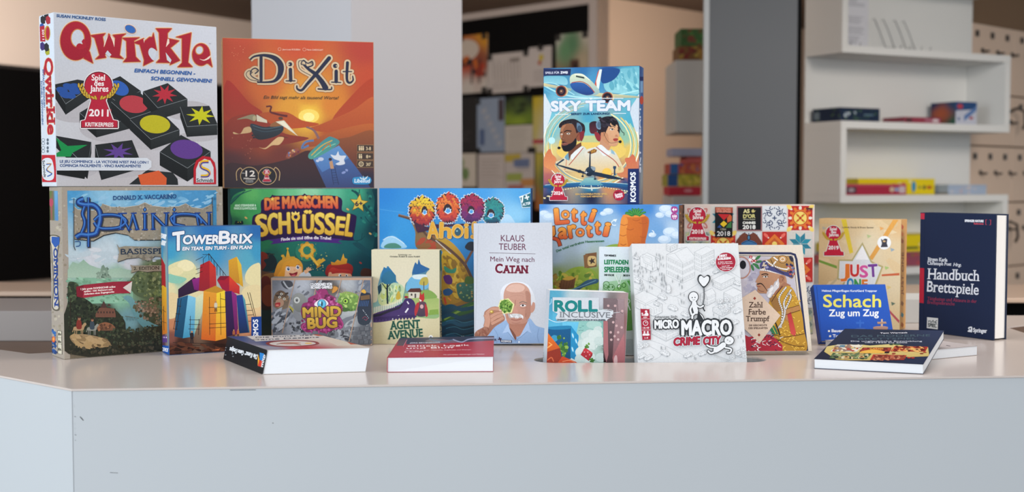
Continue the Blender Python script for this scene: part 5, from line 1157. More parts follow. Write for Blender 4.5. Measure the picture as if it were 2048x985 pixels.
def feath(cx, cy, rx, ry, hx_, hy_, hrx, hry, cols, seed, back='#e4eaf0'):
    r = random.Random(seed)
    def plume(x, y, u, L_, wd, c, c2=None):
        a.p([x - wd * sin(u) - 14 * cos(u), y + wd * cos(u) - 14 * sin(u), x + L_ * .45 * cos(u) - wd * .85 * sin(u), y + L_ * .45 * sin(u) + wd * .85 * cos(u), x + L_ * cos(u), y + L_ * sin(u), x + L_ * .45 * cos(u) + wd * .85 * sin(u), y + L_ * .45 * sin(u) - wd * .85 * cos(u), x + wd * sin(u) - 14 * cos(u), y - wd * cos(u) - 14 * sin(u)], c, c2)
    dr = lambda t: math.atan2(sin(t) + .55, cos(t) * 1.1 + .25)
    outl = [(2 * pi * i / 30, r.uniform(46, 66)) for i in range(30)]
    for add, cc in ((13, back), (0, '#3a2030')):
        a.e(cx, cy, rx * .88 + add * .6, ry * .88 + add * .6, cc)
        for t, L_ in outl: plume(cx + rx * .8 * cos(t), cy + ry * .8 * sin(t), dr(t), L_ + add, 26 + add * .5, cc)
    for row in range(12):
        v0 = -1 + 2 * row / 11.0
        for i in range(9):
            h_ = -1 + 2 * (i + .5 * (row % 2)) / 8.0
            if v0 * v0 + h_ * h_ > 1.0: continue
            x, y = cx + rx * .86 * h_, cy + ry * .86 * v0
            v = (v0 + 1) / 2 + r.uniform(-.13, .13); c = cols[min(len(cols) - 1, max(0, int(v * len(cols))))]
            t = math.atan2(v0, h_); q_ = math.hypot(v0, h_)
            u = pi / 2 + (dr(t) - pi / 2) * q_ * .9 + r.uniform(-.25, .25) if v0 > -.5 else dr(t) + r.uniform(-.2, .2)
            plume(x, y, u, r.uniform(50, 66), 21, c[0], c[1])
    a.sm([hx_ - hrx * 1.3, hy_ + hry * .6, hx_ - hrx, hy_ - hry, hx_, hy_ - hry * 1.7, hx_ + hrx, hy_ - hry * .8, hx_ + hrx * 1.2, hy_ + hry * .6, hx_, hy_ + hry * 1.3], '#2c1c24')
    q = [(-.2, -.9), (0, -.5), (.3, -1.0), (.5, -.4), (.95, -.5), (.8, .2), (1.0, .5), (.5, .8), (0, 1.1), (-.5, .8), (-1.0, .4), (-.6, -.2), (-.5, -.6)]
    a.p([(hx_ + hrx * 1.05 * x, hy_ + 18 + hry * y) for x, y in q], '#dfe8f2'); a.p([(hx_ + hrx * .78 * x, hy_ + 18 + hry * .76 * y) for x, y in q], '#4c98d4')
YL = [('#e8cc3c', '#d0a828'), ('#e4bc34', '#c8922a'), ('#dc8c34', '#c05c28'), ('#c84c2c', '#a0302c'), ('#b03430', '#7c2438')]
OR = [('#c83c34', '#b84430'), ('#e08c3c', '#cc5c30'), ('#d86a30', '#c04c2c'), ('#cc4c34', '#a83430'), ('#b03838', '#7c2438')]
PR = [('#a02848', '#8c2444'), ('#a82c4c', '#7c2450'), ('#8c2454', '#6c2460'), ('#7a2c6c', '#54245c'), ('#5c2868', '#3c1c48')]
TL_ = [('#2c8a84', '#1f6c74'), ('#2f9088', '#237c80'), ('#2a8488', '#1f6474'), ('#2a94a0', '#20707c'), ('#1f5c70', '#1c3c58')]
feath(1400, 400, 175, 195, 1378, 440, 48, 44, TL_, 4); feath(1090, 360, 190, 225, 1080, 385, 42, 40, PR, 3); feath(335, 400, 200, 235, 375, 395, 36, 44, YL, 1); feath(730, 350, 175, 235, 728, 372, 52, 50, OR, 2)
a.sm([220, 560, 300, 600, 440, 640, 470, 600, 700, 600, 900, 590, 1200, 590, 1180, 610, 700, 640, 440, 690, 280, 720, 240, 660], '#3c1c38')
for pts in ([250, 640, 275, 745, 300, 640], [300, 620, 330, 690, 380, 600], [200, 560, 228, 590, 250, 520]): a.p(pts, '#4a1c34')
a.t('A', 425, 810, 590, 802, 235, '#d8a034', 16, out=[(10, '#4a3020'), (4, '#e8d8a8')]); a.t('h', 605, 800, 770, 806, 225, '#d8a034', 16, out=[(10, '#4a3020'), (4, '#e8d8a8')])
a.ring(875, 702, 66, 80, 62, '#4a3020'); a.ring(875, 702, 66, 80, 56, '#e8d8a8'); a.ring(875, 702, 66, 80, 44, '#d8a034'); a.e(878, 718, 50, 58, '#2c5468'); a.e(866, 700, 14, 12, '#8ab8c0')
a.t('i', 985, 802, 1030, 802, 205, '#d8a034', 14, out=[(10, '#4a3020'), (4, '#e8d8a8')]); a.t('!', 1078, 804, 1140, 804, 240, '#cc9434', 12, out=[(10, '#4a3020'), (4, '#e8d8a8')], sh=.1)
a.p([1812, 180, 2030, 92, 2030, 340, 1850, 350], '#d0e0e8'); a.p([1824, 186, 2040, 100, 2040, 332, 1856, 340], '#1f6470'); a.t('7+', 1840, 272, 1972, 228, 96, '#e4eaec', 6, serif=.05); a.t('ALTER', 1862, 320, 1984, 292, 38, '#d8e2e6', 3)
a.fr(*FDO); a.t('Monaco', 530, 922, 600, 920, 18, '#8a9aa4', 1, serif=.05)
a.build('cover_print', o, 'gloss_print')

# ---- cream spy-street card game
o = game_box((-0.2637, 2.341, 1.0003), -4, 0, 0, 0.1285, 0.032, 0.1780, '#d6ceb0', 'small cream game box with animal silhouettes over a purple road')
Wd, Td, Ht = 0.1285, 0.0298, 0.1780
a = on(o, front(Wd, Td, Ht), FDO)
a.f([(10, 410, '#cfc8ac'), (400, 410, '#cdc7ac'), (200, 600, '#d2cab0'), (10, 950, '#bfb48e'), (400, 950, '#c4b994'), (200, 850, '#c9bf9a')], 8, 8)
a.t('Spieldesign von', 163, 438, 240, 438, 7, '#4a4a40', .6); a.t('Christian Kudahl & Laura Kudahl', 114, 449, 288, 449, 8, '#4a4a40', .8, sh=.2)
# left cat silhouette, filled with a garden
a.sm([42, 700, 45, 620, 55, 575, 62, 545, 75, 520, 80, 508, 92, 515, 102, 500, 112, 520, 128, 530, 146, 552, 150, 580, 165, 600, 185, 630, 190, 680, 185, 720, 100, 750, 10, 770, 10, 720], '#3a7ca0', '#8ab0a0')
a.p([75, 520, 80, 505, 100, 515, 105, 500, 150, 555, 152, 590, 120, 620, 70, 600, 62, 570], '#2c6c98'); a.sm([60, 600, 185, 610, 190, 690, 100, 730, 50, 710], '#a8c0a0', '#c0c88c'); a.sc([70, 610, 185, 620, 180, 690, 60, 700], 46, 8, ['#8fae88', '#c8d4a8', '#7c9c74', '#b8c470'], 3, asp=2, ang=90)
a.l([102, 720, 100, 620, 108, 560], 10, '#1c2c34', True); a.l([100, 640, 70, 600], 5, '#1c2c34'); a.l([104, 620, 140, 580], 5, '#1c2c34'); a.sm([70, 570, 85, 540, 120, 530, 148, 560, 145, 590, 110, 605, 80, 600], '#2f6a88'); a.p([44, 620, 65, 600, 68, 640, 50, 670], '#27485a')
a.sm([150, 690, 160, 650, 172, 650, 176, 690], '#b89c3c')
# right wolf silhouette
a.sm([200, 640, 208, 600, 240, 570, 245, 530, 262, 480, 275, 490, 282, 462, 292, 488, 310, 500, 345, 516, 330, 535, 322, 560, 340, 600, 342, 640, 380, 680, 400, 740, 395, 800, 300, 800, 200, 780, 190, 700], '#2e6a9a', '#8aa870')
a.p([244, 545, 262, 480, 275, 492, 283, 460, 294, 490, 344, 516, 318, 535, 270, 548], '#2c5e90'); a.sm([210, 610, 245, 560, 320, 565, 340, 620, 300, 640, 220, 650], '#6aa6c8'); a.sm([245, 555, 290, 548, 330, 552, 320, 575, 260, 575], '#c9d6d8')
a.sm([285, 600, 300, 570, 330, 565, 338, 595, 325, 612, 295, 610], '#b0a04c'); a.l([312, 640, 312, 590], 5, '#5c4c34'); a.p([200, 660, 300, 650, 400, 690, 400, 780, 240, 760], '#8fa860', '#a8b470'); a.sm([280, 650, 345, 640, 390, 680, 340, 690, 290, 690], '#7c9c50')
a.p([215, 650, 235, 630, 290, 628, 300, 645, 290, 655], '#54302c'); a.p([222, 652, 288, 652, 286, 684, 226, 688], '#c8c0b0'); a.p([236, 660, 246, 660, 246, 672, 236, 672], '#4a4440'); a.p([258, 660, 268, 660, 268, 684, 258, 686], '#5a5450'); a.e(210, 680, 12, 7, '#8c3030')
# purple road, fence
a.sm([10, 785, 100, 750, 180, 720, 205, 690, 240, 690, 262, 720, 262, 770, 240, 800, 180, 800, 100, 820, 10, 825], '#3c2c5c', '#4a3868'); a.l([215, 705, 225, 720], 7, '#d8d4dc'); a.l([222, 745, 205, 770], 9, '#d8d4dc'); a.l([170, 790, 120, 808], 10, '#d8d4dc')
a.p([10, 785, 60, 775, 120, 750, 170, 735, 186, 712, 188, 725, 172, 748, 120, 765, 60, 790, 10, 800], '#2c2838')
for i in range(17): a.p([14 + i * 10.3, 778 - i * 3.1 - max(0, i - 12) * 4, 19 + i * 10.3, 776 - i * 3.1 - max(0, i - 12) * 4, 20 + i * 10.3, 744 - i * 2.6 - max(0, i - 12) * 3, 17 + i * 10.3, 738 - i * 2.6 - max(0, i - 12) * 3, 13 + i * 10.3, 745 - i * 2.6 - max(0, i - 12) * 3], '#d8d2bc', keep=i > 0)
q = [8, 808]
for i in range(14): q += [8 + i * 20, 822 + (0 if i % 2 else 2) - i * 1.6 * 1, 18 + i * 20, 808 - i * 1.6]
a.p([8, 800, 270, 780, 270, 797] + [c for i in range(13, -1, -1) for c in (18 + i * 19, 808 - i, 8 + i * 19, 824 - i)], '#3a2c58')
# red fox in a coat
a.p([285, 690, 292, 650, 300, 668, 312, 652, 316, 690, 305, 712, 285, 708], '#b03030'); a.p([284, 690, 300, 700, 292, 712], '#e0d8d0'); a.sm([278, 715, 300, 705, 325, 715, 330, 760, 320, 790, 275, 790, 262, 750], '#5a4450', '#443a4a'); a.sm([268, 720, 285, 712, 282, 745, 264, 790, 258, 760], '#a83438'); a.sm([318, 720, 332, 740, 336, 785, 322, 790], '#a83438'); a.e(300, 735, 10, 12, '#c8a0a0'); a.p([345, 755, 395, 750, 398, 780, 340, 785], '#7c9a48')
a.t('AGENT', 118, 868, 290, 858, 46, '#245044', 3.4, serif=.06, out=(2, '#b8b894')); a.t('AVENUE', 104, 924, 306, 908, 44, '#245044', 3.4, serif=.06, out=(2, '#b8b894'))
a.sm([340, 910, 352, 900, 364, 908, 360, 924, 344, 924], '#e4e4e0'); a.e(352, 914, 6, 6, '#4a5a70')
a.build('cover_print', o, 'matte_print')
a = on(o, right(Wd, Td, Ht), FDO)
a.f([(410, 410, '#8a9a7c'), (410, 500, '#2c5448'), (412, 560, '#b0a684'), (412, 900, '#b0a684')], 4, 16); a.t('AVENUE', 408, 640, 412, 800, 10, '#2c4a40', 1); a.p([404, 410, 424, 405, 424, 520, 406, 530], '#2f5c50'); a.sc([406, 820, 422, 820, 420, 920, 406, 930], 12, 4, ['#2a2a30', '#4a4458'], 3)
a.build('side_print', o, 'matte_print')

# ---- white portrait book
o = hardcover((-0.0705, 2.322, 1.0004), -2.0, 5.5, -0.6, 0.1475, 0.024, 0.2262, '#c4c8d0', 'white hardback with photo of a grey-haired man holding a green hexagon tile')
a = on(o, front(0.1475, 0.024, 0.2262), FKL)
a.f([(80, 80, '#bfc3cb'), (600, 80, '#c2c5cc'), (80, 500, '#bfc4cc'), (600, 500, '#c6cad2'), (300, 450, '#c8ccd3'), (80, 900, '#c4c8d0'), (600, 900, '#c8ccd4')], 8, 8)
a.l([94, 74, 70, 920], 3, '#a8acb4')
PL = '#64304a'
a.t('KLAUS', 252, 186, 417, 188, 44, PL, .5); a.t('TEUBER', 238, 246, 430, 248, 44, PL, .5); a.l([170, 268, 495, 275], 3, '#5a4450')
a.t('Mein Weg nach', 178, 328, 488, 332, 34, PL, .5); a.t('C', 214, 408, 262, 409, 62, '#6c1c34', 5, serif=.05, out=(3, '#dcdce0')); a.t('ATAN', 266, 409, 444, 410, 50, '#6c1c34', 5, serif=.08, out=(3, '#dcdce0'))
HL = '#dfe2e8'
a.sm([150, 925, 165, 850, 210, 790, 260, 750, 320, 740, 440, 720, 500, 780, 560, 800, 620, 830, 640, 930, 400, 935], '#92aed2', '#8aa6cc'); a.sm([60, 860, 80, 820, 140, 780, 135, 720, 140, 680, 190, 650, 230, 650, 260, 690, 280, 740, 210, 790, 160, 850, 110, 880, 60, 880], '#b0806c', '#8a5c4c')
a.sm([255, 600, 250, 540, 275, 500, 330, 475, 400, 475, 450, 500, 485, 560, 495, 620, 480, 690, 450, 700, 300, 700], HL, '#c4c6cc')
a.sm([272, 560, 290, 510, 330, 482, 395, 482, 440, 510, 462, 560, 468, 640, 462, 690, 440, 740, 425, 770, 390, 795, 340, 790, 300, 760, 282, 700, 275, 640], '#c69a88', '#b58270')
a.sm([290, 530, 320, 495, 380, 488, 420, 510, 400, 540, 340, 545], '#d6b0a0'); a.sm([425, 540, 460, 560, 466, 680, 440, 740, 420, 700, 432, 620], '#ae7f6e'); a.sm([464, 640, 478, 615, 492, 625, 490, 665, 472, 690, 460, 680], '#bd8c7a'); a.sm([465, 560, 490, 580, 496, 620, 478, 615, 466, 640], '#d4d6da')
a.sm([330, 770, 420, 765, 445, 740, 440, 800, 400, 840, 360, 858, 318, 810, 310, 765], '#a5715f', '#b07c68')
a.l([355, 600, 350, 650, 345, 680, 365, 692], 5, '#a06c5c', True); a.sm([350, 640, 372, 680, 366, 698, 342, 696], '#c49080')
a.l([382, 622, 405, 612, 436, 622], 7, '#8a7468', True); a.sm([385, 640, 405, 630, 432, 638, 410, 648], '#e4dcd8'); a.e(407, 638, 8, 7, '#3a3030'); a.l([382, 640, 405, 628, 434, 637], 3, '#6a483e', True); a.l([388, 655, 410, 660, 432, 652], 2.5, '#99685a', True)
for y in (560, 575): a.l([320, y, 370, y - 8, 420, y], 2, '#b08272', True)
a.sm([305, 712, 320, 700, 355, 696, 395, 702, 412, 722, 370, 722, 330, 724], '#d2d2d4', '#b8b4b4'); a.sc([310, 704, 405, 706, 408, 722, 312, 722], 26, 5, ['#e0e0e2', '#b0aaa8', '#c8c6c6'], 4, asp=2.2, ang=60); a.l([325, 736, 360, 742, 400, 732], 4, '#8c4c44', True); a.l([330, 760, 360, 766, 390, 758], 2.5, '#9c6c5c', True)
a.l([432, 690, 425, 720], 2.5, '#98685a'); a.l([300, 700, 298, 730], 2.5, '#98685a')
# collar and shirt
a.p([312, 800, 300, 770, 262, 835, 300, 825, 352, 880], '#a8c0e0'); a.p([445, 745, 455, 800, 470, 835, 440, 820, 372, 880, 400, 830], '#a4bcde'); a.l([300, 825, 355, 890, 440, 820], 3, '#6a86b0'); a.l([368, 880, 372, 930], 2.5, '#6f8cb8'); a.e(380, 896, 6, 6, '#dfe6f0'); a.l([200, 800, 230, 850, 220, 920], 3, '#7894bc', True); a.l([520, 800, 510, 860, 530, 920], 3, '#7894bc', True)
a.sm([312, 800, 330, 810, 360, 858, 352, 880], '#7b4f42')
# hexagon held by finger and thumb
a.p([231, 648, 248, 600, 305, 588, 348, 630, 330, 690, 272, 698, 240, 672], '#dfdc9c'); a.p([241, 645, 256, 606, 303, 597, 337, 632, 322, 682, 275, 688, 248, 668], '#6a8c3c'); a.sc([244, 645, 258, 608, 302, 599, 334, 632, 320, 680, 276, 686, 250, 668], 90, 7, ['#4a7430', '#7fa64c', '#8cb058', '#5f8838', '#3c6428', '#a0bc60'], 5)
for pts, w_ in (([150, 700, 190, 664, 240, 664], 26), ([170, 725, 215, 700, 262, 690], 24), ([178, 750, 220, 722, 268, 704], 24), ([185, 770, 225, 750, 272, 724], 22), ([150, 790, 160, 740, 150, 700], 40)): a.l(pts, w_ + 3, '#96644f', True); a.l(pts, w_ - 2, '#c0907a', True)
a.e(188, 683, 14, 12, '#a8843c'); a.e(186, 681, 8, 6, '#e0c878'); a.sc([80, 830, 150, 780, 200, 790, 120, 870], 16, 6, ['#8a5848', '#a87864'], 6, asp=2.5, ang=50); a.e(248, 672, 10, 7, '#d8b0a0', rot=20)
a.p([190, 872, 236, 872, 236, 892, 190, 892], '#8ea0c0'); a.t('R', 208, 888, 222, 888, 14, '#1c2c4c', 1.4); a.p([250, 880, 330, 884, 330, 902, 250, 900], '#1c2440'); a.t('KOSMOS', 256, 896, 324, 898, 12, '#e4e8f0', 1); a.l([240, 862, 252, 888], 7, '#3a1c34'); a.l([232, 878, 258, 872], 7, '#3a1c34')
a.build('cover_print', o, 'matte_print')
# ---- carrot race game (its mascot is replaced by a plain carrot, its hares are left out)
o = game_box((0.0528, 2.42, 1.0003), -15, 0, 0, 0.270, 0.06, 0.2622, '#4a86c4', 'sky-blue game box with orange title and a big carrot, under the airplane game')
Wd, Td, Ht = 0.270, 0.0558, 0.2622
a = on(o, front(Wd, Td, Ht), FLO)
a.f([(40, 40, '#3f86cc'), (200, 50, '#a8c0d8'), (430, 45, '#4a8ccc'), (600, 45, '#3a80c8'), (740, 45, '#3c80c4'), (850, 60, '#8cb0d4'), (930, 50, '#5c94cc'), (60, 120, '#b4c8dc'), (480, 130, '#8cb0d0'), (800, 200, '#6c9ccc'), (920, 180, '#a8c0d8'), (900, 300, '#9ab8d4'), (520, 220, '#a0bcd4'), (150, 300, '#b4c8d8'), (300, 300, '#b0c4d4'), (130, 380, '#a8bccc'), (380, 380, '#a8b8b0'), (150, 480, '#8a9c68'), (400, 480, '#8aa048'), (130, 560, '#6c5c3c'), (250, 560, '#8a9c3c'), (400, 560, '#3c6c84'), (300, 620, '#6a8c34'), (150, 620, '#8a6c44'), (900, 600, '#7a9c3c')], 44, 40, pw=3.2)
for x, y, r_ in ((480, 75, 34), (450, 90, 24), (860, 60, 46), (890, 90, 40), (820, 100, 30), (890, 210, 50), (930, 230, 40), (850, 260, 44), (60, 90, 34), (90, 110, 40), (770, 230, 26)):
    a.e(x, y, r_, r_ * .62, '#bcd0e4'); a.e(x - r_ * .1, y - r_ * .12, r_ * .7, r_ * .4, '#d0deec')
a.sm([440, 325, 480, 300, 540, 290, 600, 300, 620, 330], '#8ca844', '#6c8c30'); a.sm([120, 520, 180, 490, 240, 450, 330, 440, 410, 490, 410, 600, 300, 620, 130, 600], '#8ea838', '#6c8a2c')
a.sc([130, 500, 240, 455, 400, 490, 400, 600, 140, 600], 70, 10, ['#7c9c30', '#a8b848', '#5c7c28', '#94a83c', '#c0b048'], 3, asp=1.8)
a.sm([120, 590, 200, 600, 280, 570, 340, 530, 410, 520, 410, 545, 330, 570, 260, 610, 200, 640, 120, 640], '#2c5470'); a.l([220, 600, 300, 570, 400, 530], 5, '#6c98ac', True)
a.p([330, 355, 405, 345, 405, 440, 340, 450], '#7a5230'); a.p([318, 365, 345, 355, 360, 440, 325, 450], '#8a6038'); a.sm([350, 375, 395, 372, 402, 400, 395, 430, 350, 432], '#d8b878'); a.p([370, 380, 378, 392, 395, 385, 385, 402, 398, 418, 378, 412, 366, 425, 364, 408, 350, 400, 366, 396], '#3a2c24')
a.p([160, 530, 268, 512, 256, 580, 148, 598], '#7a5030', '#5c3a22'); 
for i in range(5): a.l([175 + i * 19, 528 - i * 3, 163 + i * 19, 596 - i * 4], 2, '#4c2e1a')
a.sc([125, 480, 170, 520, 150, 590, 125, 600], 16, 12, ['#b8902c', '#8c7030', '#a0843c'], 4); a.sm([180, 520, 230, 500, 260, 515, 220, 530], '#c8a040')
a.sm([285, 640, 320, 610, 360, 602, 410, 612, 410, 660, 290, 660], '#8c2c6c'); a.t('Über', 325, 640, 385, 638, 26, '#e8dce4', 1.6)
# plain carrot
OG = '#d8742a'
a.sm([556, 322, 552, 260, 558, 180, 568, 120, 590, 102, 650, 95, 720, 104, 748, 130, 742, 200, 725, 270, 712, 325], '#d07026', '#c0601e', horiz=True); a.sm([556, 322, 552, 260, 558, 180, 568, 122, 590, 106, 610, 140, 600, 220, 610, 322], '#e08c3a', '#dc8430'); a.sm([700, 110, 740, 130, 735, 200, 715, 300, 690, 322, 705, 200], '#b85820')
for x0, y0, x1 in ((560, 160, 610), (680, 150, 740), (556, 230, 600), (690, 240, 728), (600, 190, 650), (640, 280, 690), (560, 290, 600), (640, 130, 690)): a.l([x0, y0, (x0 + x1) / 2, y0 + 8, x1, y0], 4, '#a85018', True)
a.e(650, 104, 76, 12, '#e08838')
for x, y, dx, dy in ((650, 98, -55, -14), (650, 98, -38, -28), (655, 98, -20, -40), (660, 98, 0, -42), (665, 98, 20, -40), (672, 98, 38, -34), (680, 100, 48, -18), (640, 98, -48, -8)):
    a.l([x, y + 4, x + dx * .6, y + dy * .8, x + dx, y + dy], 20, '#2c7434', True, w2=10); a.l([x, y, x + dx * .6, y + dy * .8, x + dx * .9, y + dy * .95], 6, '#4c9c44', True, w2=3)
for cx_, cy_, r_, t0, t1 in ((522, 152, 20, 1.0, 4.9), (765, 215, 16, -1.4, 1.6)):
    a.l([(cx_ + r_ * cos(t0 + (t1 - t0) * i / 8), cy_ + r_ * .8 * sin(t0 + (t1 - t0) * i / 8)) for i in range(9)], 6, '#dce6f0')
a.p([512, 128, 540, 126, 530, 148], '#dce6f0'); a.p([752, 222, 768, 240, 748, 240], '#dce6f0')
# title
a.fr(*FLT)
def bub(s_, x0, y0, x1, y1, h, b=12, sh=0): a.t(s_, x0, y0, x1, y1, h, '#e89c3c', b, out=[(9, '#5a2418'), ], c2='#d05a30', sh=sh)
bub('L', 160, 352, 345, 335, 215, 20); a.ring(300, 215, 44, 44, 50, '#5a2418'); a.ring(300, 215, 44, 44, 34, '#e08c3a'); bub('t', 390, 312, 470, 312, 180, 17); bub('t', 520, 358, 595, 362, 190, 17); bub('i', 640, 305, 695, 318, 175, 17, .12)
a.p([95, 380, 150, 372, 165, 500, 130, 560, 95, 560], '#5a2418'); a.p([95, 392, 140, 386, 152, 500, 120, 550, 95, 550], '#e08c3a'); a.l([110, 560, 190, 590, 225, 680], 62, '#5a2418', True); a.l([110, 560, 190, 590, 222, 674], 44, '#cc5530', True)
bub('a', 205, 560, 320, 560, 145, 17); bub('r', 365, 558, 470, 540, 175, 17); a.ring(515, 478, 46, 44, 50, '#5a2418'); a.ring(515, 478, 46, 44, 34, '#dc7c36'); bub('t', 615, 540, 690, 535, 165, 16); bub('t', 735, 500, 810, 500, 180, 16); bub('i', 850, 520, 915, 528, 185, 17, .12)
a.t('Das total verdrehte', 172, 768, 575, 632, 34, '#2c6c44', 2.4, arc=8, serif=0); a.t('Hasenrennen', 590, 628, 865, 616, 32, '#2c6c44', 2.4)
for y, s_ in ((105, '4+'), (205, '')):
    a.sm([1850, y, 1930, y, 1936, y + 80, 1856, y + 82], '#a03c84', k=3)
    if s_: a.t(s_, 1862, y + 60, 1928, y + 60, 44, '#f0e4ec', 5)
    else:
        for i, x in enumerate((1872, 1896, 1918)): a.e(x, y + 26 - i % 2 * 4, 9, 10, '#f0e4ec', n=10); a.p([x - 12, y + 52, x - 8, y + 34, x + 8, y + 34, x + 12, y + 52], '#f0e4ec')
        a.t('2-4', 1872, y + 74, 1916, y + 74, 14, '#f0e4ec', 2)
a.build('cover_print', o, 'gloss_print')
a = on(o, right(Wd, Td, Ht)); a.cover('#6a5040')
a.fr(1340, 400, 1); a.sc([17, 8, 30, 8, 30, 200, 17, 200], 60, 2.5, ['#5a4034', '#7c6048', '#8c5038', '#4a3830', '#a08870'], 3); a.build('side_print', o, 'matte_print')

# ---- tall airplane game on top of it
o = game_box((0.0605, 2.427, 1.2629), -15, 0, 0, 0.1876, 0.05, 0.2625, '#2b3f70', 'tall airplane game box with two pilots standing on the carrot box', tray='#2b3f70')
Wd, Td, Ht = 0.1876, 0.0465, 0.2625
a = on(o, front(Wd, Td, Ht), FSK)
a.f([(60, 70, '#2a4a7c'), (300, 60, '#2c6aa0'), (480, 80, '#24528c'), (660, 70, '#5aa6bc'), (600, 130, '#4c9cb4'), (80, 150, '#4a94b8'), (150, 150, '#3a88ac'), (400, 160, '#3f8cb8'), (640, 250, '#6ab4c4'), (150, 250, '#6cb0c8'), (350, 250, '#8cc4d0'), (100, 380, '#6fb8c8'), (350, 380, '#4a9cb8'), (620, 400, '#4ca4bc'), (90, 500, '#6cb4bc'), (350, 470, '#7ab8a8'), (600, 500, '#8cb89c'), (100, 600, '#d8c478'), (350, 560, '#dcbc50'), (350, 620, '#d8b04c'), (620, 600, '#d8b85c'), (90, 700, '#c87c5c'), (300, 720, '#d8b878'), (640, 700, '#c8745c'), (460, 760, '#d89850'), (90, 780, '#a85c5c'), (500, 790, '#c88454'), (640, 780, '#b06458'), (100, 830, '#1f4c7c'), (370, 830, '#3c88a8'), (600, 830, '#1f4878'), (100, 930, '#1a2038'), (370, 900, '#1c2240'), (660, 930, '#182040')], 50, 60, pw=3.6)
# clouds and swirls
a.sm([450, 160, 470, 130, 500, 140, 520, 100, 550, 105, 560, 60, 620, 55, 690, 60, 690, 210, 600, 220, 480, 210], '#6cb0c0', '#8cc8d0'); a.sc([560, 70, 685, 70, 685, 200, 480, 190], 34, 10, ['#5ca4b6', '#8cccd4', '#9cd4da', '#6cb0c0'], 3, asp=2.4, ang=60); a.sm([430, 60, 550, 58, 545, 100, 500, 140, 440, 150], '#1f4884')
a.sm([60, 110, 120, 105, 190, 110, 215, 140, 200, 165, 100, 150, 60, 150], '#6cb0c4', '#8cc4d0'); a.l([60, 170, 200, 230, 420, 250, 680, 200], 9, '#a8dce0', True); a.l([60, 190, 180, 250, 400, 290, 600, 270, 685, 220], 6, '#5ca8c4', True); a.l([60, 150, 140, 160, 260, 230], 6, '#a0d4dc', True)
a.sm([58, 245, 80, 255, 110, 320, 100, 380, 75, 460, 66, 560, 58, 600], '#ccd6dc'); a.sm([690, 245, 660, 265, 625, 330, 640, 400, 660, 470, 690, 560], '#c6d0da')
for r_ in range(7):
    c_ = ['#e8dfa8', '#5ab0c0', '#d8c070', '#e8e4c0', '#a8cca8', '#d8b860', '#f0ecd0'][r_]
    k = 1 + r_ * .035
    a.l([(368 + 262 * k * cos(t) * (1 if t < pi else 1), 560 + 235 * k * sin(t)) for t in (radians(d) for d in range(-60 + r_ * 7, 250 + r_ * 4, 10))], 5 if r_ % 2 else 9, c_, w2=3)
a.e(370, 560, 215, 120, '#dcbc54'); a.e(370, 600, 230, 80, '#e0c064'); a.e(370, 470, 190, 60, '#6fb4b8'); a.sm([200, 520, 300, 500, 480, 500, 560, 540, 480, 540, 300, 540], '#b8c088'); a.e(110, 530, 22, 22, '#b8e0e8')
a.sm([62, 640, 80, 600, 100, 585, 115, 620, 140, 650, 130, 700, 160, 740, 62, 700], '#c8704c', '#d8905c'); a.sm([600, 700, 590, 650, 620, 640, 640, 620, 660, 650, 665, 760, 560, 770, 540, 730], '#c8684c', '#c87c54')
# jet
a.p([55, 152, 160, 172, 240, 190, 236, 205, 55, 172], '#d8c890', '#7c9ca0'); a.p([385, 215, 500, 222, 690, 240, 690, 250, 480, 250, 380, 235], '#d8cc98', '#a0a890'); a.p([392, 160, 412, 80, 425, 60, 420, 130, 405, 205], '#c8503c'); a.p([402, 140, 424, 62, 440, 62, 420, 190, 408, 205], '#d8e4e0')
a.sm([228, 135, 235, 105, 262, 90, 310, 92, 350, 120, 400, 170, 425, 210, 395, 232, 340, 235, 280, 215, 240, 180], '#cfd8b8', '#8cacb0'); a.sm([232, 158, 260, 148, 320, 152, 370, 190, 385, 220, 340, 232, 280, 215, 245, 190], '#2c5ca0', '#1f3c78'); a.l([240, 150, 300, 142, 350, 165, 392, 215], 5, '#a84438', True); a.p([270, 102, 322, 112, 326, 124, 268, 112], '#2c3c40'); a.l([260, 96, 310, 98, 360, 132], 5, '#ecf0dc', True)
for x, y in ((172, 205), (475, 247)): a.e(x + 8, y, 38, 36, '#c8bc90'); a.e(x, y, 36, 37, '#8c4434'); a.e(x, y, 29, 30, '#1c1a28'); a.e(x + 2, y + 2, 14, 15, '#5a3c3c'); a.e(x, y, 5, 5, '#c8a070')
a.p([52, 58, 236, 58, 232, 102, 52, 104], '#1f2a54'); a.t('SPIELE FÜR', 68, 92, 160, 90, 17, '#c8ccdc', .7); a.t('ZWEI', 168, 90, 214, 89, 14, '#e4e6f0', 1.5)
for x0, x1, y in ((150, 350, 254), (385, 580, 252), (132, 220, 358), (512, 598, 351)): a.l([x0, y, x1, y], 4, '#dce6ec')
a.p([352, 250, 382, 250, 367, 262], '#dce6ec')
a.t('SKY', 108, 335, 300, 333, 62, '#d8dce8', 7, out=(3, '#5c88a8')); a.t('TEAM', 335, 333, 622, 330, 62, '#d8dce8', 7, out=(3, '#5c88a8'))
a.t('BEREIT ZUR LANDUNG?', 238, 362, 490, 359, 13, '#1c4468', 1.6)
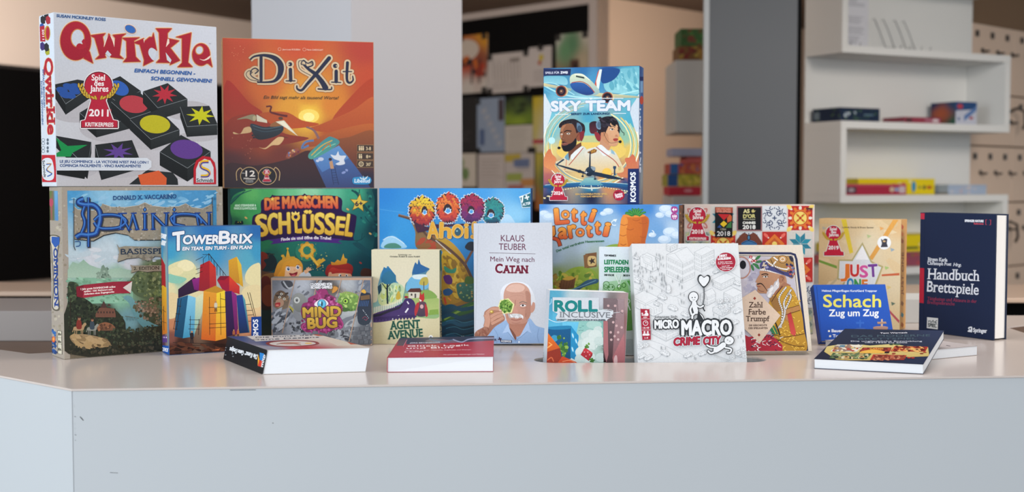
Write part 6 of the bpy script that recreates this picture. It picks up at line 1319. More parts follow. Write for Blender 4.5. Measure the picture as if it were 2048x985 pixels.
# two pilots
a.fr(*FSK2)
SK1, SK1d = '#8a5a40', '#6a402f'
a.sm([120, 520, 180, 490, 250, 420, 330, 380, 400, 340, 450, 370, 480, 440, 500, 560, 470, 620, 300, 620, 180, 600], '#c8d0c8', '#d8c090'); a.p([215, 470, 225, 445, 270, 400, 290, 430, 262, 500, 235, 490], '#6a98ac'); a.sm([280, 440, 330, 390, 400, 350, 420, 370, 340, 440, 300, 490], '#dce0dc'); a.l([262, 550, 330, 470, 420, 360], 9, '#b04838', True); a.l([235, 490, 230, 560], 7, '#c86c4c'); a.p([120, 540, 200, 480, 215, 492, 140, 545], '#24384c')
a.p([255, 400, 340, 330, 395, 300, 400, 340, 330, 395, 285, 440, 265, 500, 258, 440], SK1d)
a.sm([165, 200, 175, 140, 200, 100, 260, 95, 320, 110, 350, 170, 350, 260, 330, 330, 250, 400, 200, 380, 178, 340, 185, 290, 165, 240], SK1, '#7a4c38'); a.sm([170, 180, 190, 120, 230, 110, 200, 160, 190, 230, 200, 260, 172, 250], '#a87050'); a.sm([350, 210, 372, 190, 400, 200, 398, 260, 370, 290, 350, 270], '#8c4c38')
a.sm([155, 140, 160, 95, 200, 65, 250, 50, 320, 45, 380, 75, 430, 110, 438, 180, 415, 230, 395, 210, 370, 190, 345, 200, 330, 150, 300, 100, 250, 95, 200, 110, 180, 135], '#1c1c24', '#3a1c20'); a.sc([165, 92, 250, 56, 380, 78, 430, 120, 425, 175, 400, 170, 340, 120, 300, 92, 250, 88, 180, 118], 50, 8, ['#14141c', '#2c2830', '#1c1a20'], 4); a.sm([380, 200, 400, 180, 430, 180, 425, 240, 400, 290, 385, 270], '#7c2830')
a.sm([185, 345, 200, 310, 180, 300, 200, 292, 230, 300, 258, 318, 300, 300, 335, 255, 345, 280, 340, 330, 290, 385, 240, 403, 200, 390], '#16161e'); a.sm([192, 318, 220, 304, 255, 318, 240, 330, 200, 334], '#8c5448'); a.l([198, 325, 250, 322], 4, '#3c2020')
a.l([210, 190, 240, 172, 290, 180], 11, '#1c1418', True); a.l([165, 200, 190, 185], 9, '#1c1418'); a.sm([235, 205, 262, 195, 278, 208, 255, 216], '#d8c8b8'); a.e(258, 206, 7, 7, '#1c1418'); a.l([230, 202, 265, 193, 282, 208], 4, '#241818', True); a.sm([172, 212, 190, 204, 196, 216, 178, 220], '#c8b8a8'); a.l([205, 205, 192, 250, 188, 272, 225, 280], 7, SK1d, True)
a.sm([350, 90, 380, 95, 405, 140, 400, 180, 370, 185, 350, 150], '#5c7890'); a.e(378, 150, 24, 34, '#384c60'); a.l([390, 180, 300, 300, 180, 360], 3, '#1c1c24', True); a.e(154, 362, 17, 15, '#1a1a22')
SK2 = '#d8a880'
a.sm([430, 440, 460, 380, 560, 350, 600, 330, 680, 380, 760, 400, 820, 500, 860, 620, 700, 640, 520, 620, 480, 520], '#d4d8d4', '#dcbc80'); a.p([600, 240, 700, 260, 720, 340, 700, 390, 640, 370, 600, 320], '#c08c6c'); a.sm([590, 340, 620, 330, 690, 390, 720, 420, 650, 450, 600, 400], '#dde0e0'); a.p([720, 370, 755, 400, 770, 440, 725, 420], '#8cb0c0'); a.l([560, 350, 650, 420, 760, 500, 810, 570], 9, '#b04838', True); a.p([460, 410, 540, 370, 570, 385, 560, 410, 500, 430], '#8a5a2c')
for i in range(3): a.l([490 + i * 22, 420 - i * 8, 505 + i * 22, 395 - i * 8], 5, '#d8a848')
a.p([800, 575, 830, 560, 835, 600, 805, 615], '#c8b478')
a.sm([640, 100, 700, 60, 760, 60, 800, 110, 808, 180, 815, 235, 800, 250, 805, 285, 790, 330, 750, 345, 690, 330, 640, 290, 620, 220], SK2, '#c89470'); a.sm([640, 180, 690, 220, 700, 330, 640, 290, 610, 230], '#c08864')
a.sm([600, 260, 580, 200, 570, 140, 575, 90, 600, 50, 640, 25, 700, 15, 760, 30, 800, 80, 818, 150, 815, 200, 800, 180, 795, 120, 770, 90, 745, 60, 700, 120, 670, 180, 640, 240, 655, 190, 620, 200], '#1c1a24', '#2c1c24'); a.sm([485, 130, 490, 90, 530, 70, 570, 80, 575, 150, 560, 200, 510, 205, 490, 180], '#2a1c26', '#5a2430'); a.sm([540, 200, 575, 190, 610, 240, 600, 290, 565, 270], '#8c2c34'); a.l([800, 100, 840, 180, 865, 200, 862, 225], 6, '#1c1a24', True); a.sc([600, 40, 760, 30, 780, 90, 620, 150], 26, 12, ['#2c2834', '#14141c', '#3c3440'], 6, asp=2.6, ang=30)
a.sm([612, 200, 628, 190, 640, 210, 630, 240, 612, 240], '#c08060'); a.sm([560, 90, 585, 60, 605, 80, 610, 150, 590, 160, 565, 140], '#6c88a0'); a.e(592, 110, 20, 36, '#4c6478')
a.l([718, 130, 750, 125, 765, 140], 6, '#241c20', True); a.l([790, 140, 806, 145], 5, '#241c20'); a.sm([708, 158, 730, 150, 752, 162, 730, 170], '#e8dcd0'); a.e(735, 160, 8, 8, '#201818'); a.l([704, 158, 730, 148, 756, 162], 5, '#201818', True); a.e(800, 170, 7, 7, '#201818'); a.sm([780, 215, 800, 235, 785, 240, 765, 235], '#b87c5c'); a.sm([745, 265, 775, 255, 800, 262, 790, 285, 760, 288], '#a8443c'); a.l([748, 270, 798, 270], 3, '#5c2020'); a.l([620, 150, 700, 300, 815, 290], 3, '#1c1c24', True); a.e(823, 294, 16, 16, '#16161e')
# sun, tower, landing jet, runway
a.e(678, 630, 52, 48, '#e8bc54'); a.p([752, 660, 754, 600, 744, 580, 748, 560, 778, 560, 780, 580, 770, 600, 772, 660], '#2c4460'); a.sm([0, 770, 250, 745, 500, 735, 750, 745, 920, 760, 920, 800, 500, 790, 0, 800], '#2a6c98', '#1c4474'); a.l([0, 770, 300, 742, 500, 736, 700, 742, 920, 758], 5, '#b8d8d8', True)
a.p([440, 690, 540, 690, 640, 770, 370, 770], '#8cb8b0', '#4c90a8')
for k_, sg in enumerate((-1, 1)):
    for i in range(13):
        u = i / 12; x = 505 + sg * (70 + 340 * u); y = 770 + 62 * u ** .9; a.p([x, y, x + sg * (8 + 14 * u), y + 2, x + sg * (12 + 14 * u), y + 10 + 8 * u, x + sg * 4, y + 8 + 8 * u], '#d8d8b0')
    for i in range(6):
        u = i / 5; a.p([505 + sg * (300 + 240 * u), 830 + 95 * u, 505 + sg * (330 + 240 * u), 824 + 95 * u, 505 + sg * (345 + 240 * u), 836 + 95 * u, 505 + sg * (310 + 240 * u), 846 + 95 * u], '#d8c898')
a.l([505, 770, 515, 830], 7, '#c8d4d0', w2=16)
DK = '#1c2c40'
a.p([125, 540, 180, 552, 430, 620, 470, 640, 440, 650, 240, 590, 130, 552], DK); a.p([510, 620, 560, 625, 720, 660, 870, 705, 870, 712, 700, 700, 520, 660], DK); a.p([480, 570, 490, 400, 500, 400, 500, 570], DK); a.sm([440, 620, 460, 580, 510, 562, 548, 580, 545, 620, 500, 670, 450, 660], '#24384c', '#141e2e'); a.sm([500, 570, 545, 570, 552, 600, 530, 610], '#8c98a0'); a.e(378, 618, 24, 18, DK); a.e(612, 652, 24, 16, DK); a.l([415, 640, 412, 680], 5, DK); a.l([545, 660, 548, 710], 5, DK); a.e(412, 672, 13, 10, DK); a.e(548, 702, 14, 10, DK)
star(452, 632, 26, 4, 4, '#eef4f4'); 
a.p([205, 590, 232, 590, 225, 600, 210, 600], '#c87858')
a.t('EIN KOOPERATIVES SPIEL', 335, 877, 685, 874, 17, '#cfa868', 2.2); a.t('VON LUC REMOND', 388, 902, 632, 899, 15, '#cfa868', 2.2)
award(a, 144, 642, 298, '2024'); a.p([62, 845, 232, 845, 232, 858, 62, 858], '#b2213a') if False else None
a.e(808, 878, 62, 60, '#a8203c'); a.l([775, 855, 800, 845, 830, 858], 8, '#3c1424', True); a.t('Scorpion', 765, 890, 846, 872, 26, '#ecd8dc', 2.2, sh=.2); a.t('Masqué', 775, 914, 850, 894, 26, '#ecd8dc', 2.2, sh=.2)
a.p([908, 590, 1030, 588, 1030, 980, 905, 982], '#1a2a5c'); a.t('KOSMOS', 992, 950, 990, 628, 55, '#e6eaf2', 4.5)
a.build('cover_print', o, 'matte_print')
a = on(o, right(Wd, Td, Ht), FSK)
a.f([(695, 80, '#28407c'), (695, 200, '#4a7ca8'), (700, 300, '#2a4a88'), (700, 600, '#24407c'), (700, 740, '#3c5c94'), (700, 780, '#c0c8a8'), (700, 850, '#8a7468'), (700, 930, '#3a3c58')], 4, 24)
a.t('SKY TEAM', 694, 740, 694, 320, 14, '#d8dce8', 1.6); a.p([686, 110, 712, 110, 712, 135, 686, 135], '#1a2a5c'); a.e(700, 265, 12, 28, '#b04434'); a.p([692, 140, 708, 140, 708, 215, 692, 215], '#7098c0')
a.build('side_print', o, 'matte_print')

# ---- white and green guide book
o = paperback((0.1535, 2.180, 1.0003), 0, 11, 0.4, 0.140, 0.012, 0.1912, '#d8dde0', 'white softcover guide with green title, half hidden by the city map game')
a = on(o, front(0.140, 0.012, 0.1912), FRO)
a.f([(460, 80, '#ccd4dc'), (700, 80, '#ccd4dc'), (460, 300, '#c8d2d8'), (700, 300, '#c6d2d4'), (470, 420, '#b8ccb8'), (690, 420, '#88b078'), (560, 500, '#78a868'), (690, 560, '#64984c'), (690, 700, '#a8b8a0'), (700, 760, '#a8b0b0'), (800, 700, '#a0b098')], 14, 24)
a.p([500, 310, 700, 285, 800, 290, 800, 640, 660, 670, 480, 450], '#94b894', '#568c3c'); a.p([560, 370, 660, 300, 680, 340, 720, 600, 660, 640], '#7cac6c', '#5a903c'); a.p([670, 300, 800, 280, 800, 340, 700, 350], '#4a8c3c'); a.p([660, 722, 900, 722, 900, 870, 660, 868], '#a0a8a8', '#8e9696'); a.p([655, 665, 900, 660, 900, 722, 655, 725], '#b8c0bc')
a.t('TOM WERNECK', 505, 121, 592, 123, 13, '#1c2428', 1.6); G_ = '#20784c'
a.t('LEITFADEN FÜR', 506, 178, 755, 180, 38, G_, 3.4); a.t('SPIELEERFINDER', 506, 236, 775, 238, 38, G_, 3.4); a.t('UND SOLCHE', 505, 263, 576, 265, 13, '#24342c', 1.6); a.t('DIE ES WERDEN', 643, 267, 735, 269, 13, '#24342c', 1.6)
DG = '#3a6c30'
a.l([585, 250, 605, 300, 620, 340], 7, '#dce4dc'); a.l([632, 250, 622, 300, 608, 345], 7, '#dce4dc'); a.l([588, 252, 618, 330], 2, DG); a.l([630, 252, 612, 335], 2, DG); a.ring(614, 345, 13, 16, 6, DG); a.ring(648, 332, 14, 16, 6, DG)
for cx_, cy_, r_ in ((520, 326, 22), (556, 350, 24), (515, 345, 16)): a.ring(cx_, cy_, r_, r_, 4, DG)
a.l([470, 380, 490, 376, 510, 390], 6, DG, True); a.l([505, 390, 540, 396, 570, 385], 8, '#6c9c5c', True); a.l([480, 415, 560, 400], 4, DG); a.t('$', 592, 418, 618, 416, 30, DG, 2); a.l([670, 450, 695, 515], 8, '#dce4dc'); a.ring(678, 448, 13, 15, 5, '#dce4dc')
a.e(540, 345, 6, 8, DG); a.e(566, 345, 6, 8, DG); a.l([535, 372, 556, 378, 575, 366], 4, DG, True); a.l([690, 380, 710, 372], 4, DG)
a.l([470, 440, 470, 500], 3, DG)
a.build('cover_print', o, 'matte_print')

# ---- small fantasy dice book in the sunken slot
o = stand('book', (0.0568, 2.1048, 0.9556), 10, 0, 2.6, 0.03, 'small softcover book with teal title and oversized dice standing in the counter slot', 'book', 'books on display')
Wd, Td, Ht = 0.1372, 0.030, 0.160
m_ = mat('cloth_roll', '#c9ced4', 0.45)
o.location.z += 0.0065
box('front_cover', 0, 0, 0, Wd, 0.0006, Ht, m_, o); box('back_cover', 0, Td - 0.0006, 0, Wd, Td, Ht, m_, o); box('spine', 0, 0.0006, 0, 0.0006, Td - 0.0006, Ht, m_, o); box('page_block', 0.0006, 0.0006, 0.0005, Wd - 0.0006, Td - 0.0006, Ht - 0.0005, paper_m, o)
a = on(o, front(Wd, Td, Ht, 0.0002), FRO)
a.f([(90, 420, '#4a98b8'), (130, 420, '#58a4c0'), (90, 560, '#5ab0cc'), (300, 430, '#b8c8cc'), (480, 430, '#c0c4cc'), (560, 440, '#7c7474'), (640, 450, '#a48c8c'), (560, 600, '#6c5454'), (630, 600, '#8c6464'), (340, 620, '#8cc0b8'), (480, 620, '#7cb4ac'), (150, 620, '#58b0d4'), (400, 760, '#c8d8d4'), (330, 860, '#ccd8d4'), (480, 860, '#a8c8bc'), (480, 700, '#98c8bc'), (540, 800, '#4c3034'), (620, 800, '#a8686c'), (150, 700, '#206c9c')], 36, 40, pw=3.4)
a.l([84, 500, 120, 470, 125, 440], 8, '#8cc8dc'); a.l([84, 540, 125, 500], 6, '#2c7ca0'); a.p([84, 420, 130, 420, 128, 600, 84, 600], '#4894b4', '#50a8cc'); a.l([90, 490, 118, 460, 120, 430], 9, '#8cc4d8'); a.l([84, 570, 150, 600, 240, 590, 250, 570], 4, '#d8e8ec', True)
a.p([200, 600, 320, 600, 290, 740, 200, 680], '#6cc0e0', '#4cb0dc')
a.p([84, 640, 262, 628, 262, 870, 84, 890], '#1c5c8c', '#1c4c6c'); a.p([262, 628, 318, 700, 314, 890, 258, 860], '#2c90c0', '#2880b0'); a.sm([84, 640, 200, 628, 262, 630, 250, 650, 130, 656], '#2c80ac'); a.e(142, 720, 26, 24, '#3c94b8')
for x, y in ((276, 700), (300, 740), (274, 800), (300, 830)): a.e(x, y, 8, 22, '#58b4dc', rot=-15); a.e(x, y, 4, 16, '#c8e4ec', rot=-15)
a.sc([170, 700, 235, 720, 230, 860, 200, 860], 24, 13, ['#5a8c3c', '#3c6c34', '#8cb050'], 4)
a.p([84, 668, 182, 790, 160, 900, 84, 900], '#e0742c', '#b04428'); a.p([84, 820, 182, 790, 200, 900, 84, 900], '#8c3428', '#a03c2c'); a.p([168, 895, 200, 850, 318, 900, 318, 910, 168, 910], '#cc4c2c'); a.l([100, 750, 122, 765, 90, 790], 8, '#f0a860'); a.l([90, 880, 120, 860, 136, 890], 8, '#d86c48', True); a.l([200, 890, 250, 880, 290, 895], 5, '#e89068', True)
a.e(430, 620, 56, 30, '#a8ccc4'); 
for x, y, r_ in ((370, 700, 36), (400, 690, 40), (460, 660, 34), (440, 700, 50), (350, 760, 40), (400, 760, 60), (340, 820, 46), (470, 740, 40), (380, 860, 60), (330, 870, 40), (480, 860, 40)): a.e(x, y, r_, r_ * .85, '#c4d4d0' if r_ < 45 else '#d0dcd8')
for x, y in ((410, 820), (460, 780), (480, 800)): a.ring(x, y, 22, 18, 3, '#a8c4bc')
for i, (x, y) in enumerate(((330, 640), (350, 628), (325, 660), (345, 660))): a.l([x - 8, y, x, y + 4, x + 8, y - 2], 2.5, '#4c8080')
a.p([332, 840, 366, 786, 420, 826, 388, 882], '#b0303a'); a.p([366, 786, 420, 826, 400, 838, 350, 806], '#c83c44'); a.p([388, 882, 420, 826, 418, 845, 392, 885], '#8c2028')
for x, y in ((360, 820), (372, 850), (385, 820), (398, 840)): a.e(x, y, 5, 5, '#e0a0a0', n=8)
a.sc([366, 760, 396, 760, 394, 790, 370, 790], 10, 8, ['#4c7c34', '#6c9c44'], 5); a.sc([395, 868, 430, 868, 430, 895, 395, 895], 10, 8, ['#4c7c34', '#3c6c34'], 6)
a.p([498, 425, 600, 430, 590, 900, 520, 900, 498, 860], '#7c6c70', '#4c3034'); a.p([600, 430, 650, 432, 650, 690, 565, 870, 575, 700], '#9c888c', '#8c5c60'); a.p([650, 680, 565, 860, 570, 900, 655, 900], '#b07478', '#a86468'); a.sm([575, 870, 585, 845, 598, 850, 600, 900, 578, 900], '#d8b0b0'); a.p([498, 540, 530, 600, 535, 840, 520, 895, 500, 800], '#a86c70'); a.p([500, 850, 520, 895, 500, 895], '#2c1418')
for x, y in ((534, 482), (584, 482), (570, 602), (594, 628), (552, 676), (606, 676), (580, 704), (556, 730), (606, 728), (636, 520), (632, 640)): a.e(x, y, 9, 9, '#c8a8a8')
a.l([600, 440, 604, 520, 640, 540], 3, '#5c4c50'); a.l([540, 575, 600, 580], 3, '#5c4c50')
a.p([128, 420, 466, 424, 466, 512, 570, 520, 570, 545, 556, 550, 566, 562, 530, 580, 524, 592, 160, 592, 150, 570, 165, 540, 128, 520], '#ccd2d8')
TE = '#1f8080'
for s_, x0, x1, y0, y1 in (('R', 144, 218, 520, 520), ('O', 222, 306, 521, 521), ('L', 318, 382, 521, 521), ('L', 396, 452, 521, 521)): a.t(s_, x0, y0, x1, y1, 74, TE, 8)
a.t('INCLUSIVE', 178, 566, 548, 570, 40, '#7c8086', 1.2, serif=.07); a.t('DIVERSITY UND REPRÄSENTATION IM ROLLENSPIEL', 160, 590, 516, 592, 14, '#4c5c64', 1.6)
for i in range(5): a.l([470 + i * 10, 522, 500 + i * 8, 506], 2.5, '#dce4e8')
a.l([520, 530, 540, 510, 570, 520, 556, 535, 620, 528], 2.5, '#dce4e8', True)
a.build('cover_print', o, 'matte_print')
a = on(o, left(Wd, Td, Ht, 0.0002), FRO)
a.cover('#c4ccd4'); a.t('ROLL', 60, 480, 62, 540, 14, '#4c5c64', 1.5); a.t('ROLL INCLUSIVE', 62, 860, 58, 590, 13, '#3c4c54', 1.6); a.e(54, 470, 6, 10, '#3c4c54'); a.e(70, 470, 5, 9, '#3c4c54')
a.build('spine_print', o, 'matte_print')
# ---- white city map game standing in the slot
o = stand('board_game_box', (0.2143, 2.0985, 0.9556), 5, 17.6, 0, 0.035, 'white game box with line-drawn city map and red and black title', 'board game', 'board games shown on the counter')
Wd, Td, Ht = 0.1893, 0.0326, 0.243
box('lid', 0, 0, 0, Wd, Td, Ht, mat('card_white', '#cdd0d2', 0.5, 0.4), o, 0.0007); box('tray', 0.0015, Td - 0.0002, 0.0015, Wd - 0.0015, 0.035, Ht - 0.0015, mat('card_white2', '#c6c9cb', 0.6), o, 0.0005)
a = on(o, front(Wd, Td, Ht), FMI)
a.cover('#cfd1d3')
LC = '#8f9498'
def iso_house(a, x, y, wl, wr, h, nl, nr, nf, roof=0):
    """x,y = lower front corner; left and right wings recede upwards"""
    k = .5
    A = (x, y); L_ = (x - wl, y - wl * k); R_ = (x + wr, y - wr * k)
    B_ = (x - wl + wr, y - (wl + wr) * k)
    f = '#d2d4d6'
    a.p([A, L_, (L_[0], L_[1] - h), (A[0], A[1] - h)], f); a.p([A, R_, (R_[0], R_[1] - h), (A[0], A[1] - h)], f); a.p([(L_[0], L_[1] - h), (A[0], A[1] - h), (R_[0], R_[1] - h), (B_[0], B_[1] - h)], f)
    for q in ([A, (A[0], A[1] - h)], [L_, (L_[0], L_[1] - h)], [R_, (R_[0], R_[1] - h)], [L_, A, R_], [(L_[0], L_[1] - h), (A[0], A[1] - h), (R_[0], R_[1] - h), (B_[0], B_[1] - h), (L_[0], L_[1] - h)]): a.l(q, 1.5, LC)
    if roof:
        m1 = ((L_[0] + A[0]) / 2, (L_[1] + A[1]) / 2 - h - roof); m2 = ((B_[0] + R_[0]) / 2, (B_[1] + R_[1]) / 2 - h - roof)
        a.p([(A[0], A[1] - h), (R_[0], R_[1] - h), m2, m1], f); a.p([(A[0], A[1] - h), (L_[0], L_[1] - h), m1], f)
        for q in ([(A[0], A[1] - h), m1, (L_[0], L_[1] - h)], [m1, m2, (R_[0], R_[1] - h)], [m2, (B_[0], B_[1] - h)]): a.l(q, 1.5, LC)
    for n, sx, wd in ((nl, -1, wl), (nr, 1, wr)):
        for i in range(n):
            for j in range(nf):
                u = (i + .5) / n * wd; cw = min(7, wd / n * .28); y0 = y - u * k - (j + .5) / nf * h; hh = h / nf * .27
                xx = x + sx * u
                a.l([xx - cw, y0 - hh + sx * cw * k, xx + cw, y0 - hh - sx * cw * k, xx + cw, y0 + hh - sx * cw * k, xx - cw, y0 + hh + sx * cw * k, xx - cw, y0 - hh + sx * cw * k], 1.2, LC)
def car(a, x, y, s_=1.0, fl=1):
    q = lambda l: [(x + fl * u * s_, y + v * s_) for u, v in pairs(l)]
    a.p(q([-34, -8, -20, -22, 10, -26, 34, 4, 30, 18, 8, 22, -30, 4]), '#d4d6d8')
    for l in ([-34, -8, -16, -24, 0, -22, 22, -8, 36, 4, 34, 16, 12, 22, -32, 2, -34, -8], [-16, -24, -10, -12, 14, 2, 22, -8], [-10, -12, -28, -6], [14, 2, 12, 20], [2, -5, 10, -16], [14, 2, 34, 6]): a.l(q(l), 1.6, LC)
    a.ring(x - fl * 18 * s_, y + 8 * s_, 5 * s_, 6 * s_, 1.6, LC, n=10); a.ring(x + fl * 16 * s_, y + 22 * s_, 5 * s_, 5 * s_, 1.6, LC, n=10)
def folk(a, x, y, seed):
    r = random.Random(seed); a.ring(x, y - 12, 3.5, 4, 1.3, LC, n=8); a.l([x, y - 8, x + r.uniform(-1, 1), y], 4, LC); a.l([x - 5, y - r.uniform(-1, 6), x, y - 6, x + 5, y - r.uniform(-1, 6)], 1.4, LC); a.l([x, y, x - 3, y + 9], 1.5, LC); a.l([x, y, x + 4, y + 8], 1.5, LC)
def tree(a, x, y, r_):
    a.e(x, y, r_, r_ * .8, '#d2d4d6', n=14)
    for i in range(5): a.ring(x + r_ * .6 * cos(i * 1.26), y + r_ * .45 * sin(i * 1.26), r_ * .45, r_ * .38, 1.3, LC, n=10)
# streets
for l in ([60, 250, 250, 350, 330, 405, 400, 400, 640, 260, 760, 215, 850, 170], [60, 350, 260, 440, 300, 470], [355, 405, 420, 440], [385, 430, 400, 480, 460, 500], [100, 740, 240, 810, 260, 850, 180, 890], [130, 720, 260, 760, 420, 840, 460, 880], [870, 300, 760, 230, 720, 240], [860, 380, 740, 320], [90, 380, 240, 450], [480, 860, 620, 790, 760, 720, 860, 690], [60, 200, 130, 170]): a.l(l, 1.6, LC, True)
iso_house(a, 420, 318, 118, 90, 150, 7, 5, 3, 40); iso_house(a, 560, 238, 54, 90, 120, 3, 5, 4, 0); iso_house(a, 200, 235, 90, 50, 70, 1, 1, 1, 0); iso_house(a, 330, 90, 30, 50, 40, 2, 3, 1, 0)
a.p([130, 105, 195, 130, 198, 195, 135, 165], '#d2d4d6'); a.l([130, 105, 195, 130, 198, 195, 135, 165, 130, 105], 1.6, LC); a.l([142, 122, 184, 140, 186, 176, 144, 158, 142, 122], 1.3, LC)
iso_house(a, 700, 370, 64, 100, 46, 4, 5, 2, 0); iso_house(a, 790, 470, 70, 70, 50, 4, 3, 2, 0); iso_house(a, 600, 480, 50, 60, 60, 3, 3, 2, 24); iso_house(a, 210, 560, 130, 60, 60, 3, 2, 1, 0); iso_house(a, 150, 480, 100, 90, 14, 0, 0, 1, 0); iso_house(a, 710, 560, 70, 60, 30, 4, 4, 1, 20); iso_house(a, 300, 740, 110, 100, 60, 6, 5, 2, 0); iso_house(a, 840, 860, 40, 60, 20, 3, 3, 1)
for x, y, s_, f_ in ((90, 298, 1, 1), (272, 418, 1, 1), (348, 498, 1.05, 1), (440, 545, .95, 1), (820, 318, .85, 1), (665, 232, .7, -1), (290, 828, 1.05, 1), (460, 842, .95, -1), (120, 850, 1, -1), (172, 862, 1, -1), (565, 830, .9, -1), (820, 520, .9, -1), (800, 605, .9, -1), (230, 470, .7, 1), (80, 130, .7, 1)): car(a, x, y, s_, f_)
r = random.Random(11)
for (x0, y0, x1, y1, n) in ((90, 210, 300, 330, 26), (250, 250, 420, 380, 20), (100, 330, 200, 390, 8), (60, 90, 110, 240, 8), (400, 380, 450, 480, 5), (220, 110, 280, 240, 10), (600, 250, 660, 330, 4), (640, 500, 700, 600, 5), (240, 780, 300, 800, 3), (480, 860, 520, 885, 2), (820, 640, 860, 760, 4)):
    for i in range(n): folk(a, r.uniform(x0, x1), r.uniform(y0, y1), i)
for x, y, r_ in ((188, 292, 20), (690, 450, 22), (740, 440, 20), (770, 480, 22), (700, 490, 20), (735, 520, 18), (110, 780, 22), (150, 770, 20), (820, 830, 22), (860, 800, 22), (780, 860, 18), (870, 850, 20), (640, 170, 18)): tree(a, x, y, r_)
a.e(316, 366, 16, 24, '#d2d4d6'); a.ring(316, 350, 17, 22, 1.6, LC); a.l([298, 390, 334, 394], 1.6, LC); a.l([298, 350, 298, 390], 1.4, LC); a.l([334, 350, 334, 394], 1.4, LC)
for i in range(12): a.l([650 + i * 9, 842 + i * 3.4, 650 + i * 9, 860 + i * 3.6], 1.3, LC)
a.l([645, 840, 765, 885], 1.6, LC)
# red bar with symbols
a.sm([112, 520, 120, 508, 168, 510, 176, 522, 186, 715, 178, 730, 134, 732, 124, 720], '#9a2438', k=3)
WH = '#dcd6d8'
for y in (581, 662): a.l([118 + (y - 581) * .06, y, 178 + (y - 581) * .06, y - 1], 2.4, WH)
a.e(152, 526, 9, 9, WH); a.sm([140, 548, 148, 536, 164, 536, 168, 556, 142, 558], WH); a.e(124, 540, 6, 5, WH); a.p([120, 548, 142, 548, 142, 556, 120, 556], WH); a.t('10+', 132, 574, 160, 574, 10, WH, 1)
a.ring(148, 611, 17, 17, 4, WH); a.l([148, 611, 148, 600], 3, WH); a.l([148, 611, 158, 606], 3, WH); a.t('15-45', 130, 652, 174, 650, 11, WH, 1)
for x in (140, 164): a.e(x, 676, 7, 7, WH); a.sm([x - 13, 702, x - 8, 686, x + 8, 686, x + 13, 700], WH)
a.t('1-4', 142, 724, 166, 723, 10, WH, 1)
# speech roundel
a.e(732, 165, 76, 72, '#d4d6d8'); a.e(732, 165, 72, 69, '#9a2438'); a.t('DIREKT', 686, 130, 744, 124, 16, WH, 2, sh=-.1); a.t('LOSLEGEN!', 676, 150, 768, 144, 15, WH, 2.4)
for i, (s_, x0, x1) in enumerate((('5 Fälle können', 676, 778), ('Fall auf Karten', 676, 784), ('Noch auf', 704, 760), ('Deinem Stadtplan', 690, 782), ('Unterwegs', 704, 765))): a.t(s_, x0, 170 + i * 12 + (i > 1) * 6, x1, 165 + i * 12 + (i > 1) * 6, 6, WH, .8)
# heart balloon held by a plain round-headed figure
HB = [572, 350, 545, 325, 530, 298, 534, 270, 552, 260, 574, 276, 596, 262, 614, 270, 616, 296, 600, 326]
a.sm([(572 + (x - 572) * 1.08, 304 + (y - 304) * 1.08) for x, y in pairs(HB)], '#2c3034'); a.sm([(572 + (x - 572) * .86, 304 + (y - 304) * .86) for x, y in pairs(HB)], '#d6d8da'); a.p([564, 342, 582, 342, 578, 356, 566, 356], '#2c3034')
a.l([573, 350, 574, 420, 566, 490, 580, 525], 9, '#2c3034', True); a.l([573, 352, 573, 420, 566, 485], 3, '#8c9094', True)
BK = '#2c3034'; OW = '#d6d8da'
def figure(parts, head):
    for w_, c in ((11, BK), (0, OW)):
        for pts, t_ in parts: a.l(pts, t_ + w_, c, True); a.e(pts[-2], pts[-1], (t_ + w_) / 2, (t_ + w_) / 2, c, n=12); a.e(pts[0], pts[1], (t_ + w_) / 2, (t_ + w_) / 2, c, n=12)
        a.e(head[0], head[1], head[2] + w_ / 2, head[3] + w_ / 2, c)
figure([([502, 465, 508, 500, 516, 528], 34), ([490, 478, 474, 510, 482, 545], 14), ([520, 482, 545, 495, 568, 484], 12), ([505, 540, 490, 555, 488, 575], 14), ([525, 535, 555, 560, 566, 585], 14)], (497, 420, 33, 36))
a.e(488, 425, 4, 5, BK, n=8); a.e(508, 424, 4, 5, BK, n=8); a.l([490, 440, 500, 444, 508, 438], 2.5, BK, True)
# title
a.t('Johannes Sich', 212, 574, 378, 572, 17, '#5c6064', .8)
a.p([410, 575, 555, 575, 600, 590, 775, 580, 785, 680, 740, 710, 405, 705], BK) if False else None
a.p([520, 600, 530, 520, 545, 545, 580, 600], BK)
a.t('MICRO', 216, 650, 388, 645, 58, '#d8dadc', 5, out=(9, BK)); a.t('MACRO', 414, 698, 772, 694, 104, '#d8dadc', 8, out=(13, BK))
a.t('CRIME', 352, 776, 540, 766, 56, '#a02038', 4.5, sh=.12, out=[(7, '#c8ccd0'), (1.5, '#4c1420')]); a.t('CITY', 568, 770, 692, 762, 56, '#a02038', 4.5, sh=.12, out=[(7, '#c8ccd0'), (1.5, '#4c1420')])
figure([([715, 770, 690, 790, 660, 808], 38), ([730, 790, 770, 800, 765, 825, 745, 828], 12), ([660, 790, 620, 785, 596, 772], 12), ([660, 815, 625, 830, 605, 815], 13)], (756, 738, 34, 30))
for x, y in ((745, 734), (762, 744)): a.l([x - 5, y - 5, x + 5, y + 5], 2, BK); a.l([x - 5, y + 5, x + 5, y - 5], 2, BK)
a.build('cover_print', o, 'matte_print')

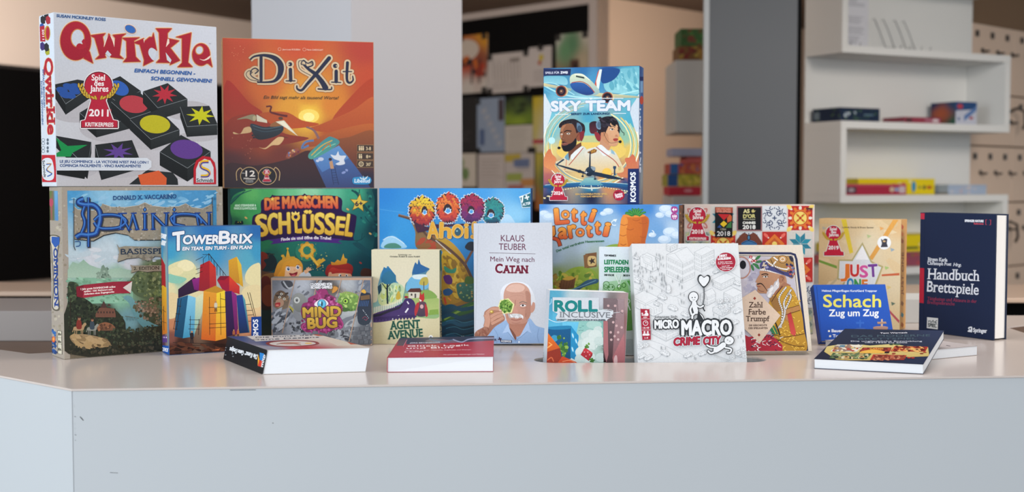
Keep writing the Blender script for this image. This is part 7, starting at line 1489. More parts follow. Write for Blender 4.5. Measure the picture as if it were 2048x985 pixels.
# ---- tile-laying game
o = game_box((0.3445, 2.50, 1.0003), 0, 0, 0, 0.2608, 0.06, 0.2603, '#c9bcb4', 'game box covered with patterned ceramic tiles and three award badges', tray='#8a5a40')
Wd, Td, Ht = 0.2608, 0.0558, 0.2603
a = on(o, front(Wd, Td, Ht), FAZ)
a.cover('#d0c0b8'); a.f([(60, 120, '#c8b8b0'), (1880, 120, '#d4c4bc'), (1000, 600, '#ccc4c0'), (400, 1500, '#b8b0a8'), (1880, 1500, '#c8bcb4')], 6, 6)
BLU = '#22345c'; RD = '#b02c28'; ORG = '#d07030'; CRM = '#d8d0c0'; YL2 = '#e0c468'; TQ = '#2a8498'
def tl_base(x, y, s_, c): a.p([x + 4, y + 4, x + s_ - 4, y + 4, x + s_ - 4, y + s_ - 4, x + 4, y + s_ - 4], c)
def tl_fleur(x, y, s_, ink=BLU, bgc='#ccd0d4'):
    tl_base(x, y, s_, bgc); c = (x + s_ / 2, y + s_ / 2)
    for q in range(4):
        an = q * pi / 2
        R_ = lambda u, v: (c[0] + (u * cos(an) - v * sin(an)) * s_, c[1] + (u * sin(an) + v * cos(an)) * s_)
        P_ = lambda l: [R_(u, v) for u, v in pairs(l)]
        a.l(P_([.12, .12, .2, .08, .28, .14, .26, .22, .16, .22, .2, .3, .32, .3, .42, .42]), s_ * .035, ink, True)
        a.l(P_([.14, .10, .10, .18, .20, .18]), s_ * .03, ink, True); a.l(P_([.47, .15, .38, .2, .34, .12, .4, .06]), s_ * .03, ink, True); a.l(P_([.15, .47, .2, .38, .12, .34, .06, .4]), s_ * .03, ink, True)
        a.e(*R_(.40, .40), s_ * .075, s_ * .03, bgc, rot=45 + q * 90); a.e(*R_(.0, .40), s_ * .02, s_ * .04, ink, rot=q * 90); a.l(P_([.0, .0, .0, .09]), s_ * .04, ink); a.e(*R_(.30, .22), s_ * .03, s_ * .03, ink)
def tl_red(x, y, s_):
    tl_base(x, y, s_, RD); c = (x + s_ / 2, y + s_ / 2)
    for i in range(12): a.e(c[0] + s_ * .40 * cos(i * pi / 6), c[1] + s_ * .40 * sin(i * pi / 6), s_ * .08, s_ * .06, ORG if i % 3 else CRM, rot=i * 30)
    for i in range(4): 
        t = i * pi / 2 + pi / 4; a.e(c[0] + s_ * .62 * cos(t), c[1] + s_ * .62 * sin(t), s_ * .13, s_ * .08, YL2, rot=math.degrees(t)); a.e(c[0] + s_ * .5 * cos(t), c[1] + s_ * .5 * sin(t), s_ * .05, s_ * .04, CRM)
    a.e(*c, s_ * .34, s_ * .34, ORG); a.e(*c, s_ * .29, s_ * .29, RD); a.e(*c, s_ * .26, s_ * .26, YL2)
    for i in range(4): t = i * pi / 2 + pi / 4; a.l([c[0], c[1], c[0] + s_ * .24 * cos(t), c[1] + s_ * .24 * sin(t)], s_ * .07, '#b88c34'); a.e(c[0] + s_ * .13 * cos(t), c[1] + s_ * .13 * sin(t), s_ * .04, s_ * .03, RD, n=10)
    a.e(*c, s_ * .05, s_ * .05, RD)
def tl_star(x, y, s_, ink=TQ, bgc='#c4c0b8'):
    tl_base(x, y, s_, bgc); c = (x + s_ / 2, y + s_ / 2)
    for i in range(8):
        t = i * pi / 4 + pi / 8; d = s_ * .25 / cos(pi / 8)
        a.p([c, (c[0] + d * cos(t - pi / 8 - .0) * 1.0, c[1] + d * sin(t - pi / 8) * 1.0), (c[0] + s_ * .48 * cos(t), c[1] + s_ * .48 * sin(t)), (c[0] + d * cos(t + pi / 8), c[1] + d * sin(t + pi / 8))], ink if i % 2 else '#2c7488'); a.l([c[0], c[1], c[0] + d * cos(t + pi / 8), c[1] + d * sin(t + pi / 8)], s_ * .015, bgc)
def tl_rose(x, y, s_, ink='#b8706a', bgc='#cbb8b0'):
    tl_base(x, y, s_, bgc); c = (x + s_ / 2, y + s_ / 2)
    for i in range(4): t = i * pi / 2 + pi / 4; a.e(c[0] + s_ * .36 * cos(t), c[1] + s_ * .36 * sin(t), s_ * .2, s_ * .1, ink, rot=math.degrees(t)); a.e(c[0] + s_ * .38 * cos(t), c[1] + s_ * .38 * sin(t), s_ * .11, s_ * .04, bgc, rot=math.degrees(t))
def tl_red2(x, y, s_):
    tl_base(x, y, s_, RD); c = (x + s_ / 2, y + s_ / 2)
    for i in range(4): t = i * pi / 2 + pi / 4; a.e(c[0] + s_ * .48 * cos(t), c[1] + s_ * .48 * sin(t), s_ * .12, s_ * .06, '#d8685c', rot=math.degrees(t)); a.e(c[0] + s_ * .35 * cos(t), c[1] + s_ * .35 * sin(t), s_ * .03, s_ * .03, CRM)
    a.p([c[0], c[1] - s_ * .4, c[0] + s_ * .4, c[1], c[0], c[1] + s_ * .4, c[0] - s_ * .4, c[1]], ORG); a.p([c[0], c[1] - s_ * .24, c[0] + s_ * .24, c[1], c[0], c[1] + s_ * .24, c[0] - s_ * .24, c[1]], '#b8582c'); a.e(*c, s_ * .1, s_ * .1, YL2)
def tl_dia(x, y, s_):
    tl_base(x, y, s_, '#a8b0a0')
    for i in range(4):
        for j in range(4): a.p([x + s_ * (i + .5) / 4, y + s_ * j / 4 + 4, x + s_ * (i + 1) / 4 - 4, y + s_ * (j + .5) / 4, x + s_ * (i + .5) / 4, y + s_ * (j + 1) / 4 - 4, x + s_ * i / 4 + 4, y + s_ * (j + .5) / 4], '#7c8c84' if (i + j) % 2 else '#b8b890')
PATT = [[tl_rose, tl_star, tl_rose, tl_fleur, tl_red], [tl_dia, tl_red, tl_fleur, tl_red2, tl_star], [tl_fleur, tl_rose, tl_star, tl_fleur, tl_red2], [tl_red2, tl_dia, tl_red, tl_star, tl_fleur], [tl_star, tl_fleur, tl_rose, tl_red, tl_dia]]
for r_ in range(5):
    for c_ in range(5): PATT[r_][c_](68 + c_ * 362, 120 + r_ * 364 - c_ * 1, 352)
a.sm([790, 660, 830, 560, 900, 500, 965, 530, 1040, 500, 1110, 570, 1150, 680, 960, 760], '#6c3c30'); a.sm([860, 660, 900, 620, 960, 600, 1040, 620, 1080, 670, 960, 720], '#3c6c9c'); a.l([870, 650, 960, 612, 1070, 650], 8, '#1c2c44', True); a.e(966, 568, 24, 40, '#1c2430'); a.e(966, 568, 14, 28, '#4c7ca4')
award(a, 243, 138, 480, '2018', 'KRITIKERPREIS')
a.p([492, 138, 742, 142, 734, 566, 492, 562], '#16181c'); a.p([496, 140, 740, 144, 738, 220, 496, 214], '#a85038', '#8c3c30'); a.t('DEUTSCHER', 512, 178, 712, 182, 26, '#c88470', 3); a.t('SPIELEPREIS', 514, 212, 714, 216, 26, '#c88470', 3)
a.p([530, 235, 700, 238, 616, 325], '#b8282c'); a.p([700, 238, 728, 270, 724, 330, 664, 358, 660, 290], '#c05c34'); a.p([614, 330, 662, 372, 612, 420, 562, 376], '#d8b82c'); a.p([520, 425, 560, 385, 585, 425, 560, 430], '#2c4a88'); a.p([680, 370, 722, 335, 722, 430, 640, 430], '#3c7040'); a.e(605, 450, 46, 22, '#4c4c44'); a.t('2018', 520, 542, 704, 540, 62, '#dcdcdc', 2); a.t('1. Platz', 570, 458, 645, 458, 18, '#a8a898', 1)
a.p([800, 125, 1150, 125, 1150, 472, 800, 470], '#8c5c60'); a.p([812, 145, 1138, 142, 1134, 458, 815, 456], '#15161a')
a.t('AS', 892, 220, 975, 218, 50, '#d0c890', 5); a.sm([1005, 185, 1030, 168, 1045, 190, 1062, 184, 1040, 212, 1010, 212], '#b8ac6c'); a.t("D'OR", 888, 292, 1056, 288, 52, '#c0b878', 5); a.t('FESTIVAL DES JEUX', 890, 318, 1056, 318, 14, '#a8a890', 1.5); a.t('CANNES', 882, 374, 1058, 374, 32, '#dcdcd4', 4); a.t('2018', 882, 445, 1058, 444, 52, '#e0e0dc', 5)
a.p([1770, 145, 1862, 150, 1860, 180, 1775, 172], '#5c2c28')
a.build('cover_print', o, 'matte_print')
a = on(o, left(Wd, Td, Ht)); a.cover('#6a4638'); a.fr(1355, 400, 1); a.sc([5, 5, 14, 5, 14, 100, 5, 100], 40, 2, ['#8c5c40', '#4a3430', '#9c7c60', '#3c3c4c'], 3); a.build('side_print', o, 'matte_print')

# ---- art book with a bearded man in profile
o = hardcover((0.3345, 2.180, 1.0005), 3, 20, 0, 0.1945, 0.019, 0.1965, '#d2c5b4', 'cream hardback with a turbaned man in yellow robe leaning behind the city map game')
a = on(o, front(0.1945, 0.019, 0.1965), FZA)
a.cover('#cfc3b4'); a.sc([110, 305, 740, 305, 820, 940, 110, 940], 40, 14, ['#ccc0b0', '#d3c8ba'], 9)
a.l([116, 310, 100, 620], 3, '#b4a898')
NVY = '#2c3050'
a.l([360, 348, 690, 350, 715, 358, 724, 385, 790, 945], 13, NVY); a.l([360, 363, 700, 366, 706, 385, 770, 945], 3, '#3c3c50')
a.p([360, 368, 700, 370, 764, 942, 360, 942], '#b4aeb8'); a.f([(400, 380, '#aaa6b8'), (600, 400, '#b4aeb8'), (450, 600, '#a8a4b4'), (500, 550, '#b4b0bc'), (720, 600, '#aaa4b0'), (700, 400, '#aca8b4'), (400, 900, '#a8a0a8')], 10, 14, box=(420, 380, 700, 930))
a.sc([420, 430, 520, 450, 500, 600, 420, 640], 26, 13, ['#9894a8', '#a4a0b2', '#bcb8c4'], 4, asp=2)
a.ring(395, 435, 54, 64, 7, '#a87868'); a.e(395, 435, 46, 56, '#bcb8c0'); a.e(405, 418, 19, 26, '#16161c')
for i, (x, y) in enumerate(((452, 372), (470, 378), (462, 395), (448, 388), (480, 395), (470, 410))): a.e(x, y, 10, 9, '#a82c34' if i % 2 == 0 else '#e0dcdc'); a.e(x, y, 4, 4, '#e8d8d8', n=8)
for x, y, t_ in ((495, 375, 40), (500, 400, 10), (490, 430, -40), (462, 435, -70), (480, 418, -20)): a.e(x, y, 20, 8, '#3c7448', rot=-t_)
# turban
a.sm([508, 430, 520, 395, 560, 385, 580, 370, 600, 365, 650, 362, 690, 375, 705, 400, 715, 450, 700, 500, 660, 480, 600, 455, 540, 450], '#a8804c', '#8f6a3c'); a.sm([506, 432, 515, 400, 545, 395, 560, 420, 600, 435, 640, 455, 690, 470, 700, 495, 650, 480, 590, 460, 530, 455], '#4a4c7c', '#3c3c68'); a.e(642, 385, 26, 23, '#b88c58'); a.ring(642, 385, 26, 23, 3, '#3c2c24'); a.ring(642, 385, 12, 10, 5, '#d8ccc0')
a.sm([680, 370, 700, 372, 704, 400, 690, 395], '#2c2c3c'); a.sc([515, 400, 560, 395, 570, 440, 520, 445], 16, 7, ['#8c8cb0', '#2c2c54', '#c8b8a0'], 5); a.sc([665, 410, 710, 420, 712, 480, 670, 470], 22, 7, ['#c8b8b0', '#2c2c4c', '#6c6c94', '#a84c4c'], 6)
for pts in ([545, 395, 580, 420, 630, 440, 668, 446], [600, 400, 580, 425], [512, 448, 560, 455, 600, 470], [590, 375, 610, 390]): 
    for k, (x, y) in enumerate(spline(pairs(pts), False, 5)): a.e(x, y, 5, 4.6, '#dcd8d4', n=8)
a.l([570, 385, 600, 440, 650, 470], 3, '#3c2c20', True)
SK3 = '#b08468'
a.sm([508, 455, 560, 460, 620, 475, 660, 490, 665, 560, 640, 600, 590, 620, 560, 600, 540, 590, 505, 588, 490, 575, 492, 555, 484, 540, 488, 525, 480, 520, 495, 490, 505, 475], SK3, '#a07458')
a.sm([545, 600, 560, 560, 590, 545, 615, 500, 622, 520, 618, 560, 600, 610, 570, 620], '#ccc8c8', '#bcb8bc'); a.sc([555, 560, 615, 515, 612, 600, 560, 615], 40, 7, ['#dcd8d8', '#aca8ac', '#c8c4c8'], 7, asp=2, ang=110)
a.sm([620, 490, 640, 480, 655, 495, 648, 520, 622, 525], '#9c6c54'); a.l([628, 490, 645, 495, 640, 515], 3, '#5c3c30', True); a.p([600, 575, 650, 520, 690, 540, 650, 620, 600, 660, 575, 610], '#9c6c54', '#8c5c48')
a.l([515, 478, 540, 472, 556, 478], 6, '#2c1c18', True); a.sm([522, 490, 540, 483, 554, 490, 540, 496], '#d8d0c8'); a.e(540, 490, 5, 5, '#201818'); a.l([520, 490, 540, 482, 556, 490], 3, '#201818', True); a.l([490, 535, 510, 530, 525, 540, 540, 560, 552, 578], 8, '#2c2020', True, w2=2); a.l([488, 548, 510, 548], 4, '#8c3c34'); a.l([492, 560, 510, 575, 530, 578], 4, '#7c5444', True)
# robe, pearls, patka
a.sm([560, 640, 600, 600, 660, 545, 700, 560, 730, 620, 755, 700, 768, 800, 775, 942, 560, 942, 590, 860, 570, 700], '#b88c34', '#a87c2c')
rr = random.Random(5)
for i in range(110):
    x, y = rr.uniform(590, 770), rr.uniform(590, 935)
    if x > 740 + (y - 620) * .12: continue
    a.e(x, y, 9, 4, '#d8ac48', rot=40 if i % 2 else -40, n=8); a.l([x - 8, y + 3, x + 8, y + 3], 1.4, '#7c5420')
a.p([560, 620, 600, 600, 645, 690, 600, 700], '#8c6438'); a.p([640, 690, 740, 660, 745, 690, 650, 720], '#a87848'); a.p([650, 720, 690, 690, 700, 760, 660, 750], '#a87848'); a.p([668, 715, 690, 700, 720, 820, 716, 850, 690, 830], '#a83034', '#c04c44')
a.l([640, 690, 740, 660], 3, '#4c2c18'); a.l([650, 720, 745, 690], 3, '#4c2c18'); a.l([575, 830, 640, 850, 720, 840, 770, 830], 4, '#5c3c1c', True); a.l([600, 860, 700, 900, 770, 905], 4, '#5c3c1c', True); a.l([640, 545, 600, 600, 575, 640], 4, '#4c2c18', True)
for pts in ([660, 555, 620, 620, 640, 700, 630, 790], [690, 570, 650, 640, 655, 700, 640, 760, 612, 800], [676, 590, 690, 610, 660, 680]):
    for k, (x, y) in enumerate(spline(pairs(pts), False, 7)): a.e(x, y, 7, 6.6, '#5c5c68' if False else '#3a3a40', n=8); a.e(x, y, 5.6, 5.2, '#d4d0cc', n=8)
a.p([560, 740, 600, 800, 615, 835, 580, 830, 560, 800], '#2c6c48'); a.l([570, 770, 600, 830], 4, '#c8a848'); a.l([560, 700, 600, 770, 625, 840], 7, '#1c1c20', True)
# sash pattern and paper lozenge
a.p([400, 830, 440, 850, 560, 835, 600, 860, 640, 900, 640, 942, 400, 942], '#a02838')
rr = random.Random(8)
for i in range(46):
    x, y = rr.uniform(430, 630), rr.uniform(845, 935); t = rr.choice([-40, 40, 80, -80]); a.l([x, y, x + 9 * cos(radians(t)), y + 9 * sin(radians(t)), x + 22 * cos(radians(t * .5)), y + 16 * sin(radians(t))], 5, rr.choice(['#e0dcdc', '#e0dcdc', '#20243c']), True, w2=2)
a.p([360, 640, 478, 568, 628, 722, 505, 888, 400, 790], '#cfb8a4')
for x, y in ((474, 620), (500, 838)): a.p([x, y - 10, x + 9, y, x, y + 10, x - 9, y], '#8c3428')
TXc = '#4c3830'
a.t('Zahl', 440, 674, 522, 674, 32, TXc, 1.2, serif=.07); a.t('Farbe', 436, 716, 540, 716, 32, TXc, 1.2, serif=.07); a.t('Trumpf', 422, 756, 562, 756, 31, TXc, 1.2, serif=.07); a.t('DIE GESCHICHTE', 440, 786, 547, 785, 10, TXc, .8); a.t('DER SPIELKARTEN', 438, 803, 551, 802, 10, TXc, .8)
a.build('cover_print', o, 'matte_print')

# ---- blue chess book
o = hardcover((0.576, 2.318, 1.0005), 5, 26, 0, 0.1415, 0.020, 0.1125, '#1a4aa4', 'blue hardback chess book with large yellow title leaning back')
a = on(o, front(0.1415, 0.020, 0.1125), FJS)
a.f([(140, 540, '#1d50ac'), (630, 540, '#1c50ae'), (400, 700, '#1a50b0'), (160, 930, '#1848a4'), (690, 850, '#1c4ca4')], 6, 6); a.l([152, 540, 188, 940], 4, '#123a84')
a.t('Helmut Pfleger/Eugen Kurz/Gerd Treppner', 190, 577, 577, 578, 14, '#c8d0e0', 1.2); a.t('Schach', 200, 685, 604, 685, 86, '#d8d060', 3.4); a.t('Zug um Zug', 240, 750, 588, 748, 46, '#e0e4e8', 2.4)
for y, x, s_, x1 in ((862, 238, 'Bauerndiplom', 446), (898, 246, 'Turmdiplom', 430), (932, 252, 'Königsdiplom', 470)): a.p([x - 6, y - 14, x + 8, y - 14, x + 8, y - 1, x - 6, y - 1], '#d8d8d0'); a.t(s_, x + 20, y, x1, y, 20, '#dce0e8', 1.6)
a.l([458, 775, 458, 830], 12, '#2c60b8'); a.l([428, 797, 486, 797], 14, '#2c60b8'); a.sm([420, 860, 430, 835, 490, 835, 500, 860], '#3a5ca8')
a.p([605, 770, 618, 770, 618, 830, 603, 830], '#b8a090'); a.p([578, 790, 640, 788, 645, 802, 582, 806], '#b09078', '#8c6c5c'); a.sm([550, 828, 590, 820, 640, 822, 655, 832, 630, 860, 570, 860], '#a88474', '#6c4c44')
a.build('cover_print', o, 'gloss_print')
a = on(o, left(0.1415, 0.020, 0.1125), FJS)
a.cover('#123a84'); a.t('Schach', 128, 870, 112, 660, 20, '#a8a868', 1.4); a.t('Pfleger', 118, 630, 110, 580, 7, '#6c84b4', .6)
a.build('spine_print', o, 'gloss_print')

# ---- pale yellow party game
o = game_box((0.6505, 2.648, 1.0003), -30, 0, 0, 0.171, 0.055, 0.2285, '#c9a472', 'pale yellow party game box with colourful star-shaped title behind the chess book')
Wd, Td, Ht = 0.171, 0.0511, 0.2285
a = on(o, front(Wd, Td, Ht), FJS); a.g = 1.22
a.f([(170, 70, '#c8a878'), (450, 100, '#ccb48c'), (730, 80, '#c8a474'), (180, 300, '#c8ae84'), (700, 300, '#ccb894'), (500, 250, '#d0c4a8'), (680, 500, '#ccbc9c'), (180, 500, '#c0a67c'), (720, 800, '#c8b48c'), (400, 700, '#c8b894')], 14, 14)
a.sc([170, 80, 730, 80, 730, 840, 170, 840], 30, 26, ['#ccb48c', '#c4aa80', '#d0bc98'], 3, asp=3, ang=20)
a.p([325, 68, 360, 66, 410, 300, 385, 310], '#d0b83c'); a.p([690, 70, 730, 68, 545, 355, 520, 340], '#cc9448'); a.p([166, 350, 295, 395, 295, 415, 166, 368], '#6c8c3c'); a.p([610, 455, 735, 445, 735, 462, 610, 468], '#b85c3c'); a.p([660, 700, 735, 780, 732, 800, 655, 715], '#a84c54'); a.p([240, 530, 300, 470, 310, 480, 262, 532], '#b8a888')
for x, y, c in ((610, 130, '#d09858'), (520, 185, '#a8b480'), (645, 408, '#9cb46c'), (685, 280, '#8c9ca8'), (690, 660, '#5c6c5c'), (205, 128, '#a8a090'), (660, 545, '#c8b070')): a.p([x - 14, y - 12, x + 18, y, x - 8, y + 16], c)
a.t('Ludovic Roudy & Bruno Sautter', 332, 128, 555, 130, 10, '#6c5c48', 1)
a.e(628, 232, 48, 48, '#dce0e0'); a.p([604, 204, 618, 214, 632, 202, 650, 206, 646, 235, 654, 262, 604, 264, 612, 235], '#3c3c44'); a.e(628, 222, 10, 6, '#c8a878')
award(a, 270, 112, 215, '2019')
a.p([475, 228, 540, 360, 560, 372, 622, 398, 570, 534, 330, 534, 345, 505, 296, 490, 305, 350, 400, 350], '#a89c6c'); a.p([474, 248, 532, 368, 545, 380, 608, 405, 558, 534, 345, 534, 358, 498, 308, 482, 315, 360, 405, 362], '#c8ccd0'); a.p([474, 250, 520, 352, 425, 350], '#dcdce0')
for s_, x0, x1, y0, y1, h, c in (('J', 322, 382, 472, 473, 88, '#d07030'), ('U', 392, 448, 468, 468, 80, '#b83030'), ('S', 458, 512, 474, 474, 80, '#c05090'), ('T', 522, 582, 472, 468, 84, '#6c3c88'), ('O', 368, 412, 556, 556, 72, '#2c7cb0'), ('N', 420, 462, 556, 556, 66, '#3c8c4c'), ('E', 474, 510, 556, 556, 62, '#c8702c')): a.t(s_, x0, y0, x1, y1, h, c, 6, out=(3, '#dcdce0'))
a.build('cover_print', o, 'matte_print')
a = on(o, right(Wd, Td, Ht), FJS); a.g = 1.2; a.cover('#c89860'); a.t('JUST ONE', 762, 600, 766, 300, 14, '#8c5c44', 1.4)
for y, c in ((100, '#b85c44'), (150, '#c87c50'), (200, '#a86848'), (640, '#8c6448'), (720, '#4c7c84'), (790, '#a05c34')): a.p([750, y, 766, y + 18, 758, y + 40, 744, y + 26], c)
a.build('side_print', o, 'matte_print')

# ---- dark blue handbook
o = hardcover((0.8335, 2.5512, 1.0005), -59.6, 0, 0, 0.1846, 0.036, 0.2432, '#1b2740', 'dark navy hardback with white serif title and red bar at the right end')
a = on(o, front(0.1846, 0.036, 0.2432), FHA)
a.cover('#1a2540')
a.p([652, 18, 682, 19, 681, 52, 651, 50], '#b02c40'); a.p([649, 318, 680, 320, 677, 512, 646, 508], '#a82438'); a.l([684, 20, 676, 670], 1.5, '#121a30')
WT = '#d0d4dc'
a.t('SPRINGER NATURE', 902, 66, 1004, 68, 12, WT, 1.6); a.t('Reference', 952, 80, 1004, 81, 9, '#b84858', 1); a.l([1024, 54, 1017, 54, 1016, 82, 1023, 82], 2.5, '#a83c50'); a.l([1036, 55, 1044, 55, 1043, 83, 1035, 83], 2.5, '#a83c50')
a.t('Jürgen Karla', 698, 279, 806, 284, 19, WT, .8, serif=.06); a.t('Christoph Post', 698, 300, 828, 306, 17, WT, .8, serif=.06); a.t('Hrg.', 838, 308, 882, 310, 17, WT, .7, serif=.05, sh=.2)
a.t('Handbuch', 697, 379, 982, 390, 58, WT, 1.2, serif=.07); a.t('Brettspiele', 695, 447, 976, 466, 58, WT, 1.2, serif=.07)
a.t('Tätigkeiten und Akteure in der', 697, 494, 966, 510, 18, '#84304a', .4, serif=.05); a.t('Brettspielbranche', 697, 514, 846, 524, 18, '#84304a', .4, serif=.05)
a.p([696, 588, 756, 594, 754, 655, 694, 648], '#ccd0d0'); a.t('SPIEL.', 700, 640, 748, 645, 17, '#3c4448', 1.6); a.l([702, 612, 712, 608, 718, 618, 728, 606, 736, 616, 750, 604], 4, '#4c5458', True); a.l([700, 622, 750, 627], 3, '#4c5458'); a.sc([702, 606, 748, 610, 748, 624, 702, 620], 12, 3, ['#5c6468', '#8c9498'], 3)
a.sm([920, 650, 925, 642, 940, 640, 944, 652, 940, 668, 918, 666, 926, 655], WT); a.p([918, 668, 942, 672, 942, 666, 918, 662], WT); a.e(932, 652, 4, 5, '#1a2540'); a.t('Springer', 948, 669, 1022, 674, 22, WT, 1.6, serif=.07)
a.build('cover_print', o, 'matte_print')

# ---- books lying flat
def flat_book(loc, base, topq, cov, label, spine_c=None, tc=0.0006):
    o = empty('book', (loc[0], loc[1], loc[2]), label, 'book', 'books on display')
    L_ = Vector(loc); b = [Vector(p) - L_ for p in base]; t = [Vector(p) - L_ for p in topq]
    for q_ in (b, t):
        n_ = (q_[1] - q_[0]).cross(q_[3] - q_[0]); q_[2].z = q_[0].z - (n_.x * (q_[2].x - q_[0].x) + n_.y * (q_[2].y - q_[0].y)) / n_.z
    cm = mat('cloth_' + cov.strip('#'), cov, 0.35, 0.45); up_ = Vector((0, 0, tc))
    hexa('back_cover', b + [p + up_ for p in b], cm, o)
    hexa('front_cover', [p - up_ for p in t] + t, cm, o)
    c0 = sum(b, Vector()) / 4
    ins_ = lambda p, k, i: p + (c0 - Vector((p.x, p.y, c0.z))).normalized() * 0.0012 if True else p
    bb = [ins_(p + up_, 0, 0) for p in b]; tt = [ins_(p - up_, 0, 0) for p in t]
    hexa('page_block', bb + tt, paper_flat, o)
    if spine_c:
        sm_ = mat('cloth_' + spine_c.strip('#'), spine_c, 0.35, 0.45); d = (b[1] - b[0]).normalized() * 0.001
        # spine runs along the left edge: FL(0)-BL(3)
        hexa('spine', [b[0] + up_, b[0] + d + up_, b[3] + d + up_, b[3] + up_, t[0] - up_, t[0] + d - up_, t[3] + d - up_, t[3] - up_], sm_, o)
    return o, t, b
paper_flat = mat('book_pages_flat', '#dfe2e6', 0.8, 0.2, 0.06, 30, 0.3, stretch=(1, 1, 60))
def print_on(o, q, corners=None, lift=1e-4):
    pos, n = quad(*q); M = o.matrix_basis
    a = Art(corners or [P2(M @ v) for v in q], pos, n, lift); return a
# thick game design book, skewed by use
B = [(-0.3944, 1.9637, 1.0004), (-0.2341, 1.9917, 1.0004), (-0.345, 2.168, 1.0004), (-0.4966, 2.1395, 1.0004)]
Tq = [(-0.3889, 1.9732, 1.038), (-0.2286, 2.0012, 1.038), (-0.3395, 2.1775, 1.038), (-0.4911, 2.1490, 1.038)]
o, t, b = flat_book((-0.3944, 1.9637, 1.0004), B, Tq, '#c9c2bc', 'thick white softcover lying flat with black spine and painted cover', '#17191d')
a = print_on(o, (t[3], t[2], t[1], t[0]), lift=2e-4); a.fr(*FMB)
a.f([(110, 555, '#2c4470'), (400, 530, '#b8b4b4'), (700, 520, '#c4bcb4'), (800, 520, '#b85034'), (950, 550, '#c4b8ac'), (350, 590, '#2c3c70'), (440, 610, '#3a4a78'), (430, 640, '#8c8c9c'), (700, 640, '#b0303c'), (800, 560, '#c8c0b8'), (1000, 590, '#c8bcb0'), (1100, 590, '#b0482c'), (1250, 625, '#c4b8ac')], 26, 26, pw=3)
a.p([740, 515, 860, 508, 1230, 612, 1060, 618], '#b04428', '#9c3824'); a.p([820, 545, 980, 542, 1240, 622, 1000, 625], '#c8bcb0'); a.p([1060, 580, 1110, 574, 1240, 612, 1110, 614], '#a83c28')
a.sm([410, 605, 470, 585, 640, 578, 800, 585, 850, 605, 800, 622, 640, 632, 480, 630], '#7c2c30'); a.sm([440, 606, 500, 592, 640, 585, 780, 592, 820, 606, 760, 618, 620, 626, 500, 622], '#c8c0bc'); a.sm([530, 600, 640, 595, 700, 602, 620, 612, 540, 610], '#b87868'); a.l([500, 612, 580, 600, 700, 618], 6, '#8c6858', True); a.p([690, 630, 740, 624, 790, 655, 700, 660], '#a02838'); a.e(760, 604, 30, 6, '#d8b060')
a.p([100, 552, 230, 547, 300, 575, 410, 600, 250, 590], '#2c4474', '#34487c'); a.p([260, 548, 740, 518, 900, 560, 330, 588], '#b8b6b8', '#c4beba')
a.t('Die Kunst des', 330, 562, 800, 540, 9, '#1c2c44', .8); a.t('Game Designs', 300, 581, 850, 558, 10, '#1c2c44', .8)
a.build('cover_print', o, 'gloss_print')
a = print_on(o, (t[3], t[0], b[0], b[3]), lift=3e-4); a.fr(*FMB)
a.cover('#15171b')
a.t('Die Kunst', 352, 700, 258, 672, 38, '#d8dade', 2, sh=0); a.t('des', 254, 690, 246, 687, 14, '#d8dade', 1); a.t('Game Designs', 240, 668, 126, 636, 38, '#d8dade', 2)
a.p([368, 680, 405, 690, 392, 748, 368, 740], '#2a7cc0'); a.p([355, 690, 366, 740, 352, 790], '#e0a02c'); a.p([366, 742, 392, 752, 384, 800, 352, 790], '#c0382c'); a.t('mitp', 395, 800, 415, 700, 20, '#dcdce0', 2); 
for x, y in ((90, 640), (85, 660), (88, 700), (145, 690), (150, 712)): a.e(x, y, 7, 5, '#6c7076')
a.build('spine_print', o, 'gloss_print')
# red softcover
B = [(-0.1999, 1.9864, 1.0004), (-0.0300, 1.9933, 1.0004), (-0.0330, 2.250, 1.0004), (-0.2005, 2.230, 1.0004)]
Tq = [(-0.1996, 1.9875, 1.0240), (-0.0301, 2.0007, 1.0240), (-0.0325, 2.262, 1.0290), (-0.2014, 2.2330, 1.0250)]
o, t, b = flat_book((-0.1999, 1.9864, 1.0004), B, Tq, '#a8203c', 'red softcover with blue strip lying flat in the middle of the counter', '#a8203c')
a = print_on(o, (t[3], t[2], t[1], t[0]), lift=2e-4); a.fr(*FRD)
a.f([(330, 220, '#28304c'), (1370, 180, '#2c3c6c'), (800, 230, '#5c5c7c'), (1200, 200, '#4c4c74'), (300, 280, '#9c2038'), (1370, 245, '#a82440'), (800, 300, '#a41c38'), (200, 410, '#981c34'), (1370, 400, '#a82440')], 30, 20, pw=3.5)
a.p([395, 285, 1380, 235, 1380, 410, 200, 420, 290, 290], '#a01c38', '#a82440'); a.p([330, 225, 400, 212, 370, 290, 290, 290], '#4c3c4c'); a.p([400, 215, 1375, 165, 1375, 232, 395, 275], '#27304c'); a.sm([600, 240, 700, 215, 900, 230, 1000, 250, 800, 255], '#6c5c70'); a.l([900, 220, 1000, 250, 1100, 215, 1370, 205], 14, '#8c94b4', True); a.l([640, 215, 760, 245, 900, 225], 10, '#4c6c8c', True); a.l([405, 222, 360, 300], 5, '#c87888')
a.t('JÖRG BEWERSDORFF', 432, 265, 760, 258, 12, '#b8b4c4', 1.6); a.t('Glück, Logik', 408, 302, 1085, 290, 15, '#ecdce0', 1.2); a.t('und Bluff', 395, 325, 915, 316, 15, '#ecdce0', 1.2); a.t('Mathematik im Spiel - Methoden, Ergebnisse und Grenzen', 385, 346, 1105, 338, 9, '#cc8c98', 1.6); a.t('6. Auflage', 372, 364, 575, 358, 10, '#e0c0c8', 1.2); a.t('Mit zahlreichen Abbildungen und Tabellen', 795, 395, 1260, 388, 9, '#d8b0b8', 1)
a.build('cover_print', o, 'gloss_print')
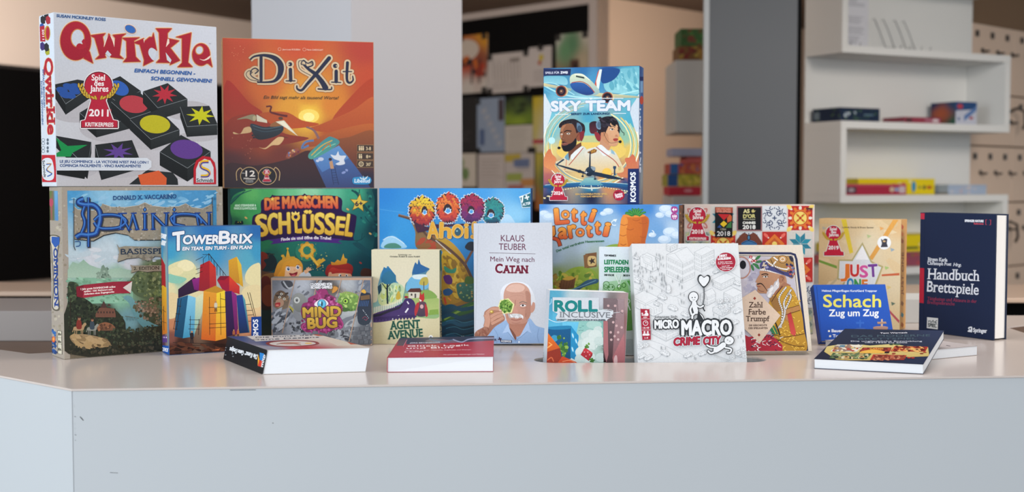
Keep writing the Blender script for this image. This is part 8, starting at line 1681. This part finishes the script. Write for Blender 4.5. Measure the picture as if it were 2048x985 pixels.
# pale book under the dark one
B = [(0.661, 2.101, 1.0004), (0.8191, 2.1874, 1.0004), (0.728, 2.3535, 1.0004), (0.5705, 2.2675, 1.0004)]
o, t, b = flat_book((0.661, 2.101, 1.0004), B, [(x, y, 1.0168) for x, y, z in B], '#b9b3b0', 'pale grey softcover lying flat beneath the dark book at the right')
a = print_on(o, (t[3], t[2], t[1], t[0]), lift=2e-4); a.fr(*FMO)
a.cover('#b8b0b0'); a.l([1690, 250, 1800, 258], 4, '#4c4850'); a.l([1640, 310, 1690, 320], 6, '#4c4850'); a.l([1700, 275, 1760, 280], 2, '#8c8890'); a.l([50, 310, 180, 330], 3, '#8c8890')
a.build('cover_print', o, 'matte_print')
# dark blue softcover on top, its far half propped on the pale one
B = [(0.4932, 2.0282, 1.0004), (0.6509, 1.9658, 1.0004), (0.752, 2.166, 1.0310), (0.592, 2.212, 1.0290)]
Tq = [(0.4925, 2.0270, 1.0163), (0.6505, 1.9655, 1.0163), (0.7523, 2.167, 1.0460), (0.5919, 2.2128, 1.0440)]
o, t, b = flat_book((0.4932, 2.0282, 1.0004), B, Tq, '#1c2438', 'dark navy softcover with painted game scenes, propped on the pale book')
a = print_on(o, (t[3], t[2], t[1], t[0]), lift=2e-4); a.fr(*FMO)
a.f([(420, 150, '#242c40'), (1610, 140, '#2a3450'), (900, 200, '#222a3c'), (100, 470, '#1a2034'), (1350, 530, '#202a44'), (700, 400, '#1c2438')], 8, 8)
a.t('Tom Werneck', 828, 168, 1155, 162, 13, '#c8c8d0', 1.8); a.t('DAS MODERNE', 490, 210, 1440, 200, 24, '#405460', .8); a.t('BRETTSPIEL', 565, 242, 1275, 236, 21, '#405460', .8); a.t('Die unglaubliche Entwicklung', 482, 264, 1340, 264, 13, '#b8bcc8', .8); a.t('von 1950 bis 2000', 640, 280, 1155, 282, 12, '#b8bcc8', .8)
a.p([205, 322, 330, 300, 620, 300, 700, 310, 980, 290, 1050, 300, 1150, 318, 1420, 330, 1440, 440, 1180, 450, 960, 430, 700, 490, 400, 490, 300, 480, 170, 385], '#c8b878', '#b8a05c')
def pic(q, fr_, cols, seed):
    P_ = pairs(q); a.p(q, fr_); c = (sum(p[0] for p in P_) / 4, sum(p[1] for p in P_) / 4)
    q2 = [(c[0] + (x - c[0]) * .9, c[1] + (y - c[1]) * .84) for x, y in P_]; a.p(q2, cols[0]); a.sc(q2, 60, 12, cols, seed, asp=2.4, ang=0)
pic([325, 298, 620, 302, 545, 385, 240, 382], '#c8c8c0', ['#8c7468', '#a83c34', '#c8b078', '#5c7c8c', '#d8d0c0'], 3); pic([620, 335, 965, 332, 930, 405, 560, 402], '#6c2420', ['#8c3428', '#6c2420', '#a04030'], 4); a.sm([590, 400, 640, 372, 760, 360, 860, 378, 900, 402], '#d8a848'); a.t('CATAN', 700, 358, 860, 356, 14, '#d8a03c', 2.4); a.p([880, 385, 935, 385, 925, 405, 875, 405], '#201c20')
pic([1000, 320, 1420, 326, 1385, 385, 950, 382], '#a83028', ['#8c2c24', '#c87840', '#d8a860', '#5c2018'], 5); pic([270, 400, 720, 410, 660, 475, 220, 470], '#3c5438', ['#5c6c4c', '#c8c0a0', '#8c9c6c', '#2c3c2c', '#a88c5c'], 6); pic([740, 420, 1150, 430, 1120, 488, 700, 488], '#a83028', ['#8c3c2c', '#a85c44', '#6c2c24', '#b87c5c'], 7)
for x, y in ((300, 345), (1160, 355), (1280, 360), (420, 450), (600, 450)): a.e(x, y, 36, 12, '#c8a068'); a.e(x, y, 18, 7, '#5c2c20')
for x, y, c in ((960, 300, '#2c4434'), (1010, 295, '#2c4434'), (990, 408, '#8c3028'), (1040, 300, '#4c6c50'), (1380, 395, '#a04030'), (1340, 410, '#7c2c20'), (1180, 462, '#a83028'), (1230, 464, '#a83028')): a.e(x, y, 24, 7, c)
a.build('cover_print', o, 'matte_print')
